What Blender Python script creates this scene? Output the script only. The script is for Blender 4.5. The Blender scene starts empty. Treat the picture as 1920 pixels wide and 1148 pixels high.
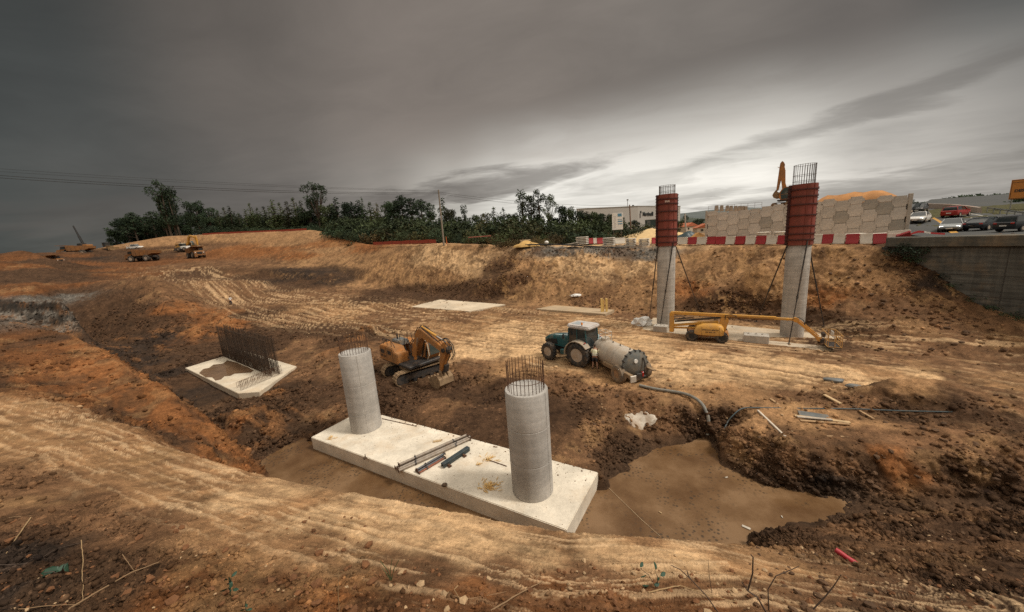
import bpy, bmesh, math, random
import numpy as np
from mathutils import Vector, Matrix, noise as mnoise
from mathutils.geometry import delaunay_2d_cdt

# ------------------------------------------------------------------ camera, sky, sun, exposure
SC = bpy.context.scene
COL = SC.collection
R = math.radians
IMG_W, IMG_H = 1920.0, 1148.0
FPX, PITCH, ROLL, EYE = 660.0, R(10.9), R(-4.13), 10.0
FW = np.array([0.0, math.cos(PITCH), -math.sin(PITCH)])
_r0 = np.array([1.0, 0, 0]); _u0 = np.cross(_r0, FW)
RT = math.cos(ROLL)*_r0 + math.sin(ROLL)*_u0
UP = -math.sin(ROLL)*_r0 + math.cos(ROLL)*_u0
cam_d = bpy.data.cameras.new('camera'); cam = bpy.data.objects.new('camera', cam_d); COL.objects.link(cam)
cam_d.sensor_width = 36.0; cam_d.lens = FPX/IMG_W*36.0
cam_d.clip_start = 0.1; cam_d.clip_end = 12000
cam.matrix_world = Matrix(((RT[0], UP[0], -FW[0], 0), (RT[1], UP[1], -FW[1], 0), (RT[2], UP[2], -FW[2], EYE), (0, 0, 0, 1)))
SC.camera = cam
SC.view_settings.view_transform = 'Standard'; SC.view_settings.look = 'None'
SC.view_settings.exposure = 0.8; SC.view_settings.gamma = 1.0

SC.cycles.use_denoising = False            # keep the grain of the earth crisp
SUN_AZ, SUN_EL = R(104), R(52)       # azimuth from +Y clockwise: high on the right
sun_d = bpy.data.lights.new('sun', 'SUN'); sun = bpy.data.objects.new('sun', sun_d); COL.objects.link(sun)
sun_d.energy = 1.5; sun_d.angle = R(10); sun_d.color = (1.0, .93, .83)
_sd = Vector((math.sin(SUN_AZ)*math.cos(SUN_EL), math.cos(SUN_AZ)*math.cos(SUN_EL), math.sin(SUN_EL)))
sun.rotation_euler = _sd.to_track_quat('Z', 'Y').to_euler()

def build_world():
    w = bpy.data.worlds.new('World'); SC.world = w; w.use_nodes = True
    nt = w.node_tree; N = nt.nodes; L = nt.links; N.clear()
    out = N.new('ShaderNodeOutputWorld'); bg = N.new('ShaderNodeBackground'); bg.inputs[1].default_value = 0.1
    L.new(bg.outputs[0], out.inputs[0])
    sky = N.new('ShaderNodeTexSky'); sky.sky_type = 'NISHITA'; sky.sun_disc = False
    sky.sun_elevation = SUN_EL; sky.sun_rotation = SUN_AZ; sky.dust_density = 3.0
    tc = N.new('ShaderNodeTexCoord'); sep = N.new('ShaderNodeSeparateXYZ'); L.new(tc.outputs['Generated'], sep.inputs[0])
    def M(op, a, b=None, c=None, clamp=False):
        n = N.new('ShaderNodeMath'); n.operation = op; n.use_clamp = clamp
        for i, v in enumerate((a, b, c)):
            if v is None: continue
            if isinstance(v, (int, float)): n.inputs[i].default_value = v
            else: L.new(v, n.inputs[i])
        return n.outputs[0]
    X, Y, Z = sep.outputs
    az = M('MULTIPLY', M('ARCTAN2', X, Y), 180/math.pi)
    el = M('MULTIPLY', M('ARCSINE', Z), 180/math.pi)
    # cloud deck coordinates: a flat layer seen in perspective
    zz = M('ADD', M('MAXIMUM', Z, 0.0), 0.11)
    cu = M('DIVIDE', X, zz); cv = M('DIVIDE', Y, zz)
    def tex(sx, sy, rot, detail, rough, seed, dist=0.0, off=(0, 0)):
        cb = N.new('ShaderNodeCombineXYZ')
        c_, s_ = math.cos(rot), math.sin(rot)
        u = M('ADD', M('MULTIPLY', cu, c_*sx), M('MULTIPLY', cv, s_*sx)); v = M('ADD', M('MULTIPLY', cu, -s_*sy), M('MULTIPLY', cv, c_*sy))
        L.new(M('ADD', u, off[0]), cb.inputs[0]); L.new(M('ADD', v, off[1]), cb.inputs[1]); cb.inputs[2].default_value = seed
        n = N.new('ShaderNodeTexNoise'); n.inputs['Scale'].default_value = 1.0; n.inputs['Detail'].default_value = detail
        n.inputs['Roughness'].default_value = rough; n.inputs['Distortion'].default_value = dist
        L.new(cb.outputs[0], n.inputs['Vector']); return n.outputs[0]
    n1 = tex(.26, .50, R(-14), 4, .48, 3.1, .3)
    n2 = tex(.70, 1.25, R(-18), 6, .55, 8.7, .5)
    n3 = tex(1.8, 2.7, R(-16), 8, .62, 2.2, .8)
    def ramp(v, stops, mode='EASE'):
        r = N.new('ShaderNodeValToRGB'); r.color_ramp.interpolation = mode
        e = r.color_ramp.elements
        while len(e) < len(stops): e.new(.5)
        for k, (p, c) in enumerate(stops): e[k].position = p; e[k].color = (*c, 1)
        L.new(v, r.inputs[0]); return r.outputs[0]
    def mix(f, a, b, typ='MIX'):
        n = N.new('ShaderNodeMix'); n.data_type = 'RGBA'; n.blend_type = typ; n.clamp_factor = False
        if isinstance(f, (int, float)): n.inputs[0].default_value = f
        else: L.new(f, n.inputs[0])
        for s, v in ((6, a), (7, b)):
            if isinstance(v, tuple): n.inputs[s].default_value = (*v, 1)
            else: L.new(v, n.inputs[s])
        return n.outputs[2]
    elw = M('ADD', el, M('MULTIPLY', M('SUBTRACT', n1, .5), 11.0))
    elw = M('ADD', elw, M('MULTIPLY', M('SUBTRACT', n2, .5), 5.0)); elw = M('ADD', elw, M('MULTIPLY', M('SUBTRACT', n3, .5), 3.0))
    azn = M('MULTIPLY_ADD', az, 1/180.0, .5)   # -90..90 -> 0..1
    deck = ramp(azn, [(.17, (.026, .033, .032)), (.23, (.042, .044, .041)), (.31, (.088, .077, .067)), (.42, (.130, .111, .096)), (.52, (.138, .119, .103)),
                      (.66, (.128, .113, .099)), (.74, (.092, .082, .073)), (.80, (.052, .053, .050)), (.84, (.036, .041, .040))])
    # lower layer along the horizon, left dull and right bright
    low = ramp(azn, [(.17, (.036, .041, .039)), (.24, (.058, .057, .052)), (.33, (.105, .095, .085)), (.40, (.20, .183, .163)), (.455, (.36, .34, .305)), (.50, (.52, .50, .455)),
                     (.54, (.66, .635, .58)), (.69, (.64, .615, .56)), (.76, (.36, .34, .31)), (.83, (.17, .16, .147))])
    lowmask = M('SUBTRACT', 1.0, smooth(N, L, elw, 6.0, 20.5))
    base = mix(lowmask, deck, low)
    # long grey rolls of cloud: one ending over the middle, one low on the right
    def roll(az0, waz, el0, wel, tilt, amt, col, ragged=7.0):
        nonlocal base
        u = M('SUBTRACT', az, az0); v = M('SUBTRACT', M('SUBTRACT', el, el0), M('MULTIPLY', u, tilt))
        v = M('ADD', v, M('MULTIPLY', M('SUBTRACT', n2, .5), ragged)); u = M('ADD', u, M('MULTIPLY', M('SUBTRACT', n1, .5), 26.0))
        d = M('ADD', M('POWER', M('DIVIDE', u, waz), 2.0), M('POWER', M('DIVIDE', v, wel), 2.0))
        k = M('SUBTRACT', 1.0, smooth(N, L, M('ADD', d, M('MULTIPLY', M('SUBTRACT', n3, .5), 2.2)), .0, 1.7)); base = mix(M('MULTIPLY', k, amt), base, col)
    roll(-2, 21, 8.4, 1.9, .11, .72, (.093, .081, .072)); roll(-30, 26, 6.2, 2.2, .05, .45, (.085, .075, .067))
    roll(47, 18, 11.2, 1.5, .16, .5, (.095, .086, .077)); roll(42, 17, 2.4, 1.9, .05, .6, (.165, .154, .139)); roll(24, 7, 3.3, .7, .12, .5, (.25, .235, .21), 3.0)
    roll(20, 16, 7.0, 1.0, .05, .35, (.25, .24, .215), 5.0)
    st = smooth(N, L, n2, .50, .70)
    base = mix(M('MULTIPLY', st, .12), base, mix(.5, base, (.10, .088, .076)))
    lum = M('ADD', M('ADD', M('MULTIPLY_ADD', n1, .95, .44), M('MULTIPLY', M('SUBTRACT', n2, .5), .55)), M('MULTIPLY', M('SUBTRACT', n3, .5), .32))
    cb = N.new('ShaderNodeCombineXYZ')
    for k in range(3): L.new(lum, cb.inputs[k])
    base = mix(1.0, base, cb.outputs[0], 'MULTIPLY')
    # brighter sky added overhead and behind the camera, out of view, to light the ground
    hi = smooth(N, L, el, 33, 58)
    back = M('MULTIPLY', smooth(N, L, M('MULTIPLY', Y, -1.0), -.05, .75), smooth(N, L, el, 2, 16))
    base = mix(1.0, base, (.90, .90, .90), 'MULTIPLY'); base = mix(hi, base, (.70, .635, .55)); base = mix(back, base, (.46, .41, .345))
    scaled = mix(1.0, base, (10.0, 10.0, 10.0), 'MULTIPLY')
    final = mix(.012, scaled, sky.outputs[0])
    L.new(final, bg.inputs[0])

def smooth(N, L, v, a, b):
    n = N.new('ShaderNodeMapRange'); n.interpolation_type = 'SMOOTHSTEP'
    n.inputs['From Min'].default_value = a; n.inputs['From Max'].default_value = b
    L.new(v, n.inputs['Value']); return n.outputs[0]
build_world()
# ------------------------------------------------------------------ helpers: photograph pixel -> point in the world
def _ray(px, py):
    d = FW + RT*((px-IMG_W/2)/FPX) - UP*((py-IMG_H/2)/FPX)
    return d
def Zp(px, py, z):                   # where the view ray meets height z
    d = _ray(px, py); t = (z-EYE)/d[2]; return (d[0]*t, d[1]*t, z)
def Yp(px, py, y):                   # where the view ray is y metres ahead
    d = _ray(px, py); t = y/d[1]; return (d[0]*t, y, EYE+d[2]*t)

# ------------------------------------------------------------------ terrain: surveyor's break lines -> TIN -> height field
WATER = -0.70
LINES = [
 # near edge of the bank under the camera
 [Zp(-500,1420,5.6), Zp(0,1420,5.7), Zp(960,1420,5.6), Zp(1919,1420,5.4), Zp(2500,1420,5.2)],
 [Zp(-300,1130,5.5), Zp(0,1148,5.4), Zp(300,1148,5.3), Zp(600,1148,5.25), Zp(960,1148,5.2), Zp(1300,1148,5.0), Zp(1600,1148,4.7), Zp(1760,1148,4.4), Zp(1919,1148,4.1), Zp(2300,1148,3.5)],
 [Zp(-300,1000,5.2), Zp(0,1000,4.9), Zp(250,1010,4.75), Zp(500,1020,4.75), Zp(760,1050,4.75), Zp(1000,1075,4.75), Zp(1250,1080,4.5), Zp(1450,1080,3.9), Zp(1600,1080,3.4), Zp(1760,1070,2.7), Zp(1919,1060,2.3), Zp(2300,1060,1.9)],
 # scraped band: crest seen against the water
 [Zp(-300,715,4.6), Zp(0,735,4.0), Zp(120,765,3.65), Zp(210,797,3.35), Zp(270,822,3.25), Zp(350,845,3.2), Zp(430,870,3.3), Zp(500,890,3.5), Zp(600,908,3.75), Zp(700,930,3.9),
  Zp(850,955,4.1), Zp(950,975,4.15), Zp(1062,994,4.15), Zp(1200,1003,3.95), Zp(1330,1015,3.3), Zp(1420,1022,2.2), Zp(1520,1024,1.7), Zp(1620,1022,1.4), Zp(1760,1005,.8), Zp(1919,990,.4), Zp(2300,985,.3)],
 # toe of that bank
 [(-12.2,14.2,-.9), (-9.6,12.4,-1.0), (-6.5,10.6,-1.0), (-3.6,9.2,-1.0), (-.5,8.5,-1.0), (1.6,8.1,-1.0), (4.2,8.3,-.95), (6.1,9.0,-.85), Zp(1400,1003,-.72), Zp(1480,986,-.66), Zp(1590,966,-.62), Zp(1700,956,-.58), Zp(1800,950,-.55), Zp(1919,946,-.5), Zp(2300,940,-.4)],
 # reddish spur on the left: gully behind the band, then the ridge
 [Zp(-300,650,5.2), Zp(0,690,3.9), Zp(100,705,3.1), Zp(200,750,2.4), Zp(300,800,1.75), Zp(370,830,1.35), Zp(430,852,.7), Zp(480,874,0.0), (-12.4,14.6,-.7)],
 [Zp(-300,560,5.6), Zp(0,600,5.0), Zp(60,608,4.6), Zp(140,630,4.0), Zp(200,662,3.5), Zp(260,700,3.0), Zp(320,738,2.25), Zp(375,778,1.5), Zp(430,833,.5), Zp(470,868,-.1), Zp(497,886,-.62)],
 [(-62,48,3.5), (-41,36.5,.6), (-34,31.2,.0), (-25,24.8,-.3), (-21,22.0,-.4), (-17.6,19.6,-.5), (-15.2,17.7,-.6), (-13.4,16.4,-.8)],
 # shore of the left pool
 [Zp(583,838,-1.0), Zp(572,815,-.68), Zp(535,832,-.68), Zp(500,850,-.68), Zp(480,858,-.68), Zp(486,868,-.7)],
 [Zp(640,880,-1.25), Zp(560,870,-1.2), Zp(530,880,-1.2)],
 [Zp(440,770,.45), Zp(470,780,.3), Zp(505,800,.05), Zp(532,826,-.5)],
 [Zp(500,765,-.35), Zp(525,780,-.4), Zp(548,806,-.62)],
 [Zp(535,735,-.1), Zp(560,765,-.1), Zp(572,800,-.45)],
 [Zp(620,720,.1), Zp(640,760,.1), Zp(628,795,-.02)],
 # ground round the left footing
 [Zp(330,695,-.2), Zp(347,700,-.3), Zp(400,728,-.5), Zp(447,754,-.5), Zp(490,748,-.35), Zp(530,716,-.2), Zp(562,688,-.12), Zp(520,664,-.1), Zp(456,650,-.08), Zp(400,668,-.1), Zp(346,683,-.12), Zp(330,695,-.2)],
 # dirt banked against the back of the front footing
 [Zp(586,812,-.3), Zp(640,786,-.02), Zp(690,746,.12), Zp(717,757,.06), Zp(794,788,.06), Zp(838,799,.06), Zp(926,829,.06), Zp(948,832,.06), Zp(1034,860,.05), Zp(1100,874,.02), Zp(1133,884,-.05), Zp(1140,898,-.66)],
 [(-10.9,18.1,-1.1), (-8.9,19.3,-1.1), (2.2,12.9,-1.1), (1.3,11.2,-1.1), (-10.9,18.1,-1.1)],
 [Zp(1100,985,-1.2), Zp(1150,945,-1.2), Zp(1230,890,-1.25), Zp(1310,860,-1.2), Zp(1335,905,-1.25), Zp(1430,935,-1.2), Zp(1530,950,-1.0), Zp(1400,985,-1.15), Zp(1250,1000,-1.2)],
 # north shore of the right pool
 [Zp(1145,893,-.66), Zp(1160,868,-.68), Zp(1205,853,-.68), Zp(1230,838,-.68), Zp(1290,825,-.68), Zp(1325,817,-.68), Zp(1348,822,-.68), Zp(1350,846,-.68), Zp(1350,868,-.68), Zp(1362,890,-.68), Zp(1402,905,-.68), Zp(1450,912,-.68), Zp(1520,921,-.66), Zp(1575,928,-.62), Zp(1650,921,-.6), Zp(1769,930,-.55), Zp(1919,927,-.5), Zp(2300,935,-.4)],
 [Zp(1590,945,-.64), Zp(1600,962,-.62)],
 # crest of that cutting
 [Zp(1030,736,.3), Zp(1080,733,.4), Zp(1130,738,.5), Zp(1180,742,.6), Zp(1225,752,.7), Zp(1262,762,.7), Zp(1296,776,.55), Zp(1325,790,.1), Zp(1345,780,.45), Zp(1369,797,.75), Zp(1405,787,.85), Zp(1440,808,.9), Zp(1482,831,.85), Zp(1540,836,.8), Zp(1590,839,.8), Zp(1692,847,.8), Zp(1794,857,.8), Zp(1919,867,.8), Zp(2300,890,.8)],
 # ground behind the front footing, at the excavator
 [Zp(1045,845,.1), Zp(1100,800,.05), Zp(1160,800,.1), Zp(1190,770,.2)],
 [Zp(900,800,.1), Zp(960,770,.1), Zp(1040,770,.15), Zp(1120,768,.2)],
 [Zp(720,735,.25), Zp(780,730,.15), Zp(850,745,.1), Zp(930,740,.15), Zp(1000,745,.2)],
 [Zp(680,690,.3), Zp(720,690,.3), Zp(800,690,.3), Zp(860,700,.35), Zp(900,716,.45), Zp(960,716,.5), Zp(1040,713,.55), Zp(1100,716,.6), Zp(1160,722,.6), Zp(1210,733,.6), Zp(1290,752,.6), Zp(1345,765,.6), Zp(1420,770,.62), Zp(1560,790,.6), Zp(1750,810,.6), Zp(1919,830,.6), Zp(2300,850,.6)],
 # the haul floor
 [Zp(560,640,.2), Zp(640,640,.25), Zp(720,650,.3), Zp(800,640,.3), Zp(900,660,.4), Zp(1000,670,.5), Zp(1085,687,.5), Zp(1160,712,.55), Zp(1300,715,.55), Zp(1500,735,.55), Zp(1700,735,.6), Zp(1919,750,.6), Zp(2300,780,.6)],
 [Zp(600,600,.5), Zp(700,605,.4), Zp(850,610,.4), Zp(1000,620,.45), Zp(1100,625,.45), Zp(1200,635,.5), Zp(1270,648,.55), Zp(1400,660,.55), Zp(1560,684,.55), Zp(1700,695,.55), Zp(1919,715,.55), Zp(2300,740,.55)],
 [Zp(1190,622,.15), Zp(1250,632,.12), Zp(1290,641,.22), Zp(1360,648,.22), Zp(1450,655,.1), Zp(1560,668,.15)],
 [Zp(1200,606,-.03), Zp(1270,600,-.03), Zp(1330,598,-.03), Zp(1400,603,-.03), Zp(1500,616,-.03), Zp(1570,640,-.03), Zp(1545,652,-.03), Zp(1400,640,-.03), Zp(1300,628,-.03), Zp(1220,622,-.03)],
 [Zp(960,600,.35), Zp(1060,606,.3), Zp(1150,602,.25)],
 [Zp(771,577,.55), Zp(880,587,.5), Zp(950,573,.45), Zp(825,560,.6), Zp(771,577,.55)],
 # north-west floor
 [Zp(430,575,1.3), Zp(520,572,1.45), Zp(620,562,1.75), Zp(700,558,1.5)],
 [Zp(400,610,.6), Zp(480,610,.5), Zp(560,605,.55)],
 [Zp(300,655,-.1), Zp(340,640,.2), Zp(420,640,0.0), Zp(520,640,.1)],
 [Zp(155,640,.3), Zp(200,668,-.1), Zp(250,690,-.2)],
 # west face with tooth marks
 [Yp(131,538,60), Yp(160,530,60), Yp(200,524,59), Yp(277,517,57), Yp(297,540,54), Yp(310,563,51), Yp(333,600,47), Yp(370,630,44)],
 [Yp(350,560,54), Yp(390,575,55), Yp(410,600,48)],
 # rock outcrop
 [Yp(-300,540,54), Yp(0,562,45), Yp(60,557,44.6), Yp(126,549,44.2)],
 [Yp(-300,575,53), Yp(0,597,43.5), Yp(60,604,43.2), Yp(128,626,42.2)],
 [Yp(132,560,44.2), Yp(140,612,43.0), Yp(148,640,40.5)],
 [Yp(-300,515,72), Yp(0,530,58), Yp(60,528,57), Yp(122,530,58)],
 # far left ground
 [Yp(-500,470,95), Yp(-200,482,92), Yp(0,484,88), Yp(40,481,90), Yp(62,480,96), Yp(75,488,92), Yp(120,512,72)],
 [Yp(75,497,92), Yp(100,497,93), Yp(135,500,98), Yp(180,496,110), Yp(240,492,118), Yp(300,490,120), Yp(345,485,122), Yp(395,483,122)],
 [Yp(120,483,105), Yp(150,489,124), Yp(200,488,126), Yp(245,484,128), Yp(290,480,130), Yp(340,475,131), Yp(352,468,134), Yp(375,470,134)],
 [Yp(95,476,110), Yp(112,473,124), Yp(150,471,134), Yp(205,469,138), Yp(240,467.5,138), Yp(262,464,139)],
 [Yp(150,520,82), Yp(200,518,84), Yp(280,510,86), Yp(340,505,90)],
 # hill and cut slope
 [Yp(262,462,142), Yp(278,448,147), Yp(300,443.5,148), Yp(345,442,147), Yp(390,438,146), Yp(440,436.5,143), Yp(520,433,137), Yp(575,430,131), Yp(600,433,127), Yp(622,442,120), Yp(650,450,112), Yp(680,457,104), Yp(700,459,97), Yp(760,460,84), Yp(830,456,74.5), Yp(865,458,71), Yp(900,462,68), Yp(960,462,64), Yp(1000,463,61), Yp(1060,464,58), Yp(1100,465,56), Yp(1200,463,53.5), Yp(1300,461.5,48.5), Yp(1400,460.5,42.5), Yp(1500,460.5,37.5), Yp(1600,460.5,33.8), Yp(1680,459,32.2), Yp(1695,458,31.9)],
 [Yp(360,474,136), Yp(374,478,130), Yp(400,483,121), Yp(450,488,117), Yp(540,497,101), Yp(620,506,92), Yp(650,518,86), Yp(700,539,76), Yp(740,545,71.5), Yp(780,549,67), Yp(840,555,61.5), Yp(900,560,57), Yp(960,563,54), Yp(1000,567,51.5), Yp(1100,577,46), Yp(1200,588,41.8), Yp(1290,590,39.0), Yp(1390,592,36.6), Yp(1470,606,33.0), Yp(1560,628,28.8), Yp(1650,650,25.6), Yp(1750,664,23.4), Yp(1919,693,20.5), Yp(2300,760,17)],
 [Yp(590,447,118), Yp(640,462,108), Yp(690,468,97)],
 [Yp(340,500,100), Yp(400,500,96), Yp(480,503,93), Yp(530,505,89), Yp(615,513,82)],
 [Yp(330,512,93), Yp(400,520,91), Yp(480,524,88.5), Yp(530,527,84.5), Yp(612,534,77.5), Yp(640,540,74)],
 # right bank against the abutment wall
 [Yp(1702,458,32), Yp(1725,474,31.0), Yp(1745,492,30.2), Yp(1770,515,29.2), Yp(1810,545,28.0), Yp(1840,570,27.2), Yp(1880,585,26.0), Yp(1919,600,25.0), Yp(2000,640,22.5), Yp(2300,740,18)],
 [Yp(1600,540,31.3), Yp(1700,560,28.4), Yp(1800,610,25.2), Yp(1919,650,22.4)],
 # plateau behind the bank
 [Yp(700,459.5,110), Yp(830,456,95), Yp(1000,461,85), Yp(1100,457,82), Yp(1200,454,80)],
 [Yp(1290,452,62), Yp(1325,447,56), Yp(1500,444,50), Yp(1690,440,44), Yp(1720,438,43)],
 [Yp(560,431,175), Yp(700,452,160), Yp(900,452,160), Yp(1100,440,160), Yp(1290,440,150)],
 [Yp(262,458,185), Yp(400,440,190)],
 [(52,41,7.0), (60,37,7.0), (75,30,7.0), (110,15,7.0)], [(37,31.5,7.0), (45,28.8,7.0), (60,22,7.0), (90,10,7.0)],
 [(55,50,8.1), (75,50,8.1), (120,45,8.0)], [(60,58,9.2), (80,62,9.6), (140,70,9.8)], [(75,75,9.9), (120,95,10.5)],
]
FREE = [(-300,400,9), (0,400,6), (300,400,5), (600,150,5), (-500,100,14), (-200,60,9), (-120,50,8), (-60,20,5.2), (-40,5,5.6), (-20,2,5.6), (-10,-6,5.8), (0,-12,5.8), (12,-6,5.2), (30,0,1.2), (60,0,3), (40,8,.8), (26,4,.6), (200,-100,6), (-200,-100,7),
        (-5000,0,8), (-3600,3600,8), (0,5000,5), (3600,3600,5), (5000,0,5), (3600,-3600,5), (0,-5000,5), (-3600,-3600,5), (-900,900,9), (0,1200,5), (900,900,5), (150,150,8), (250,30,7)]

def build_tin():
    pts, edges = [], []
    for ln in LINES:
        k = len(pts)
        pts += [tuple(map(float, p)) for p in ln]
        edges += [(k+i, k+i+1) for i in range(len(ln)-1)]
    for p in FREE: pts.append(tuple(map(float, p)))
    v2 = [Vector((p[0], p[1])) for p in pts]
    ov, oe, of, iv, ie, _ = delaunay_2d_cdt(v2, edges, [], 0, 1e-4)
    zs = np.zeros(len(ov)); miss = []
    for i, src in enumerate(iv):
        if src: zs[i] = np.mean([pts[s][2] for s in src])
        else: miss.append(i)
    for i in miss:                      # where two break lines cross: mean of the two
        zz = []
        for a, b in edges:
            A, B = v2[a], v2[b]; d = B-A; l2 = d.length_squared
            if l2 < 1e-9: continue
            t = (ov[i]-A).dot(d)/l2
            if -1e-3 <= t <= 1+1e-3 and (A+d*t-ov[i]).length < 2e-3: zz.append(pts[a][2]*(1-t)+pts[b][2]*t)
        zs[i] = np.mean(zz) if zz else 0
    return np.array([[v[0], v[1]] for v in ov]), zs, np.array(of), len(miss)

TV, TZ, TT, n_cross = build_tin()
print('TIN', len(TV), 'verts', len(TT), 'tris', n_cross, 'crossings')
NTH_IN, NTH_OUT = 1360, 50
TH = np.concatenate([np.linspace(R(-180), R(-70), NTH_OUT, endpoint=False), np.linspace(R(-70), R(70), NTH_IN), np.linspace(R(70), R(180), NTH_OUT+1)[1:-1]])
LR = np.linspace(math.log(.45), math.log(4800), 1500)
def raster_tin():
    H = np.full((len(TH), len(LR)), np.nan)
    st, ct = np.sin(TH), np.cos(TH); rr = np.exp(LR)
    for a, b, c in TT:
        P = TV[[a, b, c]]; z = TZ[[a, b, c]]
        D = (P[1,0]-P[0,0])*(P[2,1]-P[0,1])-(P[2,0]-P[0,0])*(P[1,1]-P[0,1])
        if abs(D) < 1e-9: continue
        ang = np.arctan2(P[:,0], P[:,1]); span = ang.max()-ang.min()
        if span > 2.8: ti = np.arange(len(TH))
        else: ti = np.where((TH >= ang.min()-.01) & (TH <= ang.max()+.01))[0]
        if len(ti) == 0: continue
        rad = np.hypot(P[:,0], P[:,1]); rmax = rad.max()
        # nearest distance of the triangle to the origin
        rmin = rad.min()
        for q in range(3):
            A, B = P[q], P[(q+1)%3]; d = B-A; t = np.clip(-(A@d)/max(d@d, 1e-12), 0, 1); rmin = min(rmin, np.hypot(*(A+d*t)))
        if span > 2.8: rmin = .01
        j0 = max(0, np.searchsorted(LR, math.log(max(rmin, .01)))-1); j1 = min(len(LR), np.searchsorted(LR, math.log(rmax))+1)
        if j1 <= j0: continue
        X = st[ti][:,None]*rr[j0:j1]; Y = ct[ti][:,None]*rr[j0:j1]
        l1 = ((X-P[0,0])*(P[2,1]-P[0,1])-(P[2,0]-P[0,0])*(Y-P[0,1]))/D
        l2 = ((P[1,0]-P[0,0])*(Y-P[0,1])-(X-P[0,0])*(P[1,1]-P[0,1]))/D
        l0 = 1-l1-l2; m = (l0 >= -1e-6) & (l1 >= -1e-6) & (l2 >= -1e-6)
        zz = l0*z[0]+l1*z[1]+l2*z[2]
        sub = H[ti[0]:ti[-1]+1, j0:j1]; sub[m] = zz[m]
    bad = np.isnan(H)
    H[bad] = 6.0
    return H
def blur(A, n, axis):
    if n < 1: return A
    k = np.exp(-.5*(np.arange(-2*n, 2*n+1)/n)**2); k /= k.sum()
    pad = [(0, 0), (0, 0)]; pad[axis] = (2*n, 2*n)
    B = np.pad(A, pad, mode='edge'); out = np.zeros_like(A)
    for i, w in enumerate(k):
        out += w*(B[i:i+A.shape[0], :] if axis == 0 else B[:, i:i+A.shape[1]])
    return out
HB = raster_tin()
HB = blur(blur(HB, 2, 1), 3, 0)
# spoil heaps and lumps: (centre, height, radius x, radius y, turn)
HEAPS = [(Yp(30,486,88), 1.3, 6, 3, .1), (Yp(70,492,90), .9, 4, 2.5, 0), (Yp(110,500,88), 1.2, 4.5, 2.5, 0), (Yp(20,510,76), 1.0, 4, 2.5, .2), (Yp(80,515,72), .8, 3, 2, 0), (Yp(140,505,90), 1.0, 4, 2.5, 0), (Yp(60,540,52), .5, 2.5, 1.5, .2), (Yp(330,560,56), .8, 3, 2, .5), (Yp(300,545,57), .7, 2.5, 2, .5), (Yp(400,600,49), .7, 2.4, 1.5, .4), (Zp(1800,762,.6), .95, 3.6, 1.0, -.35), (Zp(1690,748,.6), .5, 2.2, .8, -.3), (Zp(1900,790,.6), .7, 2.4, .9, -.3), (Zp(1800,822,.6), .42, 1.8, .6, -.35),
         (Zp(690,628,.35), 1.1, 2.0, .9, .7), (Zp(655,655,.3), .6, 2.2, 1.0, .2), (Zp(1700,925,-.6), .4, 1.4, .4, -.1),
         (Zp(960,718,.4), .35, 1.6, .6, -.4), (Zp(1060,724,.4), .3, 1.0, .5, -.4), (Zp(1190,745,.5), .25, .8, .4, -.2), (Zp(1150,850,-.1), .35, .8, .5, -.5),
         (Zp(490,770,.1), .4, 1.0, .6, .2), (Zp(560,720,0), .4, 1.6, .8, .3), (Zp(430,620,.3), .9, 3.0, 2.0, .3), (Zp(520,560,1.6), .5, 2.0, 1.4, .0), (Zp(700,575,1.0), .6, 2.6, 1.4, .2), (Zp(1550,640,.1), .35, 3.0, .7, -.5),
         (Yp(1320,585,39), 1.6, 2.6, 1.2, -.3), (Yp(1410,575,38), 2.0, 2.4, 1.5, -.4), (Yp(950,552,57), 1.8, 2.0, 1.6, 0), (Yp(905,550,58.5), 1.2, 2.0, 1.3, 0)]
ST, CT = np.sin(TH), np.cos(TH); RR = np.exp(LR)
GX, GY = ST[:,None]*RR[None,:], CT[:,None]*RR[None,:]
for (cx, cy, _), h, ax, ay, tw in HEAPS:
    u = (GX-cx)*math.cos(tw)+(GY-cy)*math.sin(tw); v = -(GX-cx)*math.sin(tw)+(GY-cy)*math.cos(tw)
    HB += h*np.exp(-((u/ax)**2+(v/ay)**2))
def hgt(x, y):                                   # height of the ground (before fine lumps)
    x = np.asarray(x, float); y = np.asarray(y, float)
    th = np.arctan2(x, y); lr = np.log(np.maximum(np.hypot(x, y), .46))
    i = np.clip(np.searchsorted(TH, th)-1, 0, len(TH)-2); ft = np.clip((th-TH[i])/(TH[i+1]-TH[i]), 0, 1)
    g = (lr-LR[0])/(LR[1]-LR[0]); j = np.clip(g.astype(int), 0, len(LR)-2); fr = np.clip(g-j, 0, 1)
    return (HB[i,j]*(1-ft)*(1-fr)+HB[i+1,j]*ft*(1-fr)+HB[i,j+1]*(1-ft)*fr+HB[i+1,j+1]*ft*fr)
def ground(px, py, tmax=900):                    # first point of the ground on the view ray through a pixel
    d = _ray(px, py); d = d/np.linalg.norm(d)
    t = np.exp(np.linspace(math.log(2.0), math.log(tmax), 6000))
    gap = EYE+d[2]*t-hgt(d[0]*t, d[1]*t)
    k = np.argmax(gap < 0) if (gap < 0).any() else len(t)-1
    if k > 0:
        f = gap[k-1]/(gap[k-1]-gap[k]+1e-9); tt = t[k-1]+f*(t[k]-t[k-1])
    else: tt = t[0]
    x, y = d[0]*tt, d[1]*tt
    return (float(x), float(y), float(hgt(x, y)))

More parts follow.
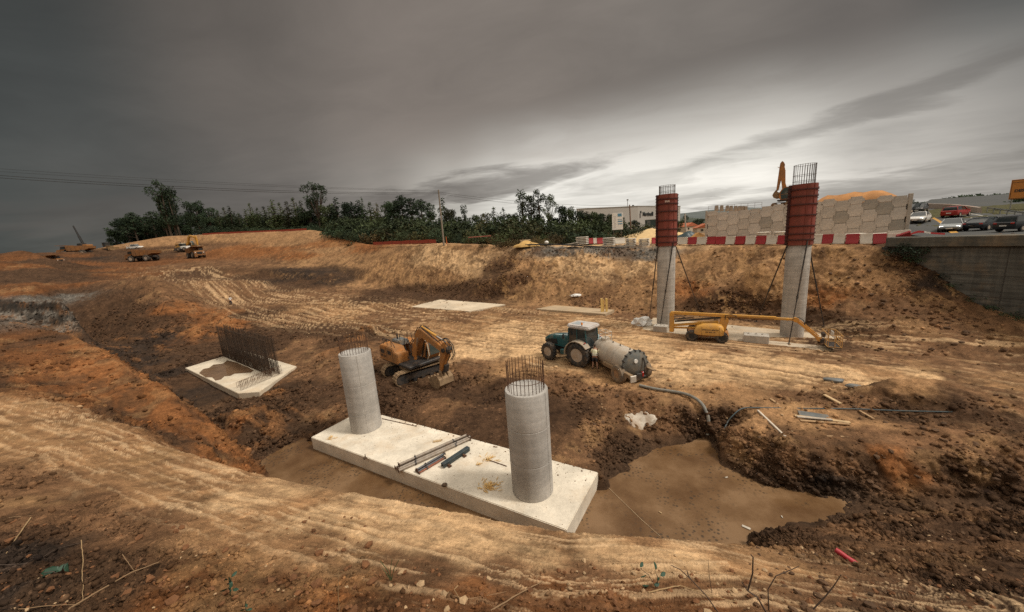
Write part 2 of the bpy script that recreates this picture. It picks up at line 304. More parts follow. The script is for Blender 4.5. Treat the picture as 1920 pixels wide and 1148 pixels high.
# ---- numpy gradient noise
_rng = np.random.RandomState(7)
_perm = _rng.permutation(512); _perm = np.concatenate([_perm, _perm, _perm])
_g3 = _rng.normal(size=(512, 3)); _g3 /= np.linalg.norm(_g3, axis=1)[:,None]
def pnoise(x, y, z=0.0):
    x, y, z = np.broadcast_arrays(np.asarray(x, float), np.asarray(y, float), np.asarray(z, float))
    xi, yi, zi = np.floor(x).astype(int), np.floor(y).astype(int), np.floor(z).astype(int)
    xf, yf, zf = x-xi, y-yi, z-zi
    u, v, w = [q*q*q*(q*(q*6-15)+10) for q in (xf, yf, zf)]
    out = 0
    for dx in (0, 1):
        for dy in (0, 1):
            for dz in (0, 1):
                h = _perm[(_perm[(_perm[(xi+dx) & 511]+yi+dy) & 511]+zi+dz) & 511]
                g = _g3[h]
                dot = g[...,0]*(xf-dx)+g[...,1]*(yf-dy)+g[...,2]*(zf-dz)
                out = out + dot*(u if dx else 1-u)*(v if dy else 1-v)*(w if dz else 1-w)
    return out*1.5
def fbm(x, y, z, oct=4, gain=.5, lac=2.07):
    s, a = 0, 1.0
    for k in range(oct):
        s = s + a*pnoise(x*lac**k+17*k, y*lac**k-9*k, z*lac**k+5*k); a *= gain
    return s
def sstep(a, b, v):
    t = np.clip((v-a)/(b-a), 0, 1); return t*t*(3-2*t)

# ---- adaptive radial samples: even steps in what can be seen
NR = 780
def radial_samples():
    r = RR[None,:]; slope = np.gradient(HB, axis=1)
    phi = np.arctan2(HB-EYE, r)
    vis = phi >= np.maximum.accumulate(phi, axis=1)-2e-3
    w = np.abs(np.gradient(phi, axis=1))*np.where(vis, 1.0, .12)+.00016+.25*np.abs(slope)/r*np.where(vis, .35, .05)
    w[:, RR > 400] *= .5
    w = blur(blur(w, 2, 1), 7, 0)
    c = np.cumsum(w, axis=1); c = (c-c[:,:1])/(c[:,-1:]-c[:,:1])
    q = np.linspace(0, 1, NR)
    return np.stack([np.interp(q, c[i], LR) for i in range(len(TH))])
LRS = radial_samples(); RS = np.exp(LRS)
VX, VY = ST[:,None]*RS, CT[:,None]*RS
g = (LRS-LR[0])/(LR[1]-LR[0]); jj = np.clip(g.astype(int), 0, len(LR)-2); fr = g-jj
ii = np.arange(len(TH))[:,None]
VZ = HB[ii,jj]*(1-fr)+HB[ii,jj+1]*fr

# ---- soils: which earth lies where.  T dry tan, Y yellow brown, B brown, O orange red, D dark damp, K black wet, G grey rock
SOIL = {'T': (.51,.330,.175), 'Y': (.275,.155,.074), 'B': (.150,.080,.040), 'O': (.205,.084,.030), 'R': (.135,.056,.021), 'D': (.068,.037,.020), 'K': (.036,.024,.017), 'G': (.125,.112,.095)}
ROUGH = {'T': .10, 'Y': .26, 'B': .58, 'O': .62, 'R': .6, 'D': .95, 'K': 1.1, 'G': .9}
SPOTS = [
 (530,512,'K'),(545,520,'K'),(570,515,'K'),(590,522,'K'),(505,518,'D'),(610,526,'K'),(575,528,'D'),(410,516,'D'),(440,520,'D'),(200,474,'D'),(225,482,'D'),(190,484,'K'),(240,487,'D'),
 (45,572,'K'),(110,580,'K'),(30,590,'G'),(105,565,'D'),(60,566,'G'),(85,605,'D'),(120,600,'G'),(8,585,'D'),
 (150,545,'D'),(170,580,'D'),(230,560,'D'),(290,600,'D'),(180,620,'D'),(240,620,'D'),(310,630,'K'),(330,620,'D'),(280,560,'B'),

 # near ground; bottom corners darker, partly lens vignetting put into the soil colour
 (30,1120,'K'),(60,1000,'D'),(20,1050,'K'),(120,1060,'D'),(200,1110,'D'),(330,1090,'R'),(330,1140,'R'),(480,1145,'R'),(700,1145,'R'),(900,1145,'R'),(1100,1145,'R'),(250,1010,'B'),(480,1110,'R'),(620,1110,'O'),(760,1120,'R'),(900,1110,'O'),(1040,1110,'R'),(1180,1120,'R'),(1300,1110,'R'),(1420,1110,'B'),(1560,1110,'B'),(1700,1110,'D'),(1860,1110,'D'),(1900,1060,'D'),(1620,1130,'D'),
 (30,900,'B'),(60,830,'Y'),(20,770,'Y'),(150,800,'Y'),(200,860,'Y'),(300,870,'Y'),(400,900,'Y'),(320,930,'Y'),(480,930,'T'),(560,950,'Y'),(420,980,'Y'),(620,960,'T'),(700,1000,'T'),(820,1000,'T'),(900,1030,'T'),(1000,1040,'T'),(1040,1015,'Y'),(1130,1030,'T'),(1220,1040,'T'),(1300,1050,'T'),(1380,1060,'Y'),(1460,1060,'Y'),(1200,1010,'Y'),
 (140,960,'B'),(240,960,'B'),(560,1030,'Y'),(660,1060,'B'),(800,1075,'B'),(1100,1085,'B'),(940,1080,'B'),
 (1450,1035,'Y'),(1560,1060,'B'),(1640,1040,'B'),(1760,1040,'B'),(1860,1040,'B'),(1500,1010,'D'),(1600,1000,'B'),(1720,1000,'D'),(1850,990,'D'),(1650,960,'B'),(1780,955,'B'),(1900,950,'D'),(1440,1010,'D'),
 # spur; lens vignetting put into the darker soil of its left part
 (20,640,'R'),(100,660,'R'),(60,700,'R'),(180,700,'O'),(250,740,'O'),(200,760,'R'),(320,790,'O'),(300,810,'D'),(380,810,'O'),(430,850,'O'),(470,872,'O'),(150,650,'O'),(80,635,'D'),(130,690,'O'),(220,720,'O'),(280,755,'O'),(350,800,'R'),(250,780,'R'),(100,720,'R'),(200,690,'O'),(310,765,'O'),(365,790,'O'),
 (300,700,'K'),(350,740,'K'),(400,770,'D'),(270,680,'K'),(420,790,'D'),(230,665,'K'),(330,715,'D'),(380,755,'K'),(190,655,'K'),
 # cutting right
 (1400,850,'B'),(1450,880,'D'),(1540,880,'D'),(1640,880,'D'),(1700,880,'O'),(1780,890,'D'),(1880,890,'D'),(1560,910,'K'),(1500,860,'B'),(1600,860,'B'),(1680,868,'O'),(1740,872,'B'),(1840,880,'B'),(1300,800,'D'),(1250,790,'B'),(1340,800,'D'),(1210,800,'B'),(1170,840,'D'),(1380,830,'B'),
 (1430,790,'Y'),(1500,780,'Y'),(1600,790,'Y'),(1480,820,'B'),(1640,820,'B'),(1750,800,'B'),(1850,840,'B'),(1800,820,'B'),(1700,765,'D'),(1800,760,'D'),(1900,790,'D'),(1900,770,'B'),
 (1280,740,'Y'),(1400,740,'Y'),(1500,745,'B'),(1350,725,'Y'),(1600,740,'B'),(1200,724,'Y'),(1560,720,'Y'),(1700,715,'Y'),(1850,730,'B'),(1250,700,'T'),(1330,705,'T'),(1600,705,'T'),(1720,700,'T'),(1820,715,'Y'),(1150,660,'T'),(1240,680,'T'),(1400,655,'T'),(1020,655,'T'),(950,650,'T'),(1060,660,'T'),(1350,690,'T'),(1450,700,'T'),(1550,695,'T'),(1650,700,'Y'),(1780,705,'B'),(1300,665,'T'),(1400,675,'T'),(1230,660,'T'),(1180,640,'T'),(1500,680,'T'),
 (1290,655,'Y'),(1560,680,'B'),(1700,680,'B'),(1600,665,'B'),(1480,665,'B'),(1380,655,'B'),(1330,610,'Y'),(1440,630,'Y'),(1560,640,'D'),(1230,615,'Y'),
 # haul floor
 (1100,610,'Y'),(1150,620,'Y'),(1050,640,'T'),(980,640,'T'),(930,630,'T'),(880,620,'Y'),(900,660,'T'),(960,690,'Y'),(1000,600,'Y'),(930,600,'Y'),(1100,690,'Y'),(1130,705,'Y'),(820,610,'Y'),(750,600,'B'),(700,590,'B'),(850,600,'B'),(1060,585,'Y'),(1100,590,'Y'),(1180,595,'B'),(990,590,'B'),(960,610,'T'),
 (1040,722,'B'),(960,725,'D'),(1100,735,'B'),(1180,750,'B'),(880,690,'B'),(720,710,'D'),(700,740,'D'),(760,760,'D'),(830,760,'B'),(800,745,'D'),(930,755,'D'),(880,790,'D'),(1000,760,'D'),(900,770,'D'),(850,740,'D'),(970,790,'D'),(1080,760,'D'),(1060,790,'D'),(1110,810,'B'),(1090,850,'B'),(1130,860,'D'),(1150,780,'B'),(680,660,'B'),(650,630,'D'),(700,625,'D'),(640,690,'B'),(600,680,'B'),
 # around left footing
 (620,740,'D'),(560,740,'D'),(530,770,'D'),(480,790,'D'),(520,815,'D'),(600,790,'B'),(440,790,'O'),(400,760,'B'),(350,720,'D'),(300,690,'D'),(330,660,'D'),(420,650,'D'),(500,655,'D'),(560,650,'B'),(590,620,'D'),(540,600,'B'),(480,590,'D'),(440,600,'O'),(390,590,'O'),(360,620,'O'),(420,575,'B'),(500,620,'D'),
 (520,565,'B'),(600,575,'Y'),(660,590,'Y'),(560,550,'B'),(470,550,'B'),(640,555,'B'),(700,560,'D'),(720,550,'D'),(400,540,'B'),(350,545,'B'),
 (180,560,'D'),(220,600,'D'),(200,640,'D'),(260,580,'D'),(260,650,'K'),(290,545,'B'),(320,580,'O'),(240,530,'B'),
 (40,580,'G'),(90,590,'G'),(120,560,'G'),(20,570,'K'),(70,575,'K'),(100,605,'B'),(60,545,'R'),(30,525,'D'),(100,535,'R'),(90,518,'D'),(170,512,'D'),
 (20,500,'R'),(60,488,'D'),(20,488,'R'),(90,484,'D'),(150,480,'R'),(200,478,'D'),(240,480,'D'),(120,495,'D'),(200,495,'R'),(270,498,'R'),(200,508,'R'),(330,498,'B'),(40,510,'D'),(150,503,'D'),(250,512,'R'),(330,450,'Y'),(300,455,'Y'),(350,468,'D'),(390,465,'B'),(420,445,'Y'),(420,470,'O'),(480,445,'Y'),(500,470,'O'),(540,455,'Y'),(560,480,'O'),(590,440,'Y'),(620,470,'Y'),(640,455,'O'),(690,462,'O'),(600,490,'Y'),(680,490,'Y'),(720,500,'Y'),
 (380,512,'D'),(430,515,'B'),(520,517,'D'),(560,518,'K'),(600,522,'D'),(480,495,'B'),(450,535,'B'),(560,538,'D'),
 (740,480,'Y'),(800,480,'T'),(820,520,'Y'),(760,520,'Y'),(700,525,'Y'),(840,475,'T'),(880,500,'T'),(940,500,'D'),(950,530,'D'),(920,545,'D'),(1000,500,'Y'),(1050,490,'T'),(1100,490,'T'),(1150,510,'T'),(1080,540,'Y'),(1000,545,'Y'),(860,545,'D'),(800,545,'D'),(1120,560,'B'),(1180,550,'Y'),(1190,500,'T'),(1220,530,'Y'),(1220,480,'G'),(1050,475,'G'),(1140,472,'G'),
 (1300,490,'Y'),(1350,520,'Y'),(1400,480,'Y'),(1300,540,'O'),(1380,560,'D'),(1340,570,'D'),(1420,580,'D'),(1440,540,'Y'),(1550,500,'Y'),(1600,480,'Y'),(1650,520,'Y'),(1560,560,'O'),(1620,580,'B'),(1700,560,'B'),(1700,600,'B'),(1780,600,'B'),(1850,640,'B'),(1580,610,'D'),(1540,600,'D'),(1650,640,'B'),(1760,650,'B'),(1860,670,'B'),(1720,500,'D'),(1760,530,'K'),(1690,470,'D'),
 (1000,459,'Y'),(880,460,'Y'),(1100,461,'T'),(1300,455,'T'),(1500,452,'T'),
]
def soils():
    P = []; C = []; Q = []
    for px, py, s in SPOTS:
        g0 = ground(px, py); P.append((math.atan2(g0[0], g0[1])*1.0, math.log(math.hypot(g0[0], g0[1])), g0[2]*.06)); C.append(SOIL[s]); Q.append(ROUGH[s])
    # far country: dull green brown
    P = np.array(P); C = np.array(C); Q = np.array(Q)
    n1 = fbm(VX*.6, VY*.6, VZ*.6, 4, .6); n2 = fbm(VX*.6+40, VY*.6, VZ*.6, 4, .6)
    a = np.stack([np.broadcast_to(TH[:,None], LRS.shape)+.020*n1, LRS+.032*n2, VZ*.06], -1).reshape(-1, 3).astype(np.float32)
    col = np.zeros((len(a), 3), np.float32); rg = np.zeros(len(a), np.float32)
    for k in range(0, len(a), 20000):
        d2 = ((a[k:k+20000,None,:]-P[None].astype(np.float32))**2).sum(-1)
        w = 1/(d2+1e-5)**2.6; w /= w.sum(1)[:,None]
        col[k:k+20000] = w@C; rg[k:k+20000] = w@Q
    return col.reshape(*LRS.shape, 3), rg.reshape(LRS.shape)
SCOL, SRGH = soils()

def poly_sd(line, X, Y):                         # distance along and signed distance across a plan polyline
    L = np.array([(p[0], p[1]) for p in line]); best = np.full(X.shape, 1e9); S = np.zeros(X.shape); Dd = np.zeros(X.shape); acc = 0
    for a, b in zip(L[:-1], L[1:]):
        d = b-a; l = np.hypot(*d); d = d/l
        t = (X-a[0])*d[0]+(Y-a[1])*d[1]; tc = np.clip(t, 0, l)
        dx, dy = X-a[0]-d[0]*tc, Y-a[1]-d[1]*tc; dist = np.hypot(dx, dy); m = dist < best
        best = np.where(m, dist, best); S = np.where(m, acc+tc, S); Dd = np.where(m, np.sign((Y-a[1])*d[0]-(X-a[0])*d[1])*dist, Dd); acc += l
    return S, Dd
def dress_ground():
    global VX, VY, VZ, SCOL, STONY
    dist = np.hypot(VX, VY)
    # slope
    dz = np.gradient(VZ, axis=1)/np.maximum(np.gradient(RS, axis=1), 1e-4)
    dzt = np.gradient(VZ, axis=0)/np.maximum(np.gradient(TH)[:,None]*RS, 1e-4)
    steep = np.hypot(dz, dzt)
    nrm = np.stack([-(dz*ST[:,None]+dzt*CT[:,None]), -(dz*CT[:,None]-dzt*ST[:,None]), np.ones_like(dz)], -1); nrm /= np.linalg.norm(nrm, axis=-1)[...,None]
    fade = sstep(340, 150, dist)
    # streak fields: scraped band, haul tracks, tooth marks down the cut faces
    band = [Zp(-300,715,4.6), Zp(0,735,4.0), Zp(210,797,3.35), Zp(350,845,3.2), Zp(500,890,3.5), Zp(700,930,3.9), Zp(1062,994,4.15), Zp(1330,1015,3.3), (4.6,5.9,0), (6.4,5.3,0)]
    S, Dd = poly_sd(band, VX, VY); wb = sstep(2.3, 1.0, np.abs(Dd+1.0)+.5*pnoise(S*.7, Dd*1.2, 33))*sstep(17, 13, dist*.5)
    wp = fbm(VX*.9, VY*.9, VZ*.9, 3, .6)
    skb = (fbm(S*.30+.35*wp, Dd*5.2+.40*wp, 0*S, 5, .66)*1.25+.35*pnoise(S*.4, Dd*1.5, 2))*(.45+.75*sstep(-.35, .35, pnoise(S*.33+9, Dd*.9, 5)))
    haul = [Yp(330,512,90), Yp(430,560,72), Yp(560,575,58), Yp(700,592,50), Yp(850,612,43), Yp(980,640,36), Yp(1180,668,31), Yp(1350,680,27.5), Yp(1600,702,23), Yp(1919,735,18), (45,8,0)]
    S, Dd = poly_sd(haul, VX, VY); wh = sstep(10.5, 6.5, np.abs(Dd-.2))
    wob = 1.3*pnoise(S*.09, Dd*.16, 7)+.12*wp
    skh = 1.2*fbm(S*.07, (Dd+wob)*2.3, 0*S, 5, .66)*(.4+.8*sstep(-.4, .3, pnoise(S*.08, Dd*.25, 15)))
    ca, sa = math.cos(R(-38)), math.sin(R(-38)); S3, D3 = VX*ca+VY*sa, -VX*sa+VY*ca
    wx = sstep(13, 8, np.abs(VX-1.5))*sstep(12, 7, np.abs(VY-33)); skx = fbm(S3*.12, (D3+1.2*pnoise(S3*.12, D3*.1, 3))*1.6, 0*S3, 3, .6)*sstep(-.15, .35, pnoise(S3*.13, D3*.22, 21))
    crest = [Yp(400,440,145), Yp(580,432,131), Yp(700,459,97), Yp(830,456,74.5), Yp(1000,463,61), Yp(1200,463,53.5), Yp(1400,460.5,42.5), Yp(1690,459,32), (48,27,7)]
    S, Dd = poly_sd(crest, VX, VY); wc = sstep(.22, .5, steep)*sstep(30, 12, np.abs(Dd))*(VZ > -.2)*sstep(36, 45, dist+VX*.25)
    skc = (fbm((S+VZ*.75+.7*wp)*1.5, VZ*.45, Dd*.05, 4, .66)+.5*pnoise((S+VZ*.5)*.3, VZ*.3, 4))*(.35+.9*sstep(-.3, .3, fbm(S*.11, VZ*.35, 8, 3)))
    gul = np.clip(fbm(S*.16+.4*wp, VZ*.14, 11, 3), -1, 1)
    west = [Yp(131,538,60), Yp(277,517,57), Yp(310,563,51), Yp(333,600,47)]
    S2, D2 = poly_sd(west, VX, VY); ww = sstep(.15, .3, steep)*sstep(24, 16, np.abs(D2))*(VX < -20)*(VY < 61)*(VY > 30)*(VX > -66)
    skw = .5*pnoise((VX+.5*VZ)*1.3, VZ*.4, 1)-1.5*np.clip(pnoise((VX+.5*VZ)*1.9, VZ*1.3, 3)-.12, 0, 1)+.25*wp
    spur = sstep(.1, .25, steep)*(VX < -11)*(VY < 46)*(VY > 12)*(1-wb)
    sks = fbm((VX*.35+VY*.75)*1.2, (VX*.75-VY*.35)*.25, VZ*.9, 4, .6)
    # geometry: lumps along the normal, ruts and scrape marks
    rg = SRGH*(1-.75*wb)*(1-.55*wh)
    amp = np.clip(.25+.75*rg, 0, 1.3)*fade*(1-.72*ww)*(1-.45*wc)*(1-.30*sstep(24, 12, dist))
    sc = np.clip(dist/14, .30, 2.4)                       # near ground carries finer lumps
    disp = .15*amp*sc**.7*fbm(VX*.55, VY*.55, VZ*.55, 2)
    lump = sstep(-.35, .25, fbm(VX*.35+5, VY*.35, VZ*.35, 3))           # clods gather in places
    cliff = sstep(.35, .9, steep)
    disp += .17*amp*np.clip(sc, .35, 1.3)*(np.abs(fbm(VX*1.1, VY*1.1, VZ*1.1, 2))*1.6-.45)*(.30+.75*cliff)
    for f, a in ((2.3, .105), (4.9, .062), (10.3, .034), (21.0, .018), (40.0, .010)):
        res = sstep(2.4, .8, f*dist*.0034)                # leave out what the mesh cannot carry
        bil = np.abs(pnoise(VX*f, VY*f, VZ*f))*2.2-.55
        disp += a*amp*res*bil*(.30+.85*lump)*(1+.5*cliff)*(1-.55*wb)
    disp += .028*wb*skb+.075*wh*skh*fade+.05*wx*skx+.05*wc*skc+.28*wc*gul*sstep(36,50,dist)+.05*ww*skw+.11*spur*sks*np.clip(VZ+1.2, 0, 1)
    far = sstep(90, 160, dist); disp *= (1-.5*far)
    # keep things dry at the footings
    for (ax, ay, bx, by) in FLAT:
        m = 1-sstep(.0, .6, np.maximum(np.maximum(ax-VX, VX-bx), np.maximum(ay-VY, VY-by))); disp *= 1-.8*m
    under = sstep(WATER-.1, WATER+.25, VZ); disp *= .55+.45*under
    # wiped earth colours
    c = SCOL.copy()
    def bl(c, w, col): return c*(1-w[...,None])+np.array(col)*w[...,None]
    m1 = fbm(VX*.8, VY*.8, VZ*.8, 5, .66); m2 = fbm(VX*3.3+9, VY*3.3, VZ*3.3, 4, .66); m0 = fbm(VX*.22+3, VY*.22, VZ*.4, 3, .6)
    c *= np.clip(1+.24*m0+.30*m1+.15*m2, .35, 2.0)[...,None]
    damp = sstep(.18, .5, fbm(VX*.5+31, VY*.5, VZ*.5, 5, .62))*(1-.6*wb); c = bl(c, .55*damp*(dist < 140), (.075,.042,.022))
    dryp = sstep(.22, .55, fbm(VX*.45-17, VY*.45, VZ*.45, 5, .62))*(1-sstep(.5, .85, SRGH)); c = bl(c, .30*dryp*(dist < 140), (.40,.24,.11))
    c = bl(c, .62*wb*sstep(.05, .5, skb), (.60,.41,.235)); c = bl(c, .50*wb*sstep(-.05, -.5, skb), (.19,.10,.05))
    c = bl(c, .55*wh*sstep(.06, .5, skh), (.60,.405,.225)); c = bl(c, .66*wh*sstep(-.06, -.5, skh), (.13,.068,.032))
    c = bl(c, .50*wx*sstep(.1, .5, skx), (.62,.43,.245)); c = bl(c, .55*wx*sstep(-.1, -.5, skx), (.15,.078,.035))
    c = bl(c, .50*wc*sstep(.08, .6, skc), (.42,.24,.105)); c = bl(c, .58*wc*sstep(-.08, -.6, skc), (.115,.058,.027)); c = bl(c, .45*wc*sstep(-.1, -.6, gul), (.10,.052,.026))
    c = bl(c, .62*ww*sstep(-.12, -.75, skw), (.035,.022,.014))
    c = bl(c, .45*spur*sstep(.05, .6, sks), (.30,.135,.05)); c = bl(c, .62*spur*sstep(-.05, -.6, sks), (.05,.03,.018))
    rockp = [Yp(-300,558,54), Yp(0,578,44.5), Yp(60,580,44), Yp(128,588,43)]; S4, D4 = poly_sd(rockp, VX, VY); wr = sstep(3.2, 1.6, np.abs(D4))*(VX < -36)*(VX > -75)*sstep(.15, .4, steep)
    skr = fbm(VX*.35, VY*.35, VZ*2.4+.6*m1, 4, .6); c = bl(c, .8*wr*sstep(.0, .45, skr), (.17,.152,.128)); c = bl(c, .8*wr*sstep(.05, -.3, skr), (.028,.025,.021))
    wet = sstep(WATER+.6+.3*m1, WATER+.02, VZ)*(dist < 40); c = bl(c, .8*wet, (.05,.03,.018))
    grn = np.maximum(sstep(215, 260, dist)*(1-sstep(.2, .5, wc)), (VX > 52)*(VY < 95)*sstep(.5, .6, VX/np.maximum(VY, 1))); c = bl(c, grn, (.075,.07,.032))
    c = np.clip(c, .012, .9); STONY = np.clip(rg*(.35+.8*lump), 0, 1.2)*(dist < 200)
    VX = VX+nrm[...,0]*disp; VY = VY+nrm[...,1]*disp; VZ = VZ+nrm[...,2]*disp
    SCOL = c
FLAT = [(-11.5,10.5,3.3,20.5), (-31,25,-19,37), (13.5,26,26,39), (-17,50,-1,63)]
dress_ground()
def make_ground():
    nt, nr = VX.shape
    co = np.stack([VX, VY, VZ], -1).reshape(-1, 3)
    idx = np.arange(nt*nr).reshape(nt, nr)
    a = idx; b = np.roll(idx, -1, axis=0)
    q = np.stack([a[:, :-1], a[:, 1:], b[:, 1:], b[:, :-1]], -1).reshape(-1, 4)
    me = bpy.data.meshes.new('ground')
    me.vertices.add(len(co)); me.vertices.foreach_set('co', co.astype(np.float32).ravel())
    me.loops.add(q.size); me.loops.foreach_set('vertex_index', q.astype(np.int32).ravel())
    me.polygons.add(len(q)); me.polygons.foreach_set('loop_start', np.arange(0, q.size, 4, dtype=np.int32))
    me.polygons.foreach_set('use_smooth', np.ones(len(q), bool))
    at = me.attributes.new('soil', 'FLOAT_COLOR', 'POINT')
    at.data.foreach_set('color', np.concatenate([SCOL.reshape(-1, 3), np.ones((len(co), 1))], 1).astype(np.float32).ravel())
    ar = me.attributes.new('stony', 'FLOAT', 'POINT'); ar.data.foreach_set('value', STONY.astype(np.float32).ravel())
    me.update(); me.validate()
    o = bpy.data.objects.new('ground', me); COL.objects.link(o); o['kind'] = 'structure'
    o['label'] = 'bare orange and tan earth of the excavated pit'
    m = bpy.data.materials.new('earth'); m.use_nodes = True; nt_ = m.node_tree; N, L = nt_.nodes, nt_.links
    bs = N['Principled BSDF']; bs.inputs['Roughness'].default_value = .92; bs.inputs['Specular IOR Level'].default_value = .12
    ac = N.new('ShaderNodeAttribute'); ac.attribute_name = 'soil'
    tc = N.new('ShaderNodeTexCoord')
    def noise(s, d, r):
        n = N.new('ShaderNodeTexNoise'); n.inputs['Scale'].default_value = s; n.inputs['Detail'].default_value = d; n.inputs['Roughness'].default_value = r
        L.new(tc.outputs['Object'], n.inputs['Vector']); return n.outputs[0]
    n1, n2, n3 = noise(2.2, 6, .65), noise(13, 5, .7), noise(60, 3, .7)
    mr = N.new('ShaderNodeMapRange'); mr.inputs['From Min'].default_value = .38; mr.inputs['From Max'].default_value = .62; mr.inputs['To Min'].default_value = .58; mr.inputs['To Max'].default_value = 1.42
    md = N.new('ShaderNodeMath'); md.operation = 'MULTIPLY_ADD'; L.new(n1, md.inputs[0]); md.inputs[1].default_value = .5
    md2 = N.new('ShaderNodeMath'); md2.operation = 'MULTIPLY_ADD'; L.new(n2, md2.inputs[0]); md2.inputs[1].default_value = .35
    md3 = N.new('ShaderNodeMath'); md3.operation = 'MULTIPLY'; L.new(n3, md3.inputs[0]); md3.inputs[1].default_value = .15
    L.new(md3.outputs[0], md2.inputs[2]); L.new(md2.outputs[0], md.inputs[2]); L.new(md.outputs[0], mr.inputs['Value'])
    mx = N.new('ShaderNodeMix'); mx.data_type = 'RGBA'; mx.blend_type = 'MULTIPLY'; mx.inputs[0].default_value = 1
    cb = N.new('ShaderNodeCombineXYZ')
    for k in range(3): L.new(mr.outputs[0], cb.inputs[k])
    L.new(ac.outputs['Color'], mx.inputs[6]); L.new(cb.outputs[0], mx.inputs[7])
    st = N.new('ShaderNodeAttribute'); st.attribute_name = 'stony'
    def math_(op, a, b, clamp=False):
        n = N.new('ShaderNodeMath'); n.operation = op; n.use_clamp = clamp
        for i, v in enumerate((a, b)):
            if isinstance(v, (int, float)): n.inputs[i].default_value = v
            else: L.new(v, n.inputs[i])
        return n.outputs[0]
    gain = None
    for sc_, lo, hi_ in ((4.5, .10, .90), (12.0, .13, .87), (31.0, .15, .85)):      # single stones and crumbs: some pale, some dark
        v = N.new('ShaderNodeTexVoronoi'); v.inputs['Scale'].default_value = sc_; v.inputs['Randomness'].default_value = 1.0; L.new(tc.outputs['Object'], v.inputs['Vector'])
        sp = N.new('ShaderNodeSeparateColor'); L.new(v.outputs['Color'], sp.inputs[0])
        core = math_('LESS_THAN', v.outputs['Distance'], .42)
        pale = math_('MULTIPLY', math_('GREATER_THAN', sp.outputs[0], hi_), core); dark = math_('MULTIPLY', math_('LESS_THAN', sp.outputs[0], lo), core)
        k = math_('SUBTRACT', math_('MULTIPLY', pale, .75), math_('MULTIPLY', dark, .55))
        k = math_('ADD', math_('MULTIPLY', k, math_('ADD', math_('MULTIPLY', st.outputs['Fac'], .9), .12)), 1.0)
        gain = k if gain is None else math_('MULTIPLY', gain, k)
    cb2 = N.new('ShaderNodeCombineXYZ')
    for k in range(3): L.new(gain, cb2.inputs[k])
    mx2 = N.new('ShaderNodeMix'); mx2.data_type = 'RGBA'; mx2.blend_type = 'MULTIPLY'; mx2.inputs[0].default_value = 1; L.new(mx.outputs[2], mx2.inputs[6]); L.new(cb2.outputs[0], mx2.inputs[7]); L.new(mx2.outputs[2], bs.inputs['Base Color'])
    # pale grit scattered over it
    vo = N.new('ShaderNodeTexVoronoi'); vo.inputs['Scale'].default_value = 11.0; L.new(tc.outputs['Object'], vo.inputs['Vector'])
    b0 = N.new('ShaderNodeBump'); b0.inputs['Strength'].default_value = .3; b0.inputs['Distance'].default_value = .05; b0.invert = True; L.new(vo.outputs['Distance'], b0.inputs['Height'])
    b1 = N.new('ShaderNodeBump'); b1.inputs['Strength'].default_value = .4; b1.inputs['Distance'].default_value = .07; L.new(n2, b1.inputs['Height']); L.new(b0.outputs[0], b1.inputs['Normal'])
    b2 = N.new('ShaderNodeBump'); b2.inputs['Strength'].default_value = .6; b2.inputs['Distance'].default_value = .02; L.new(n3, b2.inputs['Height']); L.new(b1.outputs[0], b2.inputs['Normal'])
    L.new(b2.outputs[0], bs.inputs['Normal'])
    me.materials.append(m)
    return o
GROUND = make_ground()
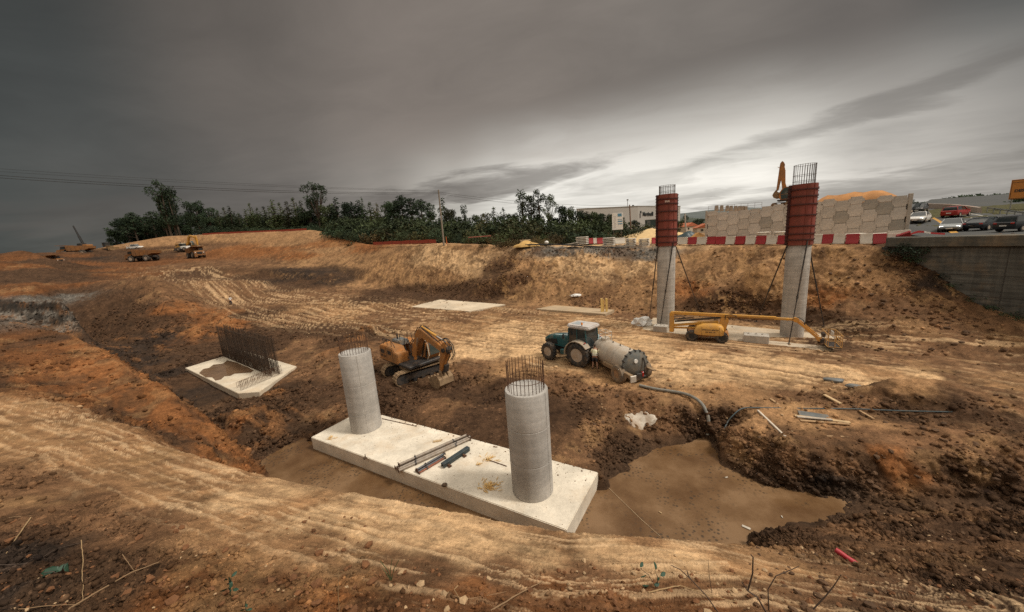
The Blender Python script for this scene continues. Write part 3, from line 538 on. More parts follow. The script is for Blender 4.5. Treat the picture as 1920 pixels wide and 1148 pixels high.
def loose_clods(n=19000):                          # lumps of the same earth, thick where it is churned
    r = np.random.RandomState(11); P = np.stack([VX, VY, VZ-EYE], -1).reshape(-1, 3)
    zc = P@FW; u = (P@RT)/np.maximum(zc, .1)*FPX; v = (P@UP)/np.maximum(zc, .1)*FPX; dist = np.linalg.norm(P, axis=1)
    w = np.clip(STONY.ravel(), 0, 1.2)**1.6*(zc > 1)*(np.abs(u) < 1050)*(np.abs(v) < 640)*(dist < 78)*(P[:,2]+EYE > WATER+.06)
    for (ax, ay, bx, by) in FLAT[:2]: w *= ~((VX.ravel() > ax+.3)*(VX.ravel() < bx-.3)*(VY.ravel() > ay+.3)*(VY.ravel() < by-.3)*(VZ.ravel() < .3))
    idx = r.choice(len(w), n, p=w/w.sum()); d = dist[idx]
    px = 1.0+4.2*r.rand(n)**3.2; size = np.clip(px*d/352.0*.5, .010, .17)*r.uniform(.8, 1.2, n)
    bm = bmesh.new(); bmesh.ops.create_icosphere(bm, subdivisions=1, radius=1.0); bm.verts.index_update()
    bv = np.array([v_.co for v_ in bm.verts]); bf = np.array([[q.index for q in f.verts] for f in bm.faces]); bm.free()
    k = len(bv); jit = r.uniform(.55, 1.25, (n, k, 1)); sq = r.uniform(.55, 1.15, (n, 1, 3)); V = bv[None]*jit*sq*size[:,None,None]
    a = r.uniform(0, 6.28, n); ca, sa = np.cos(a)[:,None], np.sin(a)[:,None]
    V = np.stack([V[...,0]*ca-V[...,1]*sa, V[...,0]*sa+V[...,1]*ca, V[...,2]*.8], -1)+(P[idx]+np.array([0, 0, EYE]))[:,None,:]+np.array([0, 0, 1.0])*(size*.18)[:,None,None]
    F = (bf[None]+(np.arange(n)*k)[:,None,None]).reshape(-1, 3)
    me = bpy.data.meshes.new('gravel'); me.vertices.add(n*k); me.vertices.foreach_set('co', V.astype(np.float32).ravel())
    me.loops.add(F.size); me.loops.foreach_set('vertex_index', F.astype(np.int32).ravel()); me.polygons.add(len(F)); me.polygons.foreach_set('loop_start', np.arange(0, F.size, 3, dtype=np.int32))
    c = SCOL.reshape(-1, 3)[idx]*(r.uniform(.65, 1.25, (n, 1))+.7*(r.rand(n, 1) < .07)); c = np.concatenate([np.clip(c, .01, .7), np.ones((n, 1))], 1)
    me.attributes.new('soil', 'FLOAT_COLOR', 'POINT').data.foreach_set('color', np.repeat(c, k, 0).astype(np.float32).ravel())
    me.update(); me.validate(); me.materials.append(bpy.data.materials['earth'])
    o = bpy.data.objects.new('gravel', me); COL.objects.link(o); o['kind'] = 'stuff'; o['label'] = 'loose lumps of earth and stones strewn over the churned parts of the pit'
loose_clods()
# ------------------------------------------------------------------ materials
MATS = {}
def mat(name, col, rough=.7, metal=0.0, dirt=None, dirt_amt=.0, var=.15, scale=3.0, bump=.0, bscale=25.0, emit=None, emit_s=0.0, alpha=None, stretch=(1, 1, 1), spec=.4, trans=0.0):
    if name in MATS: return MATS[name]
    m = bpy.data.materials.new(name); m.use_nodes = True; nt = m.node_tree; N, L = nt.nodes, nt.links
    bs = N['Principled BSDF']; bs.inputs['Roughness'].default_value = rough; bs.inputs['Metallic'].default_value = metal; bs.inputs['Specular IOR Level'].default_value = spec
    tc = N.new('ShaderNodeTexCoord'); mp = N.new('ShaderNodeMapping'); mp.inputs['Scale'].default_value = stretch; L.new(tc.outputs['Object'], mp.inputs[0])
    n = N.new('ShaderNodeTexNoise'); n.inputs['Scale'].default_value = scale; n.inputs['Detail'].default_value = 7; n.inputs['Roughness'].default_value = .62; L.new(mp.outputs[0], n.inputs['Vector'])
    def rmp(v, a, b, c, d):
        r = N.new('ShaderNodeMapRange'); r.inputs['From Min'].default_value = a; r.inputs['From Max'].default_value = b; r.inputs['To Min'].default_value = c; r.inputs['To Max'].default_value = d; L.new(v, r.inputs['Value']); return r.outputs[0]
    v = rmp(n.outputs[0], .3, .7, 1-var, 1+var)
    cb = N.new('ShaderNodeCombineXYZ'); [L.new(v, cb.inputs[k]) for k in range(3)]
    mx = N.new('ShaderNodeMix'); mx.data_type = 'RGBA'; mx.blend_type = 'MULTIPLY'; mx.inputs[0].default_value = 1; mx.inputs[6].default_value = (*col, 1); L.new(cb.outputs[0], mx.inputs[7])
    c = mx.outputs[2]
    if dirt is not None:
        n2 = N.new('ShaderNodeTexNoise'); n2.inputs['Scale'].default_value = scale*.7; n2.inputs['Detail'].default_value = 8; n2.inputs['Roughness'].default_value = .7; n2.noise_dimensions = '4D'; n2.inputs['W'].default_value = 4.2; L.new(mp.outputs[0], n2.inputs['Vector'])
        f = rmp(n2.outputs[0], .62-.45*dirt_amt, .80-.35*dirt_amt, 0, min(1, .35+.6*dirt_amt))
        md = N.new('ShaderNodeMix'); md.data_type = 'RGBA'; L.new(f, md.inputs[0]); L.new(c, md.inputs[6]); md.inputs[7].default_value = (*dirt, 1); c = md.outputs[2]
        rr = rmp(f, 0, 1, rough, .9); L.new(rr, bs.inputs['Roughness'])
    L.new(c, bs.inputs['Base Color'])
    if bump:
        nb = N.new('ShaderNodeTexNoise'); nb.inputs['Scale'].default_value = bscale; nb.inputs['Detail'].default_value = 6; L.new(mp.outputs[0], nb.inputs['Vector'])
        b = N.new('ShaderNodeBump'); b.inputs['Strength'].default_value = bump; b.inputs['Distance'].default_value = .03; L.new(nb.outputs[0], b.inputs['Height']); L.new(b.outputs[0], bs.inputs['Normal'])
    if emit: bs.inputs['Emission Color'].default_value = (*emit, 1); bs.inputs['Emission Strength'].default_value = emit_s
    if trans: bs.inputs['Transmission Weight'].default_value = trans
    MATS[name] = m; return m
DUST = (.36, .23, .12)
def M_(k):
    return {
     'orange': lambda: mat('orange_paint', (.46,.175,.032), .5, 0, (.24,.14,.07), .62, .2, 1.8),
     'yellow': lambda: mat('yellow_paint', (.60,.30,.045), .48, 0, DUST, .42, .15, 1.7),
     'steel_dark': lambda: mat('dark_steel', (.045,.043,.042), .55, .3, (.2,.13,.08), .35, .25, 4),
     'muddy': lambda: mat('muddy_steel', (.20,.125,.07), .85, 0, (.36,.25,.14), .6, .35, 5, .5, 30),
     'rubber': lambda: mat('rubber', (.032,.031,.030), .85, 0, (.22,.15,.09), .38, .3, 5, .2, 40),
     'glass': lambda: mat('dark_glass', (.028,.036,.038), .08, 0, (.2,.17,.13), .12, .2, 2, spec=.8),
     'tealpaint': lambda: mat('teal_paint', (.022,.085,.092), .35, 0, DUST, .22, .1, 2),
     'palepaint': lambda: mat('pale_blue_paint', (.33,.44,.46), .4, 0, DUST, .25, .1, 2),
     'whitepaint': lambda: mat('white_paint', (.78,.76,.71), .45, 0, (.45,.36,.25), .25, .06, 2),
     'galv': lambda: mat('galvanised_steel', (.54,.48,.40), .5, .15, (.36,.25,.15), .4, .12, 1.4, stretch=(1,1,1)),
     'rimgrey': lambda: mat('dusty_rim', (.42,.36,.30), .7, .1, DUST, .4, .15, 4),
     'rust': lambda: mat('rusty_bar', (.135,.070,.040), .85, .2, (.06,.045,.035), .4, .3, 8),
     'bar': lambda: mat('dark_bar', (.07,.052,.04), .85, .2, (.14,.07,.03), .4, .3, 8),
     'greybar': lambda: mat('grey_bar', (.16,.14,.125), .7, .3, None, 0, .2, 8),
     'chrome': lambda: mat('chrome', (.75,.73,.70), .22, 1.0),
     'black': lambda: mat('black_part', (.022,.022,.022), .6, 0, (.15,.1,.06), .2, .3, 4),
     'lamp_red': lambda: mat('red_lens', (.35,.02,.015), .25),
     'amber': lambda: mat('amber_lens', (.75,.25,.02), .25),
    }[k]()

def concrete(name, col, board=0.0, stain=.35, bscale=1.0, joints=0.0, seam=False):
    if name in MATS: return MATS[name]
    m = bpy.data.materials.new(name); m.use_nodes = True; nt = m.node_tree; N, L = nt.nodes, nt.links
    bs = N['Principled BSDF']; bs.inputs['Roughness'].default_value = .88; bs.inputs['Specular IOR Level'].default_value = .25
    tc = N.new('ShaderNodeTexCoord')
    def noise(s, d, r, st=(1, 1, 1), off=0):
        mp = N.new('ShaderNodeMapping'); mp.inputs['Scale'].default_value = st; mp.inputs['Location'].default_value = (off, off*.7, off*.3); L.new(tc.outputs['Object'], mp.inputs[0])
        n = N.new('ShaderNodeTexNoise'); n.inputs['Scale'].default_value = s; n.inputs['Detail'].default_value = d; n.inputs['Roughness'].default_value = r; L.new(mp.outputs[0], n.inputs['Vector']); return n.outputs[0]
    def rng(v, a, b, c, d):
        r = N.new('ShaderNodeMapRange'); r.inputs['From Min'].default_value = a; r.inputs['From Max'].default_value = b; r.inputs['To Min'].default_value = c; r.inputs['To Max'].default_value = d; L.new(v, r.inputs['Value']); return r.outputs[0]
    def mul(c, v):
        mx = N.new('ShaderNodeMix'); mx.data_type = 'RGBA'; mx.blend_type = 'MULTIPLY'; mx.inputs[0].default_value = 1
        cb = N.new('ShaderNodeCombineXYZ'); [L.new(v, cb.inputs[k]) for k in range(3)]
        if isinstance(c, tuple): mx.inputs[6].default_value = (*c, 1)
        else: L.new(c, mx.inputs[6])
        L.new(cb.outputs[0], mx.inputs[7]); return mx.outputs[2]
    c = mul(col, rng(noise(.9*bscale, 8, .62), .32, .68, .80, 1.16))
    c = mul(c, rng(noise(9*bscale, 6, .7), .3, .7, .88, 1.10))
    if board:                                     # horizontal pour lines and streaks
        c = mul(c, rng(noise(1.0, 5, .6, (.35, .35, 5.0), 3), .34, .66, 1-board, 1+board*.6))
        c = mul(c, rng(noise(1.0, 5, .6, (4.0, 4.0, .25), 9), .34, .66, 1-board*.6, 1+board*.4))
    if stain:                                     # earth washed over it
        f = rng(noise(.55*bscale, 9, .68, off=11), .50, .70, 0, stain)
        mx = N.new('ShaderNodeMix'); mx.data_type = 'RGBA'; L.new(f, mx.inputs[0]); L.new(c, mx.inputs[6]); mx.inputs[7].default_value = (.50,.33,.17, 1); c = mx.outputs[2]
        f2 = rng(noise(1.7*bscale, 9, .7, off=23), .62, .70, 0, .5*stain+.12)
        mx = N.new('ShaderNodeMix'); mx.data_type = 'RGBA'; L.new(f2, mx.inputs[0]); L.new(c, mx.inputs[6]); mx.inputs[7].default_value = (.24,.20,.16, 1); c = mx.outputs[2]
    L.new(c, bs.inputs['Base Color'])
    b = N.new('ShaderNodeBump'); b.inputs['Strength'].default_value = .35; b.inputs['Distance'].default_value = .015; L.new(noise(18*bscale, 5, .6), b.inputs['Height']); L.new(b.outputs[0], bs.inputs['Normal'])
    MATS[name] = m; return m

# ------------------------------------------------------------------ mesh builder
class MB:
    def __init__(s): s.v = []; s.f = []
    def add(s, vs, fs, mtx=None):
        k = len(s.v)
        if mtx is not None: vs = [mtx @ Vector(p) for p in vs]
        s.v += [tuple(p) for p in vs]; s.f += [tuple(i+k for i in f) for f in fs]; return s
    def box(s, c, size, bev=0.0, rot=None):
        hx, hy, hz = [q/2 for q in size]; b = min(bev, hx*.49, hy*.49, hz*.49)
        mtx = Matrix.Translation(c) @ (rot.to_4x4() if rot is not None else Matrix.Identity(4))
        if b <= 0:
            vs = [(x, y, z) for z in (-hz, hz) for y in (-hy, hy) for x in (-hx, hx)]
            return s.add(vs, [(0,2,3,1),(4,5,7,6),(0,1,5,4),(2,6,7,3),(0,4,6,2),(1,3,7,5)], mtx)
        bm = bmesh.new(); bmesh.ops.create_cube(bm, size=1.0); bmesh.ops.scale(bm, vec=size, verts=bm.verts)
        bmesh.ops.bevel(bm, geom=bm.edges[:], offset=b, segments=1, affect='EDGES')
        bm.verts.index_update(); vs = [v.co.copy() for v in bm.verts]; fs = [[v.index for v in f.verts] for f in bm.faces]; bm.free()
        return s.add(vs, fs, mtx)
    def cyl(s, p0, p1, r0, r1=None, n=14, cap=True):
        p0, p1 = Vector(p0), Vector(p1); r1 = r0 if r1 is None else r1; d = (p1-p0).normalized()
        a = d.orthogonal().normalized(); b = d.cross(a)
        vs = []
        for p, r in ((p0, r0), (p1, r1)):
            for i in range(n):
                t = 2*math.pi*i/n; vs.append(p+(a*math.cos(t)+b*math.sin(t))*r)
        fs = [(i, (i+1) % n, n+(i+1) % n, n+i) for i in range(n)]
        if cap: fs += [tuple(range(n-1, -1, -1)), tuple(range(n, 2*n))]
        return s.add(vs, fs)
    def tube(s, pts, r, n=8, cap=True):
        pts = [Vector(p) for p in pts]; vs = []; rr = r if isinstance(r, (list, tuple)) else [r]*len(pts)
        up = None
        for i, p in enumerate(pts):
            d = (pts[min(i+1, len(pts)-1)]-pts[max(i-1, 0)]).normalized()
            if up is None: a = d.orthogonal().normalized()
            else:
                a = (up-d*up.dot(d)); a = a.normalized() if a.length > 1e-6 else d.orthogonal().normalized()
            up = a; b = d.cross(a)
            for k in range(n):
                t = 2*math.pi*k/n; vs.append(p+(a*math.cos(t)+b*math.sin(t))*rr[i])
        fs = [(i*n+k, i*n+(k+1) % n, (i+1)*n+(k+1) % n, (i+1)*n+k) for i in range(len(pts)-1) for k in range(n)]
        if cap: fs += [tuple(range(n-1, -1, -1)), tuple(range((len(pts)-1)*n, len(pts)*n))]
        return s.add(vs, fs)
    def lathe(s, prof, c=(0, 0, 0), axis='Z', n=24, close=False):
        vs = []
        for r, h in prof:
            for k in range(n):
                t = 2*math.pi*k/n; x, y = r*math.cos(t), r*math.sin(t)
                p = {'Z': (x, y, h), 'Y': (x, h, y), 'X': (h, x, y)}[axis]; vs.append(Vector(p)+Vector(c))
        m = len(prof); rows = range(m) if close else range(m-1)
        fs = [(i*n+k, i*n+(k+1) % n, ((i+1) % m)*n+(k+1) % n, ((i+1) % m)*n+k) for i in rows for k in range(n)]
        if not close: fs += [tuple(range(n-1, -1, -1)), tuple(range((m-1)*n, m*n))]
        if axis == 'Y': fs = [tuple(reversed(f)) for f in fs]
        return s.add(vs, fs)
    def prism(s, poly, lo, hi, plane='XZ', bev=0.0, mtx=None):
        n = len(poly)
        def P(a, b, h): return {'XZ': (a, h, b), 'XY': (a, b, h), 'YZ': (h, a, b)}[plane]
        vs = [P(a, b, lo) for a, b in poly]+[P(a, b, hi) for a, b in poly]
        fs = [tuple(range(n)), tuple(range(2*n-1, n-1, -1))]+[(i, n+i, n+(i+1) % n, (i+1) % n) for i in range(n)]
        if bev:
            bm = bmesh.new(); bv = [bm.verts.new(v) for v in vs]
            for f in fs: bm.faces.new([bv[i] for i in f])
            bmesh.ops.recalc_face_normals(bm, faces=bm.faces); bmesh.ops.bevel(bm, geom=bm.edges[:], offset=bev, segments=2, affect='EDGES', clamp_overlap=True)
            bm.verts.index_update(); vs = [v.co.copy() for v in bm.verts]; fs = [[v.index for v in f.verts] for f in bm.faces]; bm.free()
        return s.add(vs, fs, mtx)
    def loft(s, secs, cap=True, closed=True):
        n = len(secs[0]); vs = [p for q in secs for p in q]
        fs = [(i*n+k, i*n+(k+1) % n, (i+1)*n+(k+1) % n, (i+1)*n+k) for i in range(len(secs)-1) for k in range(n if closed else n-1)]
        if cap and closed: fs += [tuple(range(n-1, -1, -1)), tuple(range((len(secs)-1)*n, len(secs)*n))]
        return s.add(vs, fs)
    def blob(s, c, r, seed=0, sub=2, amp=.3, sq=(1, 1, 1), freq=1.2):
        bm = bmesh.new(); bmesh.ops.create_icosphere(bm, subdivisions=sub, radius=1.0); o = Vector((seed*3.1, seed*1.7, seed*.9))
        for v in bm.verts:
            k = 1+amp*mnoise.noise(v.co*freq+o)+amp*.5*mnoise.noise(v.co*freq*2.6+o); v.co = Vector((v.co.x*sq[0], v.co.y*sq[1], v.co.z*sq[2]))*k*r+Vector(c)
        bm.verts.index_update(); s.add([v.co.copy() for v in bm.verts], [[v.index for v in f.verts] for f in bm.faces]); bm.free(); return s
    def mesh(s, name, m, smooth=35):
        me = bpy.data.meshes.new(name); me.from_pydata(s.v, [], s.f)
        bm = bmesh.new(); bm.from_mesh(me); bmesh.ops.recalc_face_normals(bm, faces=bm.faces); bm.to_mesh(me); bm.free()
        if m is not None: me.materials.append(m)
        if smooth and len(me.polygons):
            me.polygons.foreach_set('use_smooth', [True]*len(me.polygons)); me.set_sharp_from_angle(angle=R(smooth))
        me.update(); return me
    def build(s, name, m, parent=None, smooth=35, loc=None, label=None):
        o = bpy.data.objects.new(name, s.mesh(name, m, smooth)); COL.objects.link(o)
        if parent is not None: o.parent = parent
        if loc is not None: o.location = loc
        if label: o['label'] = label
        return o
def tag(o, label=None, cat=None, group=None, kind=None):
    if label: o['label'] = label
    if cat: o['category'] = cat
    if group: o['group'] = group
    if kind: o['kind'] = kind
    elif cat: o['kind'] = 'thing'
    return o
def thing(name, label, cat, loc=(0, 0, 0), rz=0.0, group=None, pitch=None):
    o = bpy.data.objects.new(name, None); COL.objects.link(o); o.empty_display_size = .2
    o.location = loc; o.rotation_euler = (0, 0, rz) if pitch is None else (pitch[0], pitch[1], rz)
    return tag(o, label, cat, group)
def kids(o): return [c for c in bpy.data.objects if c.parent == o]
def copy_tree(o, parent=None):
    c = o.copy(); COL.objects.link(c)
    if parent is not None: c.parent = parent
    for ch in kids(o): copy_tree(ch, c)
    return c
def share(name, mesh, parent=None, loc=(0, 0, 0), rot=(0, 0, 0), scale=(1, 1, 1)):
    o = bpy.data.objects.new(name, mesh); COL.objects.link(o)
    if parent is not None: o.parent = parent
    o.location = loc; o.rotation_euler = rot; o.scale = scale; return o
ORD = ['first','second','third','fourth','fifth','sixth','seventh','eighth','ninth','tenth','eleventh','twelfth','thirteenth','fourteenth','fifteenth','sixteenth','seventeenth','eighteenth','nineteenth','twentieth','twenty-first','twenty-second','twenty-third','twenty-fourth','twenty-fifth','twenty-sixth','twenty-seventh','twenty-eighth','twenty-ninth','thirtieth','thirty-first','thirty-second','thirty-third','thirty-fourth','thirty-fifth','thirty-sixth','thirty-seventh','thirty-eighth','thirty-ninth','fortieth','forty-first','forty-second','forty-third','forty-fourth','forty-fifth']
def text_mesh(name, body, size, m, parent, loc, rot, extrude=.004, bold=0.0, align='CENTER'):
    cu = bpy.data.curves.new(name, 'FONT'); cu.body = body; cu.size = size; cu.extrude = extrude; cu.offset = bold; cu.align_x = align; cu.align_y = 'CENTER'
    t = bpy.data.objects.new(name, cu); COL.objects.link(t)
    dg = bpy.context.evaluated_depsgraph_get(); me = bpy.data.meshes.new_from_object(t.evaluated_get(dg)); bpy.data.objects.remove(t); bpy.data.curves.remove(cu)
    me.materials.clear(); me.materials.append(m)
    o = bpy.data.objects.new(name, me); COL.objects.link(o); o.parent = parent; o.location = loc; o.rotation_euler = rot; return o
# ------------------------------------------------------------------ muddy water
def water_sheet(name, pts, z, m, kind='structure', label=None):
    bm = bmesh.new(); vs = [bm.verts.new((p[0], p[1], z)) for p in pts]; f = bm.faces.new(vs)
    bmesh.ops.triangulate(bm, faces=[f]); me = bpy.data.meshes.new(name); bm.to_mesh(me); bm.free(); me.materials.append(m)
    o = bpy.data.objects.new(name, me); COL.objects.link(o); o['kind'] = kind
    if label: o['label'] = label
    return o
def water_mat():
    m = bpy.data.materials.new('muddy_water'); m.use_nodes = True; nt = m.node_tree; N, L = nt.nodes, nt.links; bs = N['Principled BSDF']
    tc = N.new('ShaderNodeTexCoord')
    def noise(s, d, r, off=0.0, st=(1, 1, 1)):
        mp = N.new('ShaderNodeMapping'); mp.inputs['Location'].default_value = (off, off, 0); mp.inputs['Scale'].default_value = st; L.new(tc.outputs['Object'], mp.inputs[0])
        n = N.new('ShaderNodeTexNoise'); n.inputs['Scale'].default_value = s; n.inputs['Detail'].default_value = d; n.inputs['Roughness'].default_value = r; L.new(mp.outputs[0], n.inputs['Vector']); return n.outputs[0]
    def ramp(v, stops):
        r = N.new('ShaderNodeValToRGB'); e = r.color_ramp.elements
        while len(e) < len(stops): e.new(.5)
        for k, (p, c) in enumerate(stops): e[k].position = p; e[k].color = (*c, 1)
        L.new(v, r.inputs[0]); return r.outputs[0]
    big = ramp(noise(.45, 7, .62), [(.36, (.105,.055,.024)), (.5, (.155,.088,.042)), (.62, (.215,.130,.068))])
    # flecks of scum, gathered in drifts
    vo = N.new('ShaderNodeTexVoronoi'); vo.inputs['Scale'].default_value = 6.5; L.new(tc.outputs['Object'], vo.inputs['Vector'])
    fl = ramp(vo.outputs['Distance'], [(.22, (1,1,1)), (.40, (0,0,0))]); dr = ramp(noise(.55, 5, .6, 7.3), [(.46, (0,0,0)), (.56, (1,1,1))])
    mm = N.new('ShaderNodeMath'); mm.operation = 'MULTIPLY'; L.new(fl, mm.inputs[0]); L.new(dr, mm.inputs[1])
    m2 = N.new('ShaderNodeMath'); m2.operation = 'MULTIPLY'; L.new(mm.outputs[0], m2.inputs[0]); m2.inputs[1].default_value = .75
    mx = N.new('ShaderNodeMix'); mx.data_type = 'RGBA'; L.new(m2.outputs[0], mx.inputs[0]); L.new(big, mx.inputs[6]); mx.inputs[7].default_value = (.045,.034,.024,1)
    L.new(mx.outputs[2], bs.inputs['Base Color'])
    bs.inputs['Roughness'].default_value = .05; bs.inputs['IOR'].default_value = 1.33; bs.inputs['Specular IOR Level'].default_value = .5
    b = N.new('ShaderNodeBump'); b.inputs['Strength'].default_value = .22; b.inputs['Distance'].default_value = .02; L.new(noise(9, 3, .55, 0, (1, 1.6, 1)), b.inputs['Height']); L.new(b.outputs[0], bs.inputs['Normal'])
    return m
WMAT = water_mat()
_wl = [(1134,908),(1165,938),(1200,972),(1238,1006)]
_o = Vector(Zp(*_wl[0], WATER)); _c = MB().tube([Vector(Zp(x, y, WATER+.012))-_o for x, y in _wl], .012, 5).build('cord', mat('pale_cord', (.42,.30,.18), .8), loc=tuple(_o)); tag(_c, 'thin pale cord lying on the muddy water from the slab corner', 'cord')
water_sheet('water', [(-16,14), (-15,19.5), (-11.5,21), (9,18), (12,17), (14,12.5), (16,11.0), (15,8.6), (8,7.0), (0,7.0), (-8,9.0)], WATER, WMAT, label='muddy brown water standing round the front footing')

# ------------------------------------------------------------------ footings and bridge columns
CON_SLAB = concrete('pale_concrete', (.70,.63,.515), 0, .45, 1.0)
CON_SIDE = concrete('footing_concrete', (.60,.53,.44), .10, .30, 1.0)
CON_COL = concrete('column_concrete', (.43,.405,.37), .11, .10, 1.2)
CON_OLD = concrete('old_concrete', (.115,.112,.098), .40, .30, .7)
CA, CBt, CCt = Zp(583,820,0), Zp(1062,994,0), Zp(1131,888,0)
def footing(name, poly, z0, z1, m, label, cat='footing', bev=.025):
    cx = sum(p[0] for p in poly)/len(poly); cy = sum(p[1] for p in poly)/len(poly)
    mb = MB(); mb.prism([(p[0]-cx, p[1]-cy) for p in poly], 0, z1-z0, 'XY', bev)
    o = mb.build(name, m, loc=(cx, cy, z0)); return tag(o, label, cat)
_d = Vector((CCt[0]-CBt[0], CCt[1]-CBt[1])); _b = Vector((CBt[0], CBt[1])); _a = Vector((CA[0], CA[1]))
_e = (_b-_a).normalized(); _n = Vector((-_e.y, _e.x)); _w = _d.dot(_n)
FRONT = [tuple(_a), tuple(_b), tuple(_b+_n*_w+_e*.15), tuple(_a+_n*_w)]
footing('concrete_footing', FRONT, -1.1, 0.0, CON_SLAB, 'long pale concrete footing slab in muddy water, carrying two bare round columns')

def ring_bars(par, r, z0, z1, n, rad, m, hoops=(), jit=.0, rng=None):
    me = MB().cyl((0,0,0), (0,0,1), rad, n=6).mesh('rebar', m)
    for k in range(n):
        t = 2*math.pi*k/n; h = (z1-z0)+(rng.uniform(-jit, jit) if rng else 0)
        share('rebar', me, par, (r*math.cos(t), r*math.sin(t), z0), (0 if not rng else rng.gauss(0,.008), 0 if not rng else rng.gauss(0,.008), 0), (1, 1, h))
    for hz in hoops:
        MB().lathe([(r+rad, hz-rad*.7), (r+rad*1.9, hz-rad*.7), (r+rad*1.9, hz+rad*.7), (r+rad, hz+rad*.7)], n=40, close=True).build('rebar_hoop', m, par)
def shaft(par, r, z0, z1, m, seams=(), n=64):
    mb = MB(); prof = [(r, z0)]
    for sz in seams: prof += [(r, sz-.02), (r-.012, sz-.006), (r-.012, sz+.006), (r, sz+.02)]
    prof += [(r, z1-.03), (r-.02, z1), (r-.06, z1+.004), (.02, z1+.02)]
    mb.lathe(prof, n=n); o = mb.build('shaft', m, par, 40)
    mb = MB()                                         # the joint between the two form halves stands proud
    for t in SEAM_ANG:
        c, s_ = math.cos(t), math.sin(t); mb.box((c*r, s_*r, (z0+z1)/2), (.016, .022, z1-z0-.06), 0, Matrix.Rotation(t, 3, 'Z'))
    mb.build('form_seam', m, o)
    return o
rng = random.Random(4)
COLR = .825
def col_pos(b, zt):
    return b
C1 = thing('concrete_column', 'bare round concrete column with starter bars, at the nearer right end of the front footing', 'column', (.31, 12.62, 0))
SEAM_ANG = (R(-35), R(145)); shaft(C1, COLR, -.02, 4.34, CON_COL, (1.45, 2.9))
ring_bars(C1, .70, 4.25, 5.40, 30, .0125, M_('rust'), (4.75,), .05, rng)
C2 = thing('concrete_column', 'bare round concrete column with starter bars, at the far left end of the front footing', 'column', (-8.80, 18.62, 0))
SEAM_ANG = (R(-62), R(118)); shaft(C2, COLR, -.02, 4.50, CON_COL, (1.1, 2.75))
ring_bars(C2, .70, 4.4, 5.45, 30, .0125, M_('rust'), (4.85,), .05, rng)

# far footing with two columns still in red formwork
def far_col(x, y, zf0, zf1, zt, label, ring_z, ang, n_rib):
    c = thing('concrete_column', label, 'column', (x, y, 0))
    shaft(c, COLR, -.05, zf0+.1, concrete('far_column_concrete', (.44,.405,.36), .17, 0, 1.2), (3.0, 5.2))
    red = mat('red_formwork', (.235,.052,.036), .6, 0, (.16,.055,.035), .5, .22, 1.2, stretch=(1.5,1.5,.6))
    r = .91
    f = MB().lathe([(r-.03, zf0), (r, zf0), (r, zf1), (r-.03, zf1)], n=56, close=True).build('formwork', red, c)
    dk = mat('dark_red_rib', (.075,.022,.018), .7, 0, (.03,.02,.018), .4, .2, 3)
    for z in ring_z:
        MB().lathe([(r+.002, z-.045), (r+.075, z-.045), (r+.075, z+.045), (r+.002, z+.045)], n=48, close=True).build('rib', dk, f)
    for s in (0, 1):
        t = ang+s*math.pi; cx, cy = math.cos(t), math.sin(t); mb = MB(); rot = Matrix.Rotation(t, 3, 'Z')
        mb.box((cx*(r+.07), cy*(r+.07), (zf0+zf1)/2), (.15, .16, zf1-zf0), .01, rot)
        k = zf0+.15
        while k < zf1-.05: mb.box((cx*(r+.10), cy*(r+.10), k), (.17, .22, .05), 0, rot); k += .27
        mb.build('flange', dk, f)
    mb = MB()
    for t in (ang+math.pi*1.42, ang+math.pi*1.6, ang+math.pi*.45): mb.box((math.cos(t)*(r+.02), math.sin(t)*(r+.02), (zf0+zf1)/2), (.03, .05, zf1-zf0-.02), 0, Matrix.Rotation(t, 3, 'Z'))
    mb.build('stiffener', red, f)
    ring_bars(c, .70, zf1-.3, zt, 28, .017, M_('greybar'), (zf1+.25, zf1+.7, zt-.03) if zt-zf1 > .8 else (zf1+.2, zt-.03), 0)
    return c
GL = Vector((15.55, 34.85)); GR = Vector((23.95, 29.13))
def px_h(x, y, py_a):                                   # height on a plumb line through (x, y) seen at photo row py_a
    lo, hi = -2.0, 90.0
    for _ in range(50):
        m_ = (lo+hi)/2; d = np.array([x, y, m_-EYE]); row = IMG_H/2-FPX*(d@UP)/(d@FW)
        if row > py_a: lo = m_
        else: hi = m_
    return lo
def px_pt(p):
    d = np.array([p[0], p[1], p[2]-EYE]); zc = d@FW; return (IMG_W/2+FPX*(d@RT)/zc, IMG_H/2-FPX*(d@UP)/zc)
hL = [px_h(GL.x, GL.y, q) for q in (461, 365, 351)]; hR = [px_h(GR.x, GR.y, q) for q in (459, 346, 311)]
print('heights', hL, hR)
rzL = [px_h(GL.x, GL.y, q) for q in (374, 383, 397, 414, 430, 443, 454)]
rzR = [px_h(GR.x, GR.y, q) for q in (356, 369, 384, 404, 424, 438, 449)]
FC1 = far_col(GL.x, GL.y, hL[0], hL[1], hL[2]+.15, 'left tall concrete column capped with dark red formwork, near the boom lift tail', rzL, R(2), 7)
FC2 = far_col(GR.x, GR.y, hR[0], hR[1], hR[2]+.1, 'right tall concrete column capped with dark red formwork, behind the boom lift arm', rzR, R(-8), 7)
text_mesh('plate_text', 'DOKA'[:0]+'PERI'[:0]+'III', .12, M_('whitepaint'), FC1, (-.35, -.93, hL[1]-.75), (R(90), 0, R(-22)), .006) if False else None
MB().box((-.36, -.86, px_h(GL.x, GL.y, 379)), (.42, .02, .17), .004, Matrix.Rotation(R(-22), 3, 'Z')).build('name_plate', mat('pale_plate', (.55,.40,.34), .6), FC1)
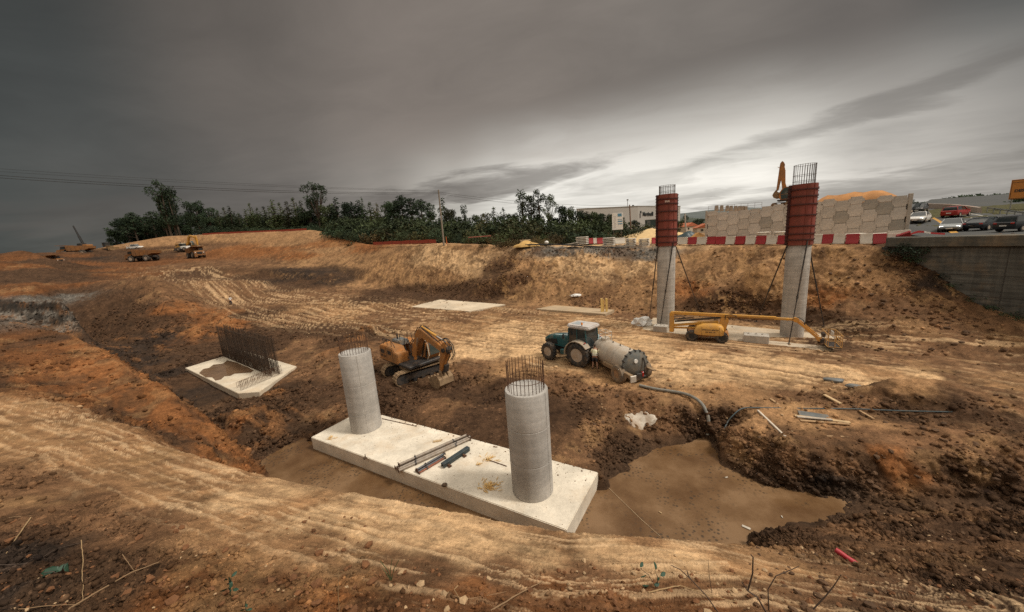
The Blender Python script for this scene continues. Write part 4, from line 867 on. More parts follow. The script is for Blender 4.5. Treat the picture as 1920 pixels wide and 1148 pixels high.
def prop(col, px, py, ztop, ang, label=None):
    g0 = ground(px, py); top = Vector((COLR*1.12*math.cos(ang), COLR*1.12*math.sin(ang), ztop)); foot = Vector((g0[0]-col.location.x, g0[1]-col.location.y, g0[2]+.03-col.location.z))
    d = top-foot; mb = MB(); mb.cyl(foot, foot+d*.45, .038, n=8); mb.cyl(foot+d*.42, top, .052, n=8); mb.cyl(foot+d*.44, foot+d*.47, .075, n=8); mb.box(foot, (.22, .22, .04), 0)
    return mb.build('brace_prop', M_('steel_dark'), col)
prop(FC1, 1217, 604, hL[0]+.1, R(190)); prop(FC1, 1314, 590, hL[0]+.1, R(10)); prop(FC1, 1237, 617, hL[0]+.3, R(-75)); 
prop(FC2, 1418, 604, hR[0]+.05, R(178)); prop(FC2, 1545, 612, hR[0]+.05, R(10)); prop(FC2, 1479, 646, hR[0]+.35, R(-95))
FF = [Zp(1205,615,0), Zp(1226,598,0), Zp(1400,598,0), Zp(1575,629,0), Zp(1562,655,0), Zp(1400,646,0)]
footing('concrete_footing', [Zp(1203,618,0)[:2], Zp(1225,596,0)[:2], Zp(1577,630,0)[:2], Zp(1560,660,0)[:2]], -.7, .02, concrete('dusty_concrete', (.47,.39,.29), 0, .6, .6), 'far tan concrete footing slab under the two red formwork columns')
BLK = concrete('block_concrete', (.46,.42,.36), .1, .25, 1.5)
def cblock(px, py, size, rz, label, extra=False):
    g0 = ground(px, py); o = MB()
    sx, sy, sz = size; o.box((0, 0, sz/2), size, .03)
    for q in (-.3, 0, .25): o.box((q*sx, .1*sy, sz+.05), (.07, .2, .1), 0)
    o = o.build('concrete_block', BLK, loc=(g0[0], g0[1], g0[2]-.03)); o.rotation_euler.z = rz
    return tag(o, label, 'concrete block')
cblock(1239, 621, (1.25, .9, .62), R(-35), 'square concrete anchor block at the foot of the left red formwork column')
cblock(1417, 641, (1.75, 1.0, .68), R(-33), 'long grey concrete block in front of the boom lift wheels, under its arm')
g0 = ground(1397, 640); tag(MB().prism([(-.16,-.16),(.16,-.16),(.16,.16),(-.16,.16)], 0, .5, 'XY', .05).add(*[[(-.07,-.07,.49),(.07,-.07,.49),(.07,.07,.49),(-.07,.07,.49),(-.05,-.05,.58),(.05,-.05,.58),(.05,.05,.58),(-.05,.05,.58)], [(0,1,5,4),(1,2,6,5),(2,3,7,6),(3,0,4,7),(4,5,6,7)]]).build('jerry_can', M_('whitepaint'), loc=g0), 'small white plastic can beside the long grey concrete block', 'can')

# flat footings at the foot of the far bank
footing('concrete_footing', [Zp(771,576,.55)[:2], Zp(880,585.5,.5)[:2], Zp(948,572.5,.5)[:2], Zp(825,562.5,.55)[:2]], -.6, .62, concrete('fresh_concrete', (.60,.50,.37), .12, .40, .5), 'fresh cream concrete slab lying flat below the far bank')
footing('concrete_footing', [Zp(1004,580,.42)[:2], Zp(1135,590,.4)[:2], Zp(1152,582,.4)[:2], Zp(1040,573,.42)[:2]], -.6, .47, concrete('dusty_concrete2', (.42,.32,.21), 0, .6, .6), 'dull dusty concrete slab below the far bank, left of the yellow posts')

# left footing: chamfered, with a puddle, a wall of bars and rows of starter bars
LF = [Zp(347,690,0), Zp(447,738,0), Zp(486,735,0), Zp(556,687,0), Zp(456,657,0)]
footing('concrete_footing', [p[:2] for p in LF], -1.0, 0.0, concrete('left_slab', (.62,.54,.42), 0, .5, .8), 'muddy concrete footing slab carrying a dark wall of reinforcing bars')
pud = [Zp(x, y, 0)[:2] for x, y in ((373,700),(381,692),(392,690),(400,684),(418,682),(426,676),(444,680),(452,684),(463,688),(476,695),(470,699),(455,700),(440,701),(432,705),(421,706),(414,712),(404,714),(398,708),(386,708))]
o = water_sheet('puddle', pud, .006, mat('puddle_water', (.17,.10,.055), .03, 0, (.27,.19,.12), .3, .2, 1.0, spec=.5), label='brown puddle lying on the left footing')
pud2 = [Zp(x, y, 0)[:2] for x, y in ((470,668),(490,672),(505,684),(498,688),(478,678))]
water_sheet('puddle', pud2, .006, MATS['puddle_water'], label='small puddle behind the wall of bars')
def rebar_wall():
    A, B = Vector(Zp(418,668,0)), Vector(Zp(510,706,0)); d = (B-A); Ln = d.length; d = d.normalized(); nrm = Vector((-d.y, d.x, 0))
    h = px_h(A.x, A.y, 613); h2 = px_h(B.x, B.y, 633); h = (h+h2)/2; print('rebar wall', Ln, h, h2)
    w = thing('rebar_wall', 'tall dark curtain of reinforcing bars standing on the left footing', 'rebar', (A.x, A.y, 0), math.atan2(d.y, d.x))
    me = MB().cyl((0,0,0), (0,0,1), .016, n=5).mesh('vertical_bar', M_('bar')); r = random.Random(2)
    for k in range(50):
        for s in (0, 1):
            share('vertical_bar', me, w, (Ln*k/49+r.gauss(0,.01), s*.62+r.gauss(0,.01), -.02), (r.gauss(0,.006), r.gauss(0,.006), 0), (1, 1, h+r.uniform(-.12,.05)))
    mh = MB().cyl((0,0,0), (1,0,0), .013, n=5).mesh('horizontal_bar', M_('bar'))
    zz = .1
    while zz < h-.1:
        for s in (0, 1): share('horizontal_bar', mh, w, (0, s*.62+.022, zz), (0,0,0), (Ln, 1, 1))
        zz += .15
    mid = MB()
    for k in range(49):
        for s in (0, 1):
            for q in (.5,): x = Ln*(k+q)/49+r.gauss(0,.008); mid.cyl((x, s*.62+r.gauss(0,.01), 0), (x+r.gauss(0,.015), s*.62+r.gauss(0,.012), h+r.uniform(-.12,.05)), .016, n=4)
    tag(mid.build('infill_bar', M_('bar'), w), kind='stuff')
    lap = MB()
    for k in range(99):
        for s in (0, 1):
            x = Ln*(k+.5)/99; lap.cyl((x, s*.62-.02, 0), (x+r.gauss(0,.02), s*.62-.02, .95+r.uniform(-.05,.05)), .013, n=4)
    lap.build('lap_bar', M_('bar'), w); w.children[-1]['kind'] = 'stuff'
    return w
rebar_wall()
def starter_row(pts, h, n, label, rad=.013):
    A, B = Vector(Zp(*pts[0], 0)), Vector(Zp(*pts[1], 0)); d = B-A
    t = thing('starter_bars', label, 'rebar', tuple(A), 0)
    me = MB().cyl((0,0,0), (0,0,1), rad, n=5).mesh('starter_bar', M_('rust'))
    for k in range(n): share('starter_bar', me, t, tuple(d*(k/(n-1))), (0,0,0), (1,1,h))
    mb = MB(); mb.cyl((0,0,h*.92), tuple(d+Vector((0,0,h*.92))), .01, n=5); mb.cyl((0,0,h*.35), tuple(d+Vector((0,0,h*.35))), .01, n=5); mb.build('tie_bar', M_('rust'), t)
starter_row(((452,733),(529,701)), .78, 34, 'row of thin rusty starter bars along the near edge of the left footing')
starter_row(((445,728),(515,698)), .5, 24, 'second shorter row of starter bars just behind the near row')
starter_row(((406,676),(436,666)), .3, 14, 'short row of stub bars at the back left of the left footing')

# ------------------------------------------------------------------ abutment wall on the right
def abutment():
    A = Vector(Zp(1690,445,7.62)[:2]); B = Vector(Zp(1920,440,7.62)[:2]); d = (B-A).normalized(); n = Vector((d.y, -d.x))
    if n.dot(A) > 0: n = -n                             # faces the pit
    t = thing('retaining_wall', 'old stained concrete retaining wall below the road on the right', 'wall', (A.x, A.y, 0), math.atan2(d.y, d.x))
    Ln = 26.0
    y0 = 0.0
    MB().prism([(-1.2,1.5),(Ln,-1.5),(Ln,6.75),(-1.2,6.75)], 0.0, .8, 'XZ', .02).build('wall_body', CON_OLD, t)
    par = MB().box((Ln/2-.4, .22, 7.2), (Ln+1.0, .95, .84), .05)
    par.build('parapet', concrete('parapet_concrete', (.115,.11,.092), .25, .3, .8), t)
    mb = MB()
    for x in (5.9, 12.2, 18.4): mb.box((x, -.002, 4.0), (.05, .03, 5.4), 0)
    mb.box((12, -.002, 4.55), (26, .022, .03), 0); mb.box((14, -.002, 2.9), (20, .022, .03), 0)
    mb.build('joint', mat('dark_joint', (.06,.055,.048), .9), t)
    return t
abutment()
# ------------------------------------------------------------------ wheels, tracks
def wheel(par, name, c, r, w, rim_r, tyre_m, rim_m, lugs=0, n=28, dish=.1, side=1):
    """axle along Y; side +1 when the outer face looks to +Y"""
    h = w/2
    e = bpy.data.objects.new(name, None); COL.objects.link(e); e.parent = par; e.location = c; e.empty_display_size = .1
    mb = MB(); rt = r-(.035 if lugs else 0)
    mb.lathe([(rim_r, -h*.86), (rim_r+.3*(rt-rim_r), -h), (rim_r+.75*(rt-rim_r), -h*.98), (rt, -h*.72), (rt, h*.72), (rim_r+.75*(rt-rim_r), h*.98), (rim_r+.3*(rt-rim_r), h), (rim_r, h*.86)], axis='Y', n=n, close=True)
    for k in range(lugs):
        for s in (-1, 1):
            t = 2*math.pi*(k+.25*(s+1))/lugs; rot = Matrix.Rotation(-t, 3, 'Y') @ Matrix.Rotation(s*.7, 3, 'X')
            mb.box((math.cos(t)*(rt+.012), s*h*.46, math.sin(t)*(rt+.012)), (.075, h*1.05, .055), 0, Matrix.Rotation(-t, 3, 'Y') @ Matrix.Rotation(s*.6, 3, 'X'))
    mb.build('tyre', tyre_m, e, 40)
    mb = MB(); o = side*h
    mb.lathe([(rim_r, -h*.8), (rim_r+.01, -h*.86), (rim_r+.01, h*.86), (rim_r, h*.8)], axis='Y', n=n, close=True)
    mb.lathe([(rim_r*.99, o*.8), (rim_r*.86, o*.62), (rim_r*.8, o*.2), (rim_r*.45, o*.12), (rim_r*.42, o*.45), (rim_r*.28, o*.55), (.02, o*.55)], axis='Y', n=n)
    for k in range(8):
        t = 2*math.pi*k/8; mb.cyl((rim_r*.33*math.cos(t), o*.5, rim_r*.33*math.sin(t)), (rim_r*.33*math.cos(t), o*.62, rim_r*.33*math.sin(t)), rim_r*.035, n=6)
    mb.build('rim', rim_m, e, 40)
    return e
def track(par, x0, x1, y, w, r, shoe_m, frame_m, lab=None):
    """track along X between idler centres x0..x1"""
    e = bpy.data.objects.new('track', None); COL.objects.link(e); e.parent = par; e.location = (0, y, r)
    L_ = x1-x0; per = 2*L_+2*math.pi*r; n = int(per/.19); mb = MB()
    for k in range(n):
        s = per*k/n
        if s < L_: x, z, a = x0+s, r, 0
        elif s < L_+math.pi*r: t = (s-L_)/r; x, z, a = x1+r*math.sin(t), r*math.cos(t), t
        elif s < 2*L_+math.pi*r: x, z, a = x1-(s-L_-math.pi*r), -r, math.pi
        else: t = (s-2*L_-math.pi*r)/r; x, z, a = x0-r*math.sin(t), -r*math.cos(t), math.pi+t
        rot = Matrix.Rotation(a, 3, 'Y')
        mb.box((x, 0, z), (.17, w, .045), 0, rot); off = rot @ Vector((0, 0, .035)); mb.box((x+off.x, 0, z+off.z), (.035, w, .05), 0, rot)
    mb.build('track_shoes', shoe_m, e, 0)
    mb = MB(); mb.box(((x0+x1)/2, 0, 0), (L_, w*.55, r*1.1), .05)
    for x in (x0, x1): mb.cyl((x, -w*.3, 0), (x, w*.3, 0), r*.86, n=20)
    for k in range(5): xx = x0+L_*(k+.5)/5; mb.cyl((xx, -w*.33, -r*.62), (xx, w*.33, -r*.62), r*.32, n=12)
    mb.build('track_frame', frame_m, e)
    return e
def slab_arm(pts, w, y0):
    """plate girder: side outline (x,z) with width"""
    mb = MB(); mb.prism(pts, y0-w/2, y0+w/2, 'XZ', .02); return mb
def ram(par, a, b, r=.07, name='hydraulic_ram', barrel='orange', frac=.55):
    a, b = Vector(a), Vector(b); d = b-a
    o = MB().cyl(a, a+d*frac, r, n=12).cyl(a-d.normalized()*.05, a+d.normalized()*.05, r*1.25, n=12).build(name, M_(barrel), par)
    MB().cyl(a+d*frac*.98, b, r*.55, n=10).build('ram_rod', M_('chrome'), o); return o

# ------------------------------------------------------------------ excavator: x forward, y left
def excavator(name, label, loc, house, tracks, boom, stick_tip, bucket_ang, col='orange', cat='excavator', s=1.0, root_z=0.0, mini=False):
    t = thing(name, label, cat, loc, 0); t.scale = (s, s, s)
    body = M_(col); dk = M_('steel_dark'); mud = M_('muddy')
    und = bpy.data.objects.new('undercarriage', None); COL.objects.link(und); und.parent = t; und.rotation_euler.z = tracks
    for y in (1.15, -1.15): track(und, -1.55, 1.55, y, .62, .43, mud, M_('steel_dark'))
    mb = MB(); mb.box((0, 0, .62), (1.7, 1.9, .42), .08); mb.cyl((0, 0, .8), (0, 0, 1.1), .62, n=24)
    mb.build('track_cross_frame', M_('muddy'), und)
    if not mini:                                       # dozer blade of the carriage
        pass
    h = bpy.data.objects.new('house', None); COL.objects.link(h); h.parent = t; h.rotation_euler.z = house; h.location.z = 1.06
    # deck and side bays
    MB().box((-.35, 0, .10), (3.9, 2.6, .20), .04).build('deck', dk, h)
    side = MB(); side.prism([(-2.55,.06),(-2.45,1.05),(-2.2,1.18),(-.45,1.18),(-.35,.9),(.15,.85),(.15,.06)], -1.33, -.42, 'XZ', .05)
    o = side.build('engine_bay', body, h)
    pn = MB(); pn.box((-1.45, -1.335, .62), (.02, .02, 1.0), 0); pn.box((-.55, -1.335, .55), (.02, .02, .9), 0); pn.box((-1.0, -1.338, .78), (.5, .016, .28), .004); pn.box((-2.0, -1.338, .75), (.6, .016, .3), .004)
    pn.build('door_joint', M_('steel_dark'), o)
    text_mesh('side_lettering', 'DX', .34, M_('steel_dark'), o, (-.1, -1.336, .35), (R(90), 0, 0), .004, .006) if False else None
    cw = MB(); cw.prism([(-2.55,-1.3),(-2.78,-.9),(-2.88,0),(-2.78,.9),(-2.55,1.3),(-2.1,1.3),(-2.1,-1.3)], .03, 1.10, 'XY', .07); cw.build('counterweight', body, h)
    MB().prism([(-2.35,-.4),(-2.35,.42),(-1.2,.42),(-1.2,-.4)], .95, 1.36, 'XY', .06).build('engine_hood', mat('grey_hood', (.13,.135,.13), .6, 0, DUST, .35, .15, 3), h)
    MB().prism([(-2.5,.42),(-2.4,1.1),(-.6,1.1),(-.6,.42)] if False else [(-2.5,.06),(-2.45,1.05),(-.55,1.05),(-.5,.06)], .42, 1.3, 'XZ', .05).build('left_bay' if False else 'radiator_bay', body, h)
    rl = MB()
    for x in (-2.2, -1.6, -1.0): rl.cyl((x, -1.1, 1.15), (x, -1.1, 1.62), .022, n=6)
    rl.tube([(-2.2,-1.1,1.62), (-1.0,-1.1,1.62), (-.5,-1.1,1.2)], .022, 6); rl.tube([(-1.15,-.3,1.35), (-1.15,-.3,1.85), (-.5,-.3,1.85), (-.5,-.3,1.1)], .022, 6); rl.tube([(-1.15,.3,1.35), (-1.15,.3,1.85), (-.5,.3,1.85), (-.5,.3,1.1)], .022, 6)
    rl.cyl((-1.9, -.1, 1.3), (-1.9, -.1, 1.72), .06, n=10)
    rl.build('handrail', M_('black'), h)
    # cab
    cp = [(-.15,.18),(-.22,1.75),(.1,1.92),(.95,1.92),(1.38,1.25),(1.45,.5),(1.2,.18)]
    cab = MB().prism(cp, .40, 1.34, 'XZ', .05).build('cab', body, h)
    gl = mat('cab_glass', (.05,.065,.06), .06, 0, (.3,.26,.2), .15, .2, 2, spec=.9)
    gp = MB(); gp.prism([(-.08,.95),(-.12,1.72),(.12,1.82),(.86,1.82),(1.2,1.28),(1.27,.95)], 1.336, 1.352, 'XZ'); gp.prism([(-.08,.95),(-.12,1.72),(.12,1.82),(.86,1.82),(1.2,1.28),(1.27,.95)], .388, .404, 'XZ'); 
    gp.prism([(.30,.25),(1.1,.25),(1.25,.9),(.30,.9)], 1.336, 1.352, 'XZ'); gp.prism([(.5,.3),(1.12,.3),(1.27,.9),(.5,.9)], .388, .404, 'XZ')
    gp.build('cab_window', gl, cab)
    fr = MB(); fr.add([(1.40,.48,1.22),(1.40,1.26,1.22),(1.005,1.26,1.85),(1.005,.48,1.85)], [(0,1,2,3)]); fr.add([(1.462,.48,.52),(1.462,1.26,.52),(1.40,1.26,1.2),(1.40,.48,1.2)], [(0,1,2,3)]); fr.build('windscreen', gl, cab)
    wf = MB(); wf.tube([(-.1,.386,.2), (-.18,.386,1.72), (.1,.386,1.88), (.93,.386,1.88), (1.36,.386,1.25), (1.43,.386,.5), (1.2,.386,.2)], .035, 6); wf.tube([(.38,.386,.2), (.38,.386,1.86)], .03, 6); wf.build('window_frame', mat('cab_trim', (.62,.55,.42), .6), cab)
    # boom (x,z) outline in house frame, near centre
    bx = slab_arm(boom, .48, -.06).build('boom', body, h)
    S = stick_tip
    return t, h, bx
def dig_arm(h, bx, body, el, tip, pin, bucket_rot, bw=1.15, smear=True):
    """stick from boom end el to pin; bucket hung at pin"""
    d = Vector((pin[0]-el[0], 0, pin[1]-el[1])); dn = d.normalized(); n = Vector((-dn.z, 0, dn.x))
    P = lambda a, b: (el[0]+dn.x*a+n.x*b, el[1]+dn.z*a+n.z*b)
    L_ = d.length
    st = MB().prism([P(-.62,.12), P(-.3,.30), P(.15,.30), P(L_-.1,.13), P(L_,.0), P(L_-.05,-.13), P(.3,-.28), P(-.1,-.30), P(-.45,-.1)], -.24, .14, 'XZ', .02).build('stick', body, h)
    # bucket
    b = bpy.data.objects.new('bucket', None); COL.objects.link(b); b.parent = h; b.location = (pin[0], -.05, pin[1]); b.rotation_euler.y = bucket_rot
    arc = []
    for k in range(9):
        t = R(-80)+R(200)*k/8; arc.append((.52*math.cos(t)+.28, .52*math.sin(t)-.62))
    out = [(-.08,.05),(.25,.0)]+[(.85*math.cos(R(55)-R(200)*k/9)+.02, .62*math.sin(R(55)-R(200)*k/9)-.68) for k in range(10)]+[(-.55,-.55)]
    hw = bw/2; mb = MB(); prof = [(.10,-.05),(.48,-.12),(.72,-.42),(.70,-.80),(.42,-1.10),(.05,-1.16),(-.40,-1.02)]
    inner = [(x*.93-.0, z*.95-.01) for x, z in prof]
    for q in range(len(prof)-1):
        a, c_, e_, f_ = prof[q], prof[q+1], inner[q+1], inner[q]
        mb.add([(a[0],-hw,a[1]),(c_[0],-hw,c_[1]),(e_[0],-hw,e_[1]),(f_[0],-hw,f_[1]),(a[0],hw,a[1]),(c_[0],hw,c_[1]),(e_[0],hw,e_[1]),(f_[0],hw,f_[1])], [(0,1,5,4),(3,7,6,2),(0,4,7,3),(1,2,6,5)])
    sd = prof+[(-.32,-.62)]
    for y in (-hw, hw-.04): mb.prism(sd, y, y+.04, 'XZ')
    for k in range(5): y = -hw+.1+(bw-.2)*k/4; mb.prism([(-.40,-1.03),(-.60,-.97),(-.36,-.96)], y-.05, y+.05, 'XZ')
    mb.prism([(-.12,.12),(.12,.15),(.50,-.12),(.10,-.14)], -.28, -.2, 'XZ'); mb.prism([(-.12,.12),(.12,.15),(.50,-.12),(.10,-.14)], .2, .28, 'XZ')
    mb.build('bucket_shell', M_('muddy'), b)
    return st, b, P, L_
def big_excavator():
    # stands behind the front footing, tracks turned square to the house
    c = (-8.55, 27.35, .12)
    t = thing('excavator', 'orange crawler excavator with its bucket on the ground, behind the front footing', 'excavator', c, 0)
    return c
def place_excavator():
    c = (-7.85, 26.1, .12)
    boom = [(.30,.55),(.42,1.0),(1.05,2.15),(1.35,2.52),(1.75,2.62),(4.05,1.78),(4.28,1.62),(4.22,1.40),(3.95,1.42),(1.95,2.02),(1.62,1.92),(1.25,1.45),(.72,.55),(.5,.42)]
    hd = math.atan2(-3.9, 4.0)
    t, h, bx = excavator('excavator', 'orange crawler excavator with its bucket lowered to the ground, behind the front footing', c, hd, R(38), boom, None, 0, s=1.07)
    body = M_('orange')
    st, b, P, L_ = dig_arm(h, bx, body, (4.12,1.58), None, (3.55,-.05), R(35))
    ram(h, (1.75,-.05,2.70), (4.30,-.05,2.05), .085, 'stick_ram', 'yellow', .6)
    for y in (-.42, .30): ram(h, (.95,y,.45), (1.55,y,2.02), .075, 'boom_ram', 'orange', .62)
    ram(h, (4.62,-.05,1.55), (4.05,-.05,.45), .07, 'bucket_ram', 'orange', .6)
    lk = MB(); lk.box((4.0,-.05,.28), (.12,.34,.55), .02, Matrix.Rotation(.3,3,'Y')); lk.box((3.75,-.05,.02), (.5,.30,.12), .02, Matrix.Rotation(-.5,3,'Y')); lk.build('bucket_linkage', M_('steel_dark'), h)
    hs = MB(); 
    for y, dz in ((-.22,.0), (.0,.05), (.12,.0)):
        hs.tube([(.6,y,1.0), (.95,y,2.25+dz), (1.45,y,2.72+dz), (1.9,y,2.75+dz), (3.6,y,2.05+dz)], .025, 6)
        hs.tube([(3.6,y,2.05+dz), (4.2,y,2.25+dz), (4.75,y,1.9), (4.85,y,1.3), (4.5,y,.9)], .028, 6)
        hs.tube([(.2,y*1.5-.2,.3), (-.1,y*1.5-.2,1.2), (.5,y*1.5-.2,1.75), (.75,y*1.5-.2,1.2)], .028, 6)
    hs.build('hydraulic_hose', M_('black'), h)
    mb = MB(); mb.box((4.42,-.05,1.62), (.5,.36,.42), .06, Matrix.Rotation(.5,3,'Y')); mb.cyl((4.2,-.35,1.55),(4.2,.25,1.55),.14,n=14); mb.build('stick_head', M_('steel_dark'), h)
    for k in range(3):
        MB().box((-1.9+.22*k, -1.338, .42), (.14, .012, .08), 0).build('side_decal', M_('steel_dark'), h) if False else None
    text_mesh('side_lettering', 'HYBAI'[:0]+'HD 210', .24, M_('steel_dark'), h, (-1.95, -1.342, .40), (R(90), 0, 0), .003, .004)
    return t
place_excavator()

# ------------------------------------------------------------------ tractor, x forward, y left, origin under the rear axle
def tractor():
    c = Zp(1085,687,.5); f = Vector((-.70,.715)).normalized(); lf = Vector((-f.y, f.x))
    o = Vector(c[:2])-lf*.98
    t = thing('tractor', 'dark teal farm tractor with a white cab roof, hitched to a slurry tanker', 'tractor', (o.x, o.y, c[2]-.02), math.atan2(f.y, f.x))
    tl, pale, dk, gl, dust = M_('tealpaint'), M_('palepaint'), M_('black'), M_('glass'), mat('dusty_fender', (.34,.31,.26), .7, 0, DUST, .5, .12, 2)
    for y, s_ in ((.98, 1), (-.98, -1)): wheel(t, 'rear_wheel', (0, y, .92), .92, .58, .50, M_('rubber'), M_('rimgrey'), 20, 32, side=s_)
    for y, s_ in ((.92, 1), (-.92, -1)): wheel(t, 'front_wheel', (2.78, y, .68), .68, .46, .36, M_('rubber'), M_('rimgrey'), 18, 28, side=s_)
    ch = MB(); ch.box((1.4, 0, .95), (3.4, .62, .55), .06); ch.cyl((2.78,-.85,.68),(2.78,.85,.68),.14); ch.cyl((0,-.9,.92),(0,.9,.92),.22); ch.box((3.35,0,.85),(.5,.8,.45),.05); ch.box((-.75,0,.75),(.7,.3,.25),.03); ch.box((-.6,0,1.3),(.5,.9,.35),.03)
    ch.build('chassis', dk, t)
    secs = []
    for x, w, z0, z1 in ((1.1,.46,1.05,2.02),(1.8,.46,1.05,2.0),(2.7,.43,1.08,1.90),(3.25,.40,1.12,1.76),(3.55,.34,1.18,1.58),(3.66,.26,1.25,1.42)):
        secs.append([(x,-w,z0),(x,-w,z1-.22),(x,-w*.82,z1-.06),(x,-w*.45,z1),(x,w*.45,z1),(x,w*.82,z1-.06),(x,w,z1-.22),(x,w,z0)])
    hood = MB().loft(secs).build('hood', tl, t, 50)
    top = MB().loft([[(x,-w,z),(x,-w*.6,z+.025),(x,w*.6,z+.025),(x,w,z)] for x, w, z in ((1.15,.36,1.995),(1.8,.36,1.975),(2.55,.32,1.89),(2.75,.1,1.87))], cap=False, closed=False); top.build('hood_top', pale, hood, 50)
    gr = MB()
    for y in (-1, 1):
        gr.prism([(2.25,1.2),(2.3,1.62),(3.2,1.5),(3.5,1.28),(3.4,1.18)], y*.445-.012, y*.445+.012, 'XZ')
    gr.box((3.67,0,1.32),(.03,.42,.26),0); gr.build('grille', dk, hood)
    MB().box((3.63,.2,1.47),(.06,.14,.09),.02).box((3.63,-.2,1.47),(.06,.14,.09),.02).build('headlight', M_('chrome'), hood)
    # cab
    lo = [(-.62,-.78),(-.62,.78),(1.15,.62),(1.15,-.62)]; hi = [(-.50,-.76),(-.50,.76),(.95,.70),(.95,-.70)]
    cab = MB().box((.28,0,1.28),(1.75,1.3,.5),.08).build('cab', tl, t)
    mb = MB()
    z0, z1 = 1.48, 2.72
    quad = [[(lo[i][0],lo[i][1],z0),(lo[(i+1)%4][0],lo[(i+1)%4][1],z0),(hi[(i+1)%4][0],hi[(i+1)%4][1],z1),(hi[i][0],hi[i][1],z1)] for i in range(4)]
    names = ['rear_window','side_window','windscreen','side_window']
    for nm, q in zip(names, quad): MB().add(q, [(0,1,2,3)]).build(nm, gl, cab, 0)
    for i in range(4): MB().tube([(lo[i][0],lo[i][1],z0-.2),(hi[i][0],hi[i][1],z1)], .055, 8).build('cab_pillar', M_('tealpaint'), cab)
    for y in (-.76,.76): MB().tube([(.25,y*.96,1.45),(.22,y*.99,2.72)], .04, 6).build('cab_pillar', M_('tealpaint'), cab)
    st = MB(); st.box((.1,0,1.62),(.5,.52,.14),.05); st.box((-.18,0,1.98),(.14,.5,.7),.05); st.build('seat', dk, cab)
    roof = MB().prism([(-.75,-.80),(-.82,-.5),(-.82,.5),(-.75,.80),(1.0,.78),(1.22,.5),(1.22,-.5),(1.0,-.78)], 2.72, 2.98, 'XY', .08).build('cab_roof', mat('faded_roof', (.52,.48,.45), .55, 0, DUST, .3, .12, 2), cab)
    MB().box((.55,.0,2.985),(.7,.8,.02),.005).build('roof_hatch', mat('roof_hatch', (.33,.36,.37), .5), roof)
    bc = MB().cyl((-.15,.62,2.97),(-.15,.62,3.08),.03,n=8).build('beacon', M_('black'), roof); MB().lathe([(.065,3.08),(.07,3.18),(.04,3.24),(.01,3.245)], (-.15,.62,0), n=12).build('beacon_lens', M_('amber'), bc)
    # rear fenders
    for y, m in ((1.0, dust), (-1.0, pale)):
        mb = MB(); secs = []
        for k in range(9):
            a = R(-5)+R(150)*k/8; r0, r1 = 1.0, 1.06
            x, z = math.cos(a), math.sin(a)
            secs.append([(x*r0,y-.30,.92+z*r0),(x*r0,y+.30,.92+z*r0),(x*r1,y+.30,.92+z*r1),(x*r1,y-.30,.92+z*r1)])
        fd = mb.loft(secs).build('fender', m, t, 50)
        MB().box((-.62,y+.05*(1 if y>0 else -1),1.86),(.05,.2,.12),.02,Matrix.Rotation(-.75,3,'Y')).build('tail_light', M_('lamp_red'), fd)
    mb = MB(); mb.cyl((1.25,-.60,1.1),(1.25,-.60,2.5),.065,n=12); mb.cyl((1.25,-.60,1.5),(1.25,-.60,2.1),.10,n=12); mb.build('exhaust', M_('black'), t)
    mb = MB(); 
    for k in range(3): mb.box((.85,.92,.55+.28*k),(.4,.3,.04),0)
    mb.box((.65,.95,.85),(.03,.05,.75),0); mb.box((1.05,.95,.85),(.03,.05,.75),0); mb.build('step', M_('black'), t)
    MB().box((.9,-.75,.85),(1.2,.45,.55),.06).box((1.5,.72,.8),(.5,.3,.4),.05).build('fuel_tank', M_('tealpaint'), t)
    for y in (-1, 1):
        mb = MB(); mb.tube([(.98,y*.7,2.3),(1.15,y*1.15,2.35),(1.15,y*1.15,2.15)], .018, 6); mb.box((1.16,y*1.15,2.15),(.05,.2,.34),.02); mb.build('mirror', M_('black'), cab)
    mb = MB(); mb.box((-1.0,0,.55),(.9,.12,.1),0)
    for y in (-.4,.4): mb.tube([(-.4,y,.8),(-1.1,y*1.1,.55)], .04, 6)
    mb.build('drawbar_hitch', M_('steel_dark'), t)
    return t
tractor()
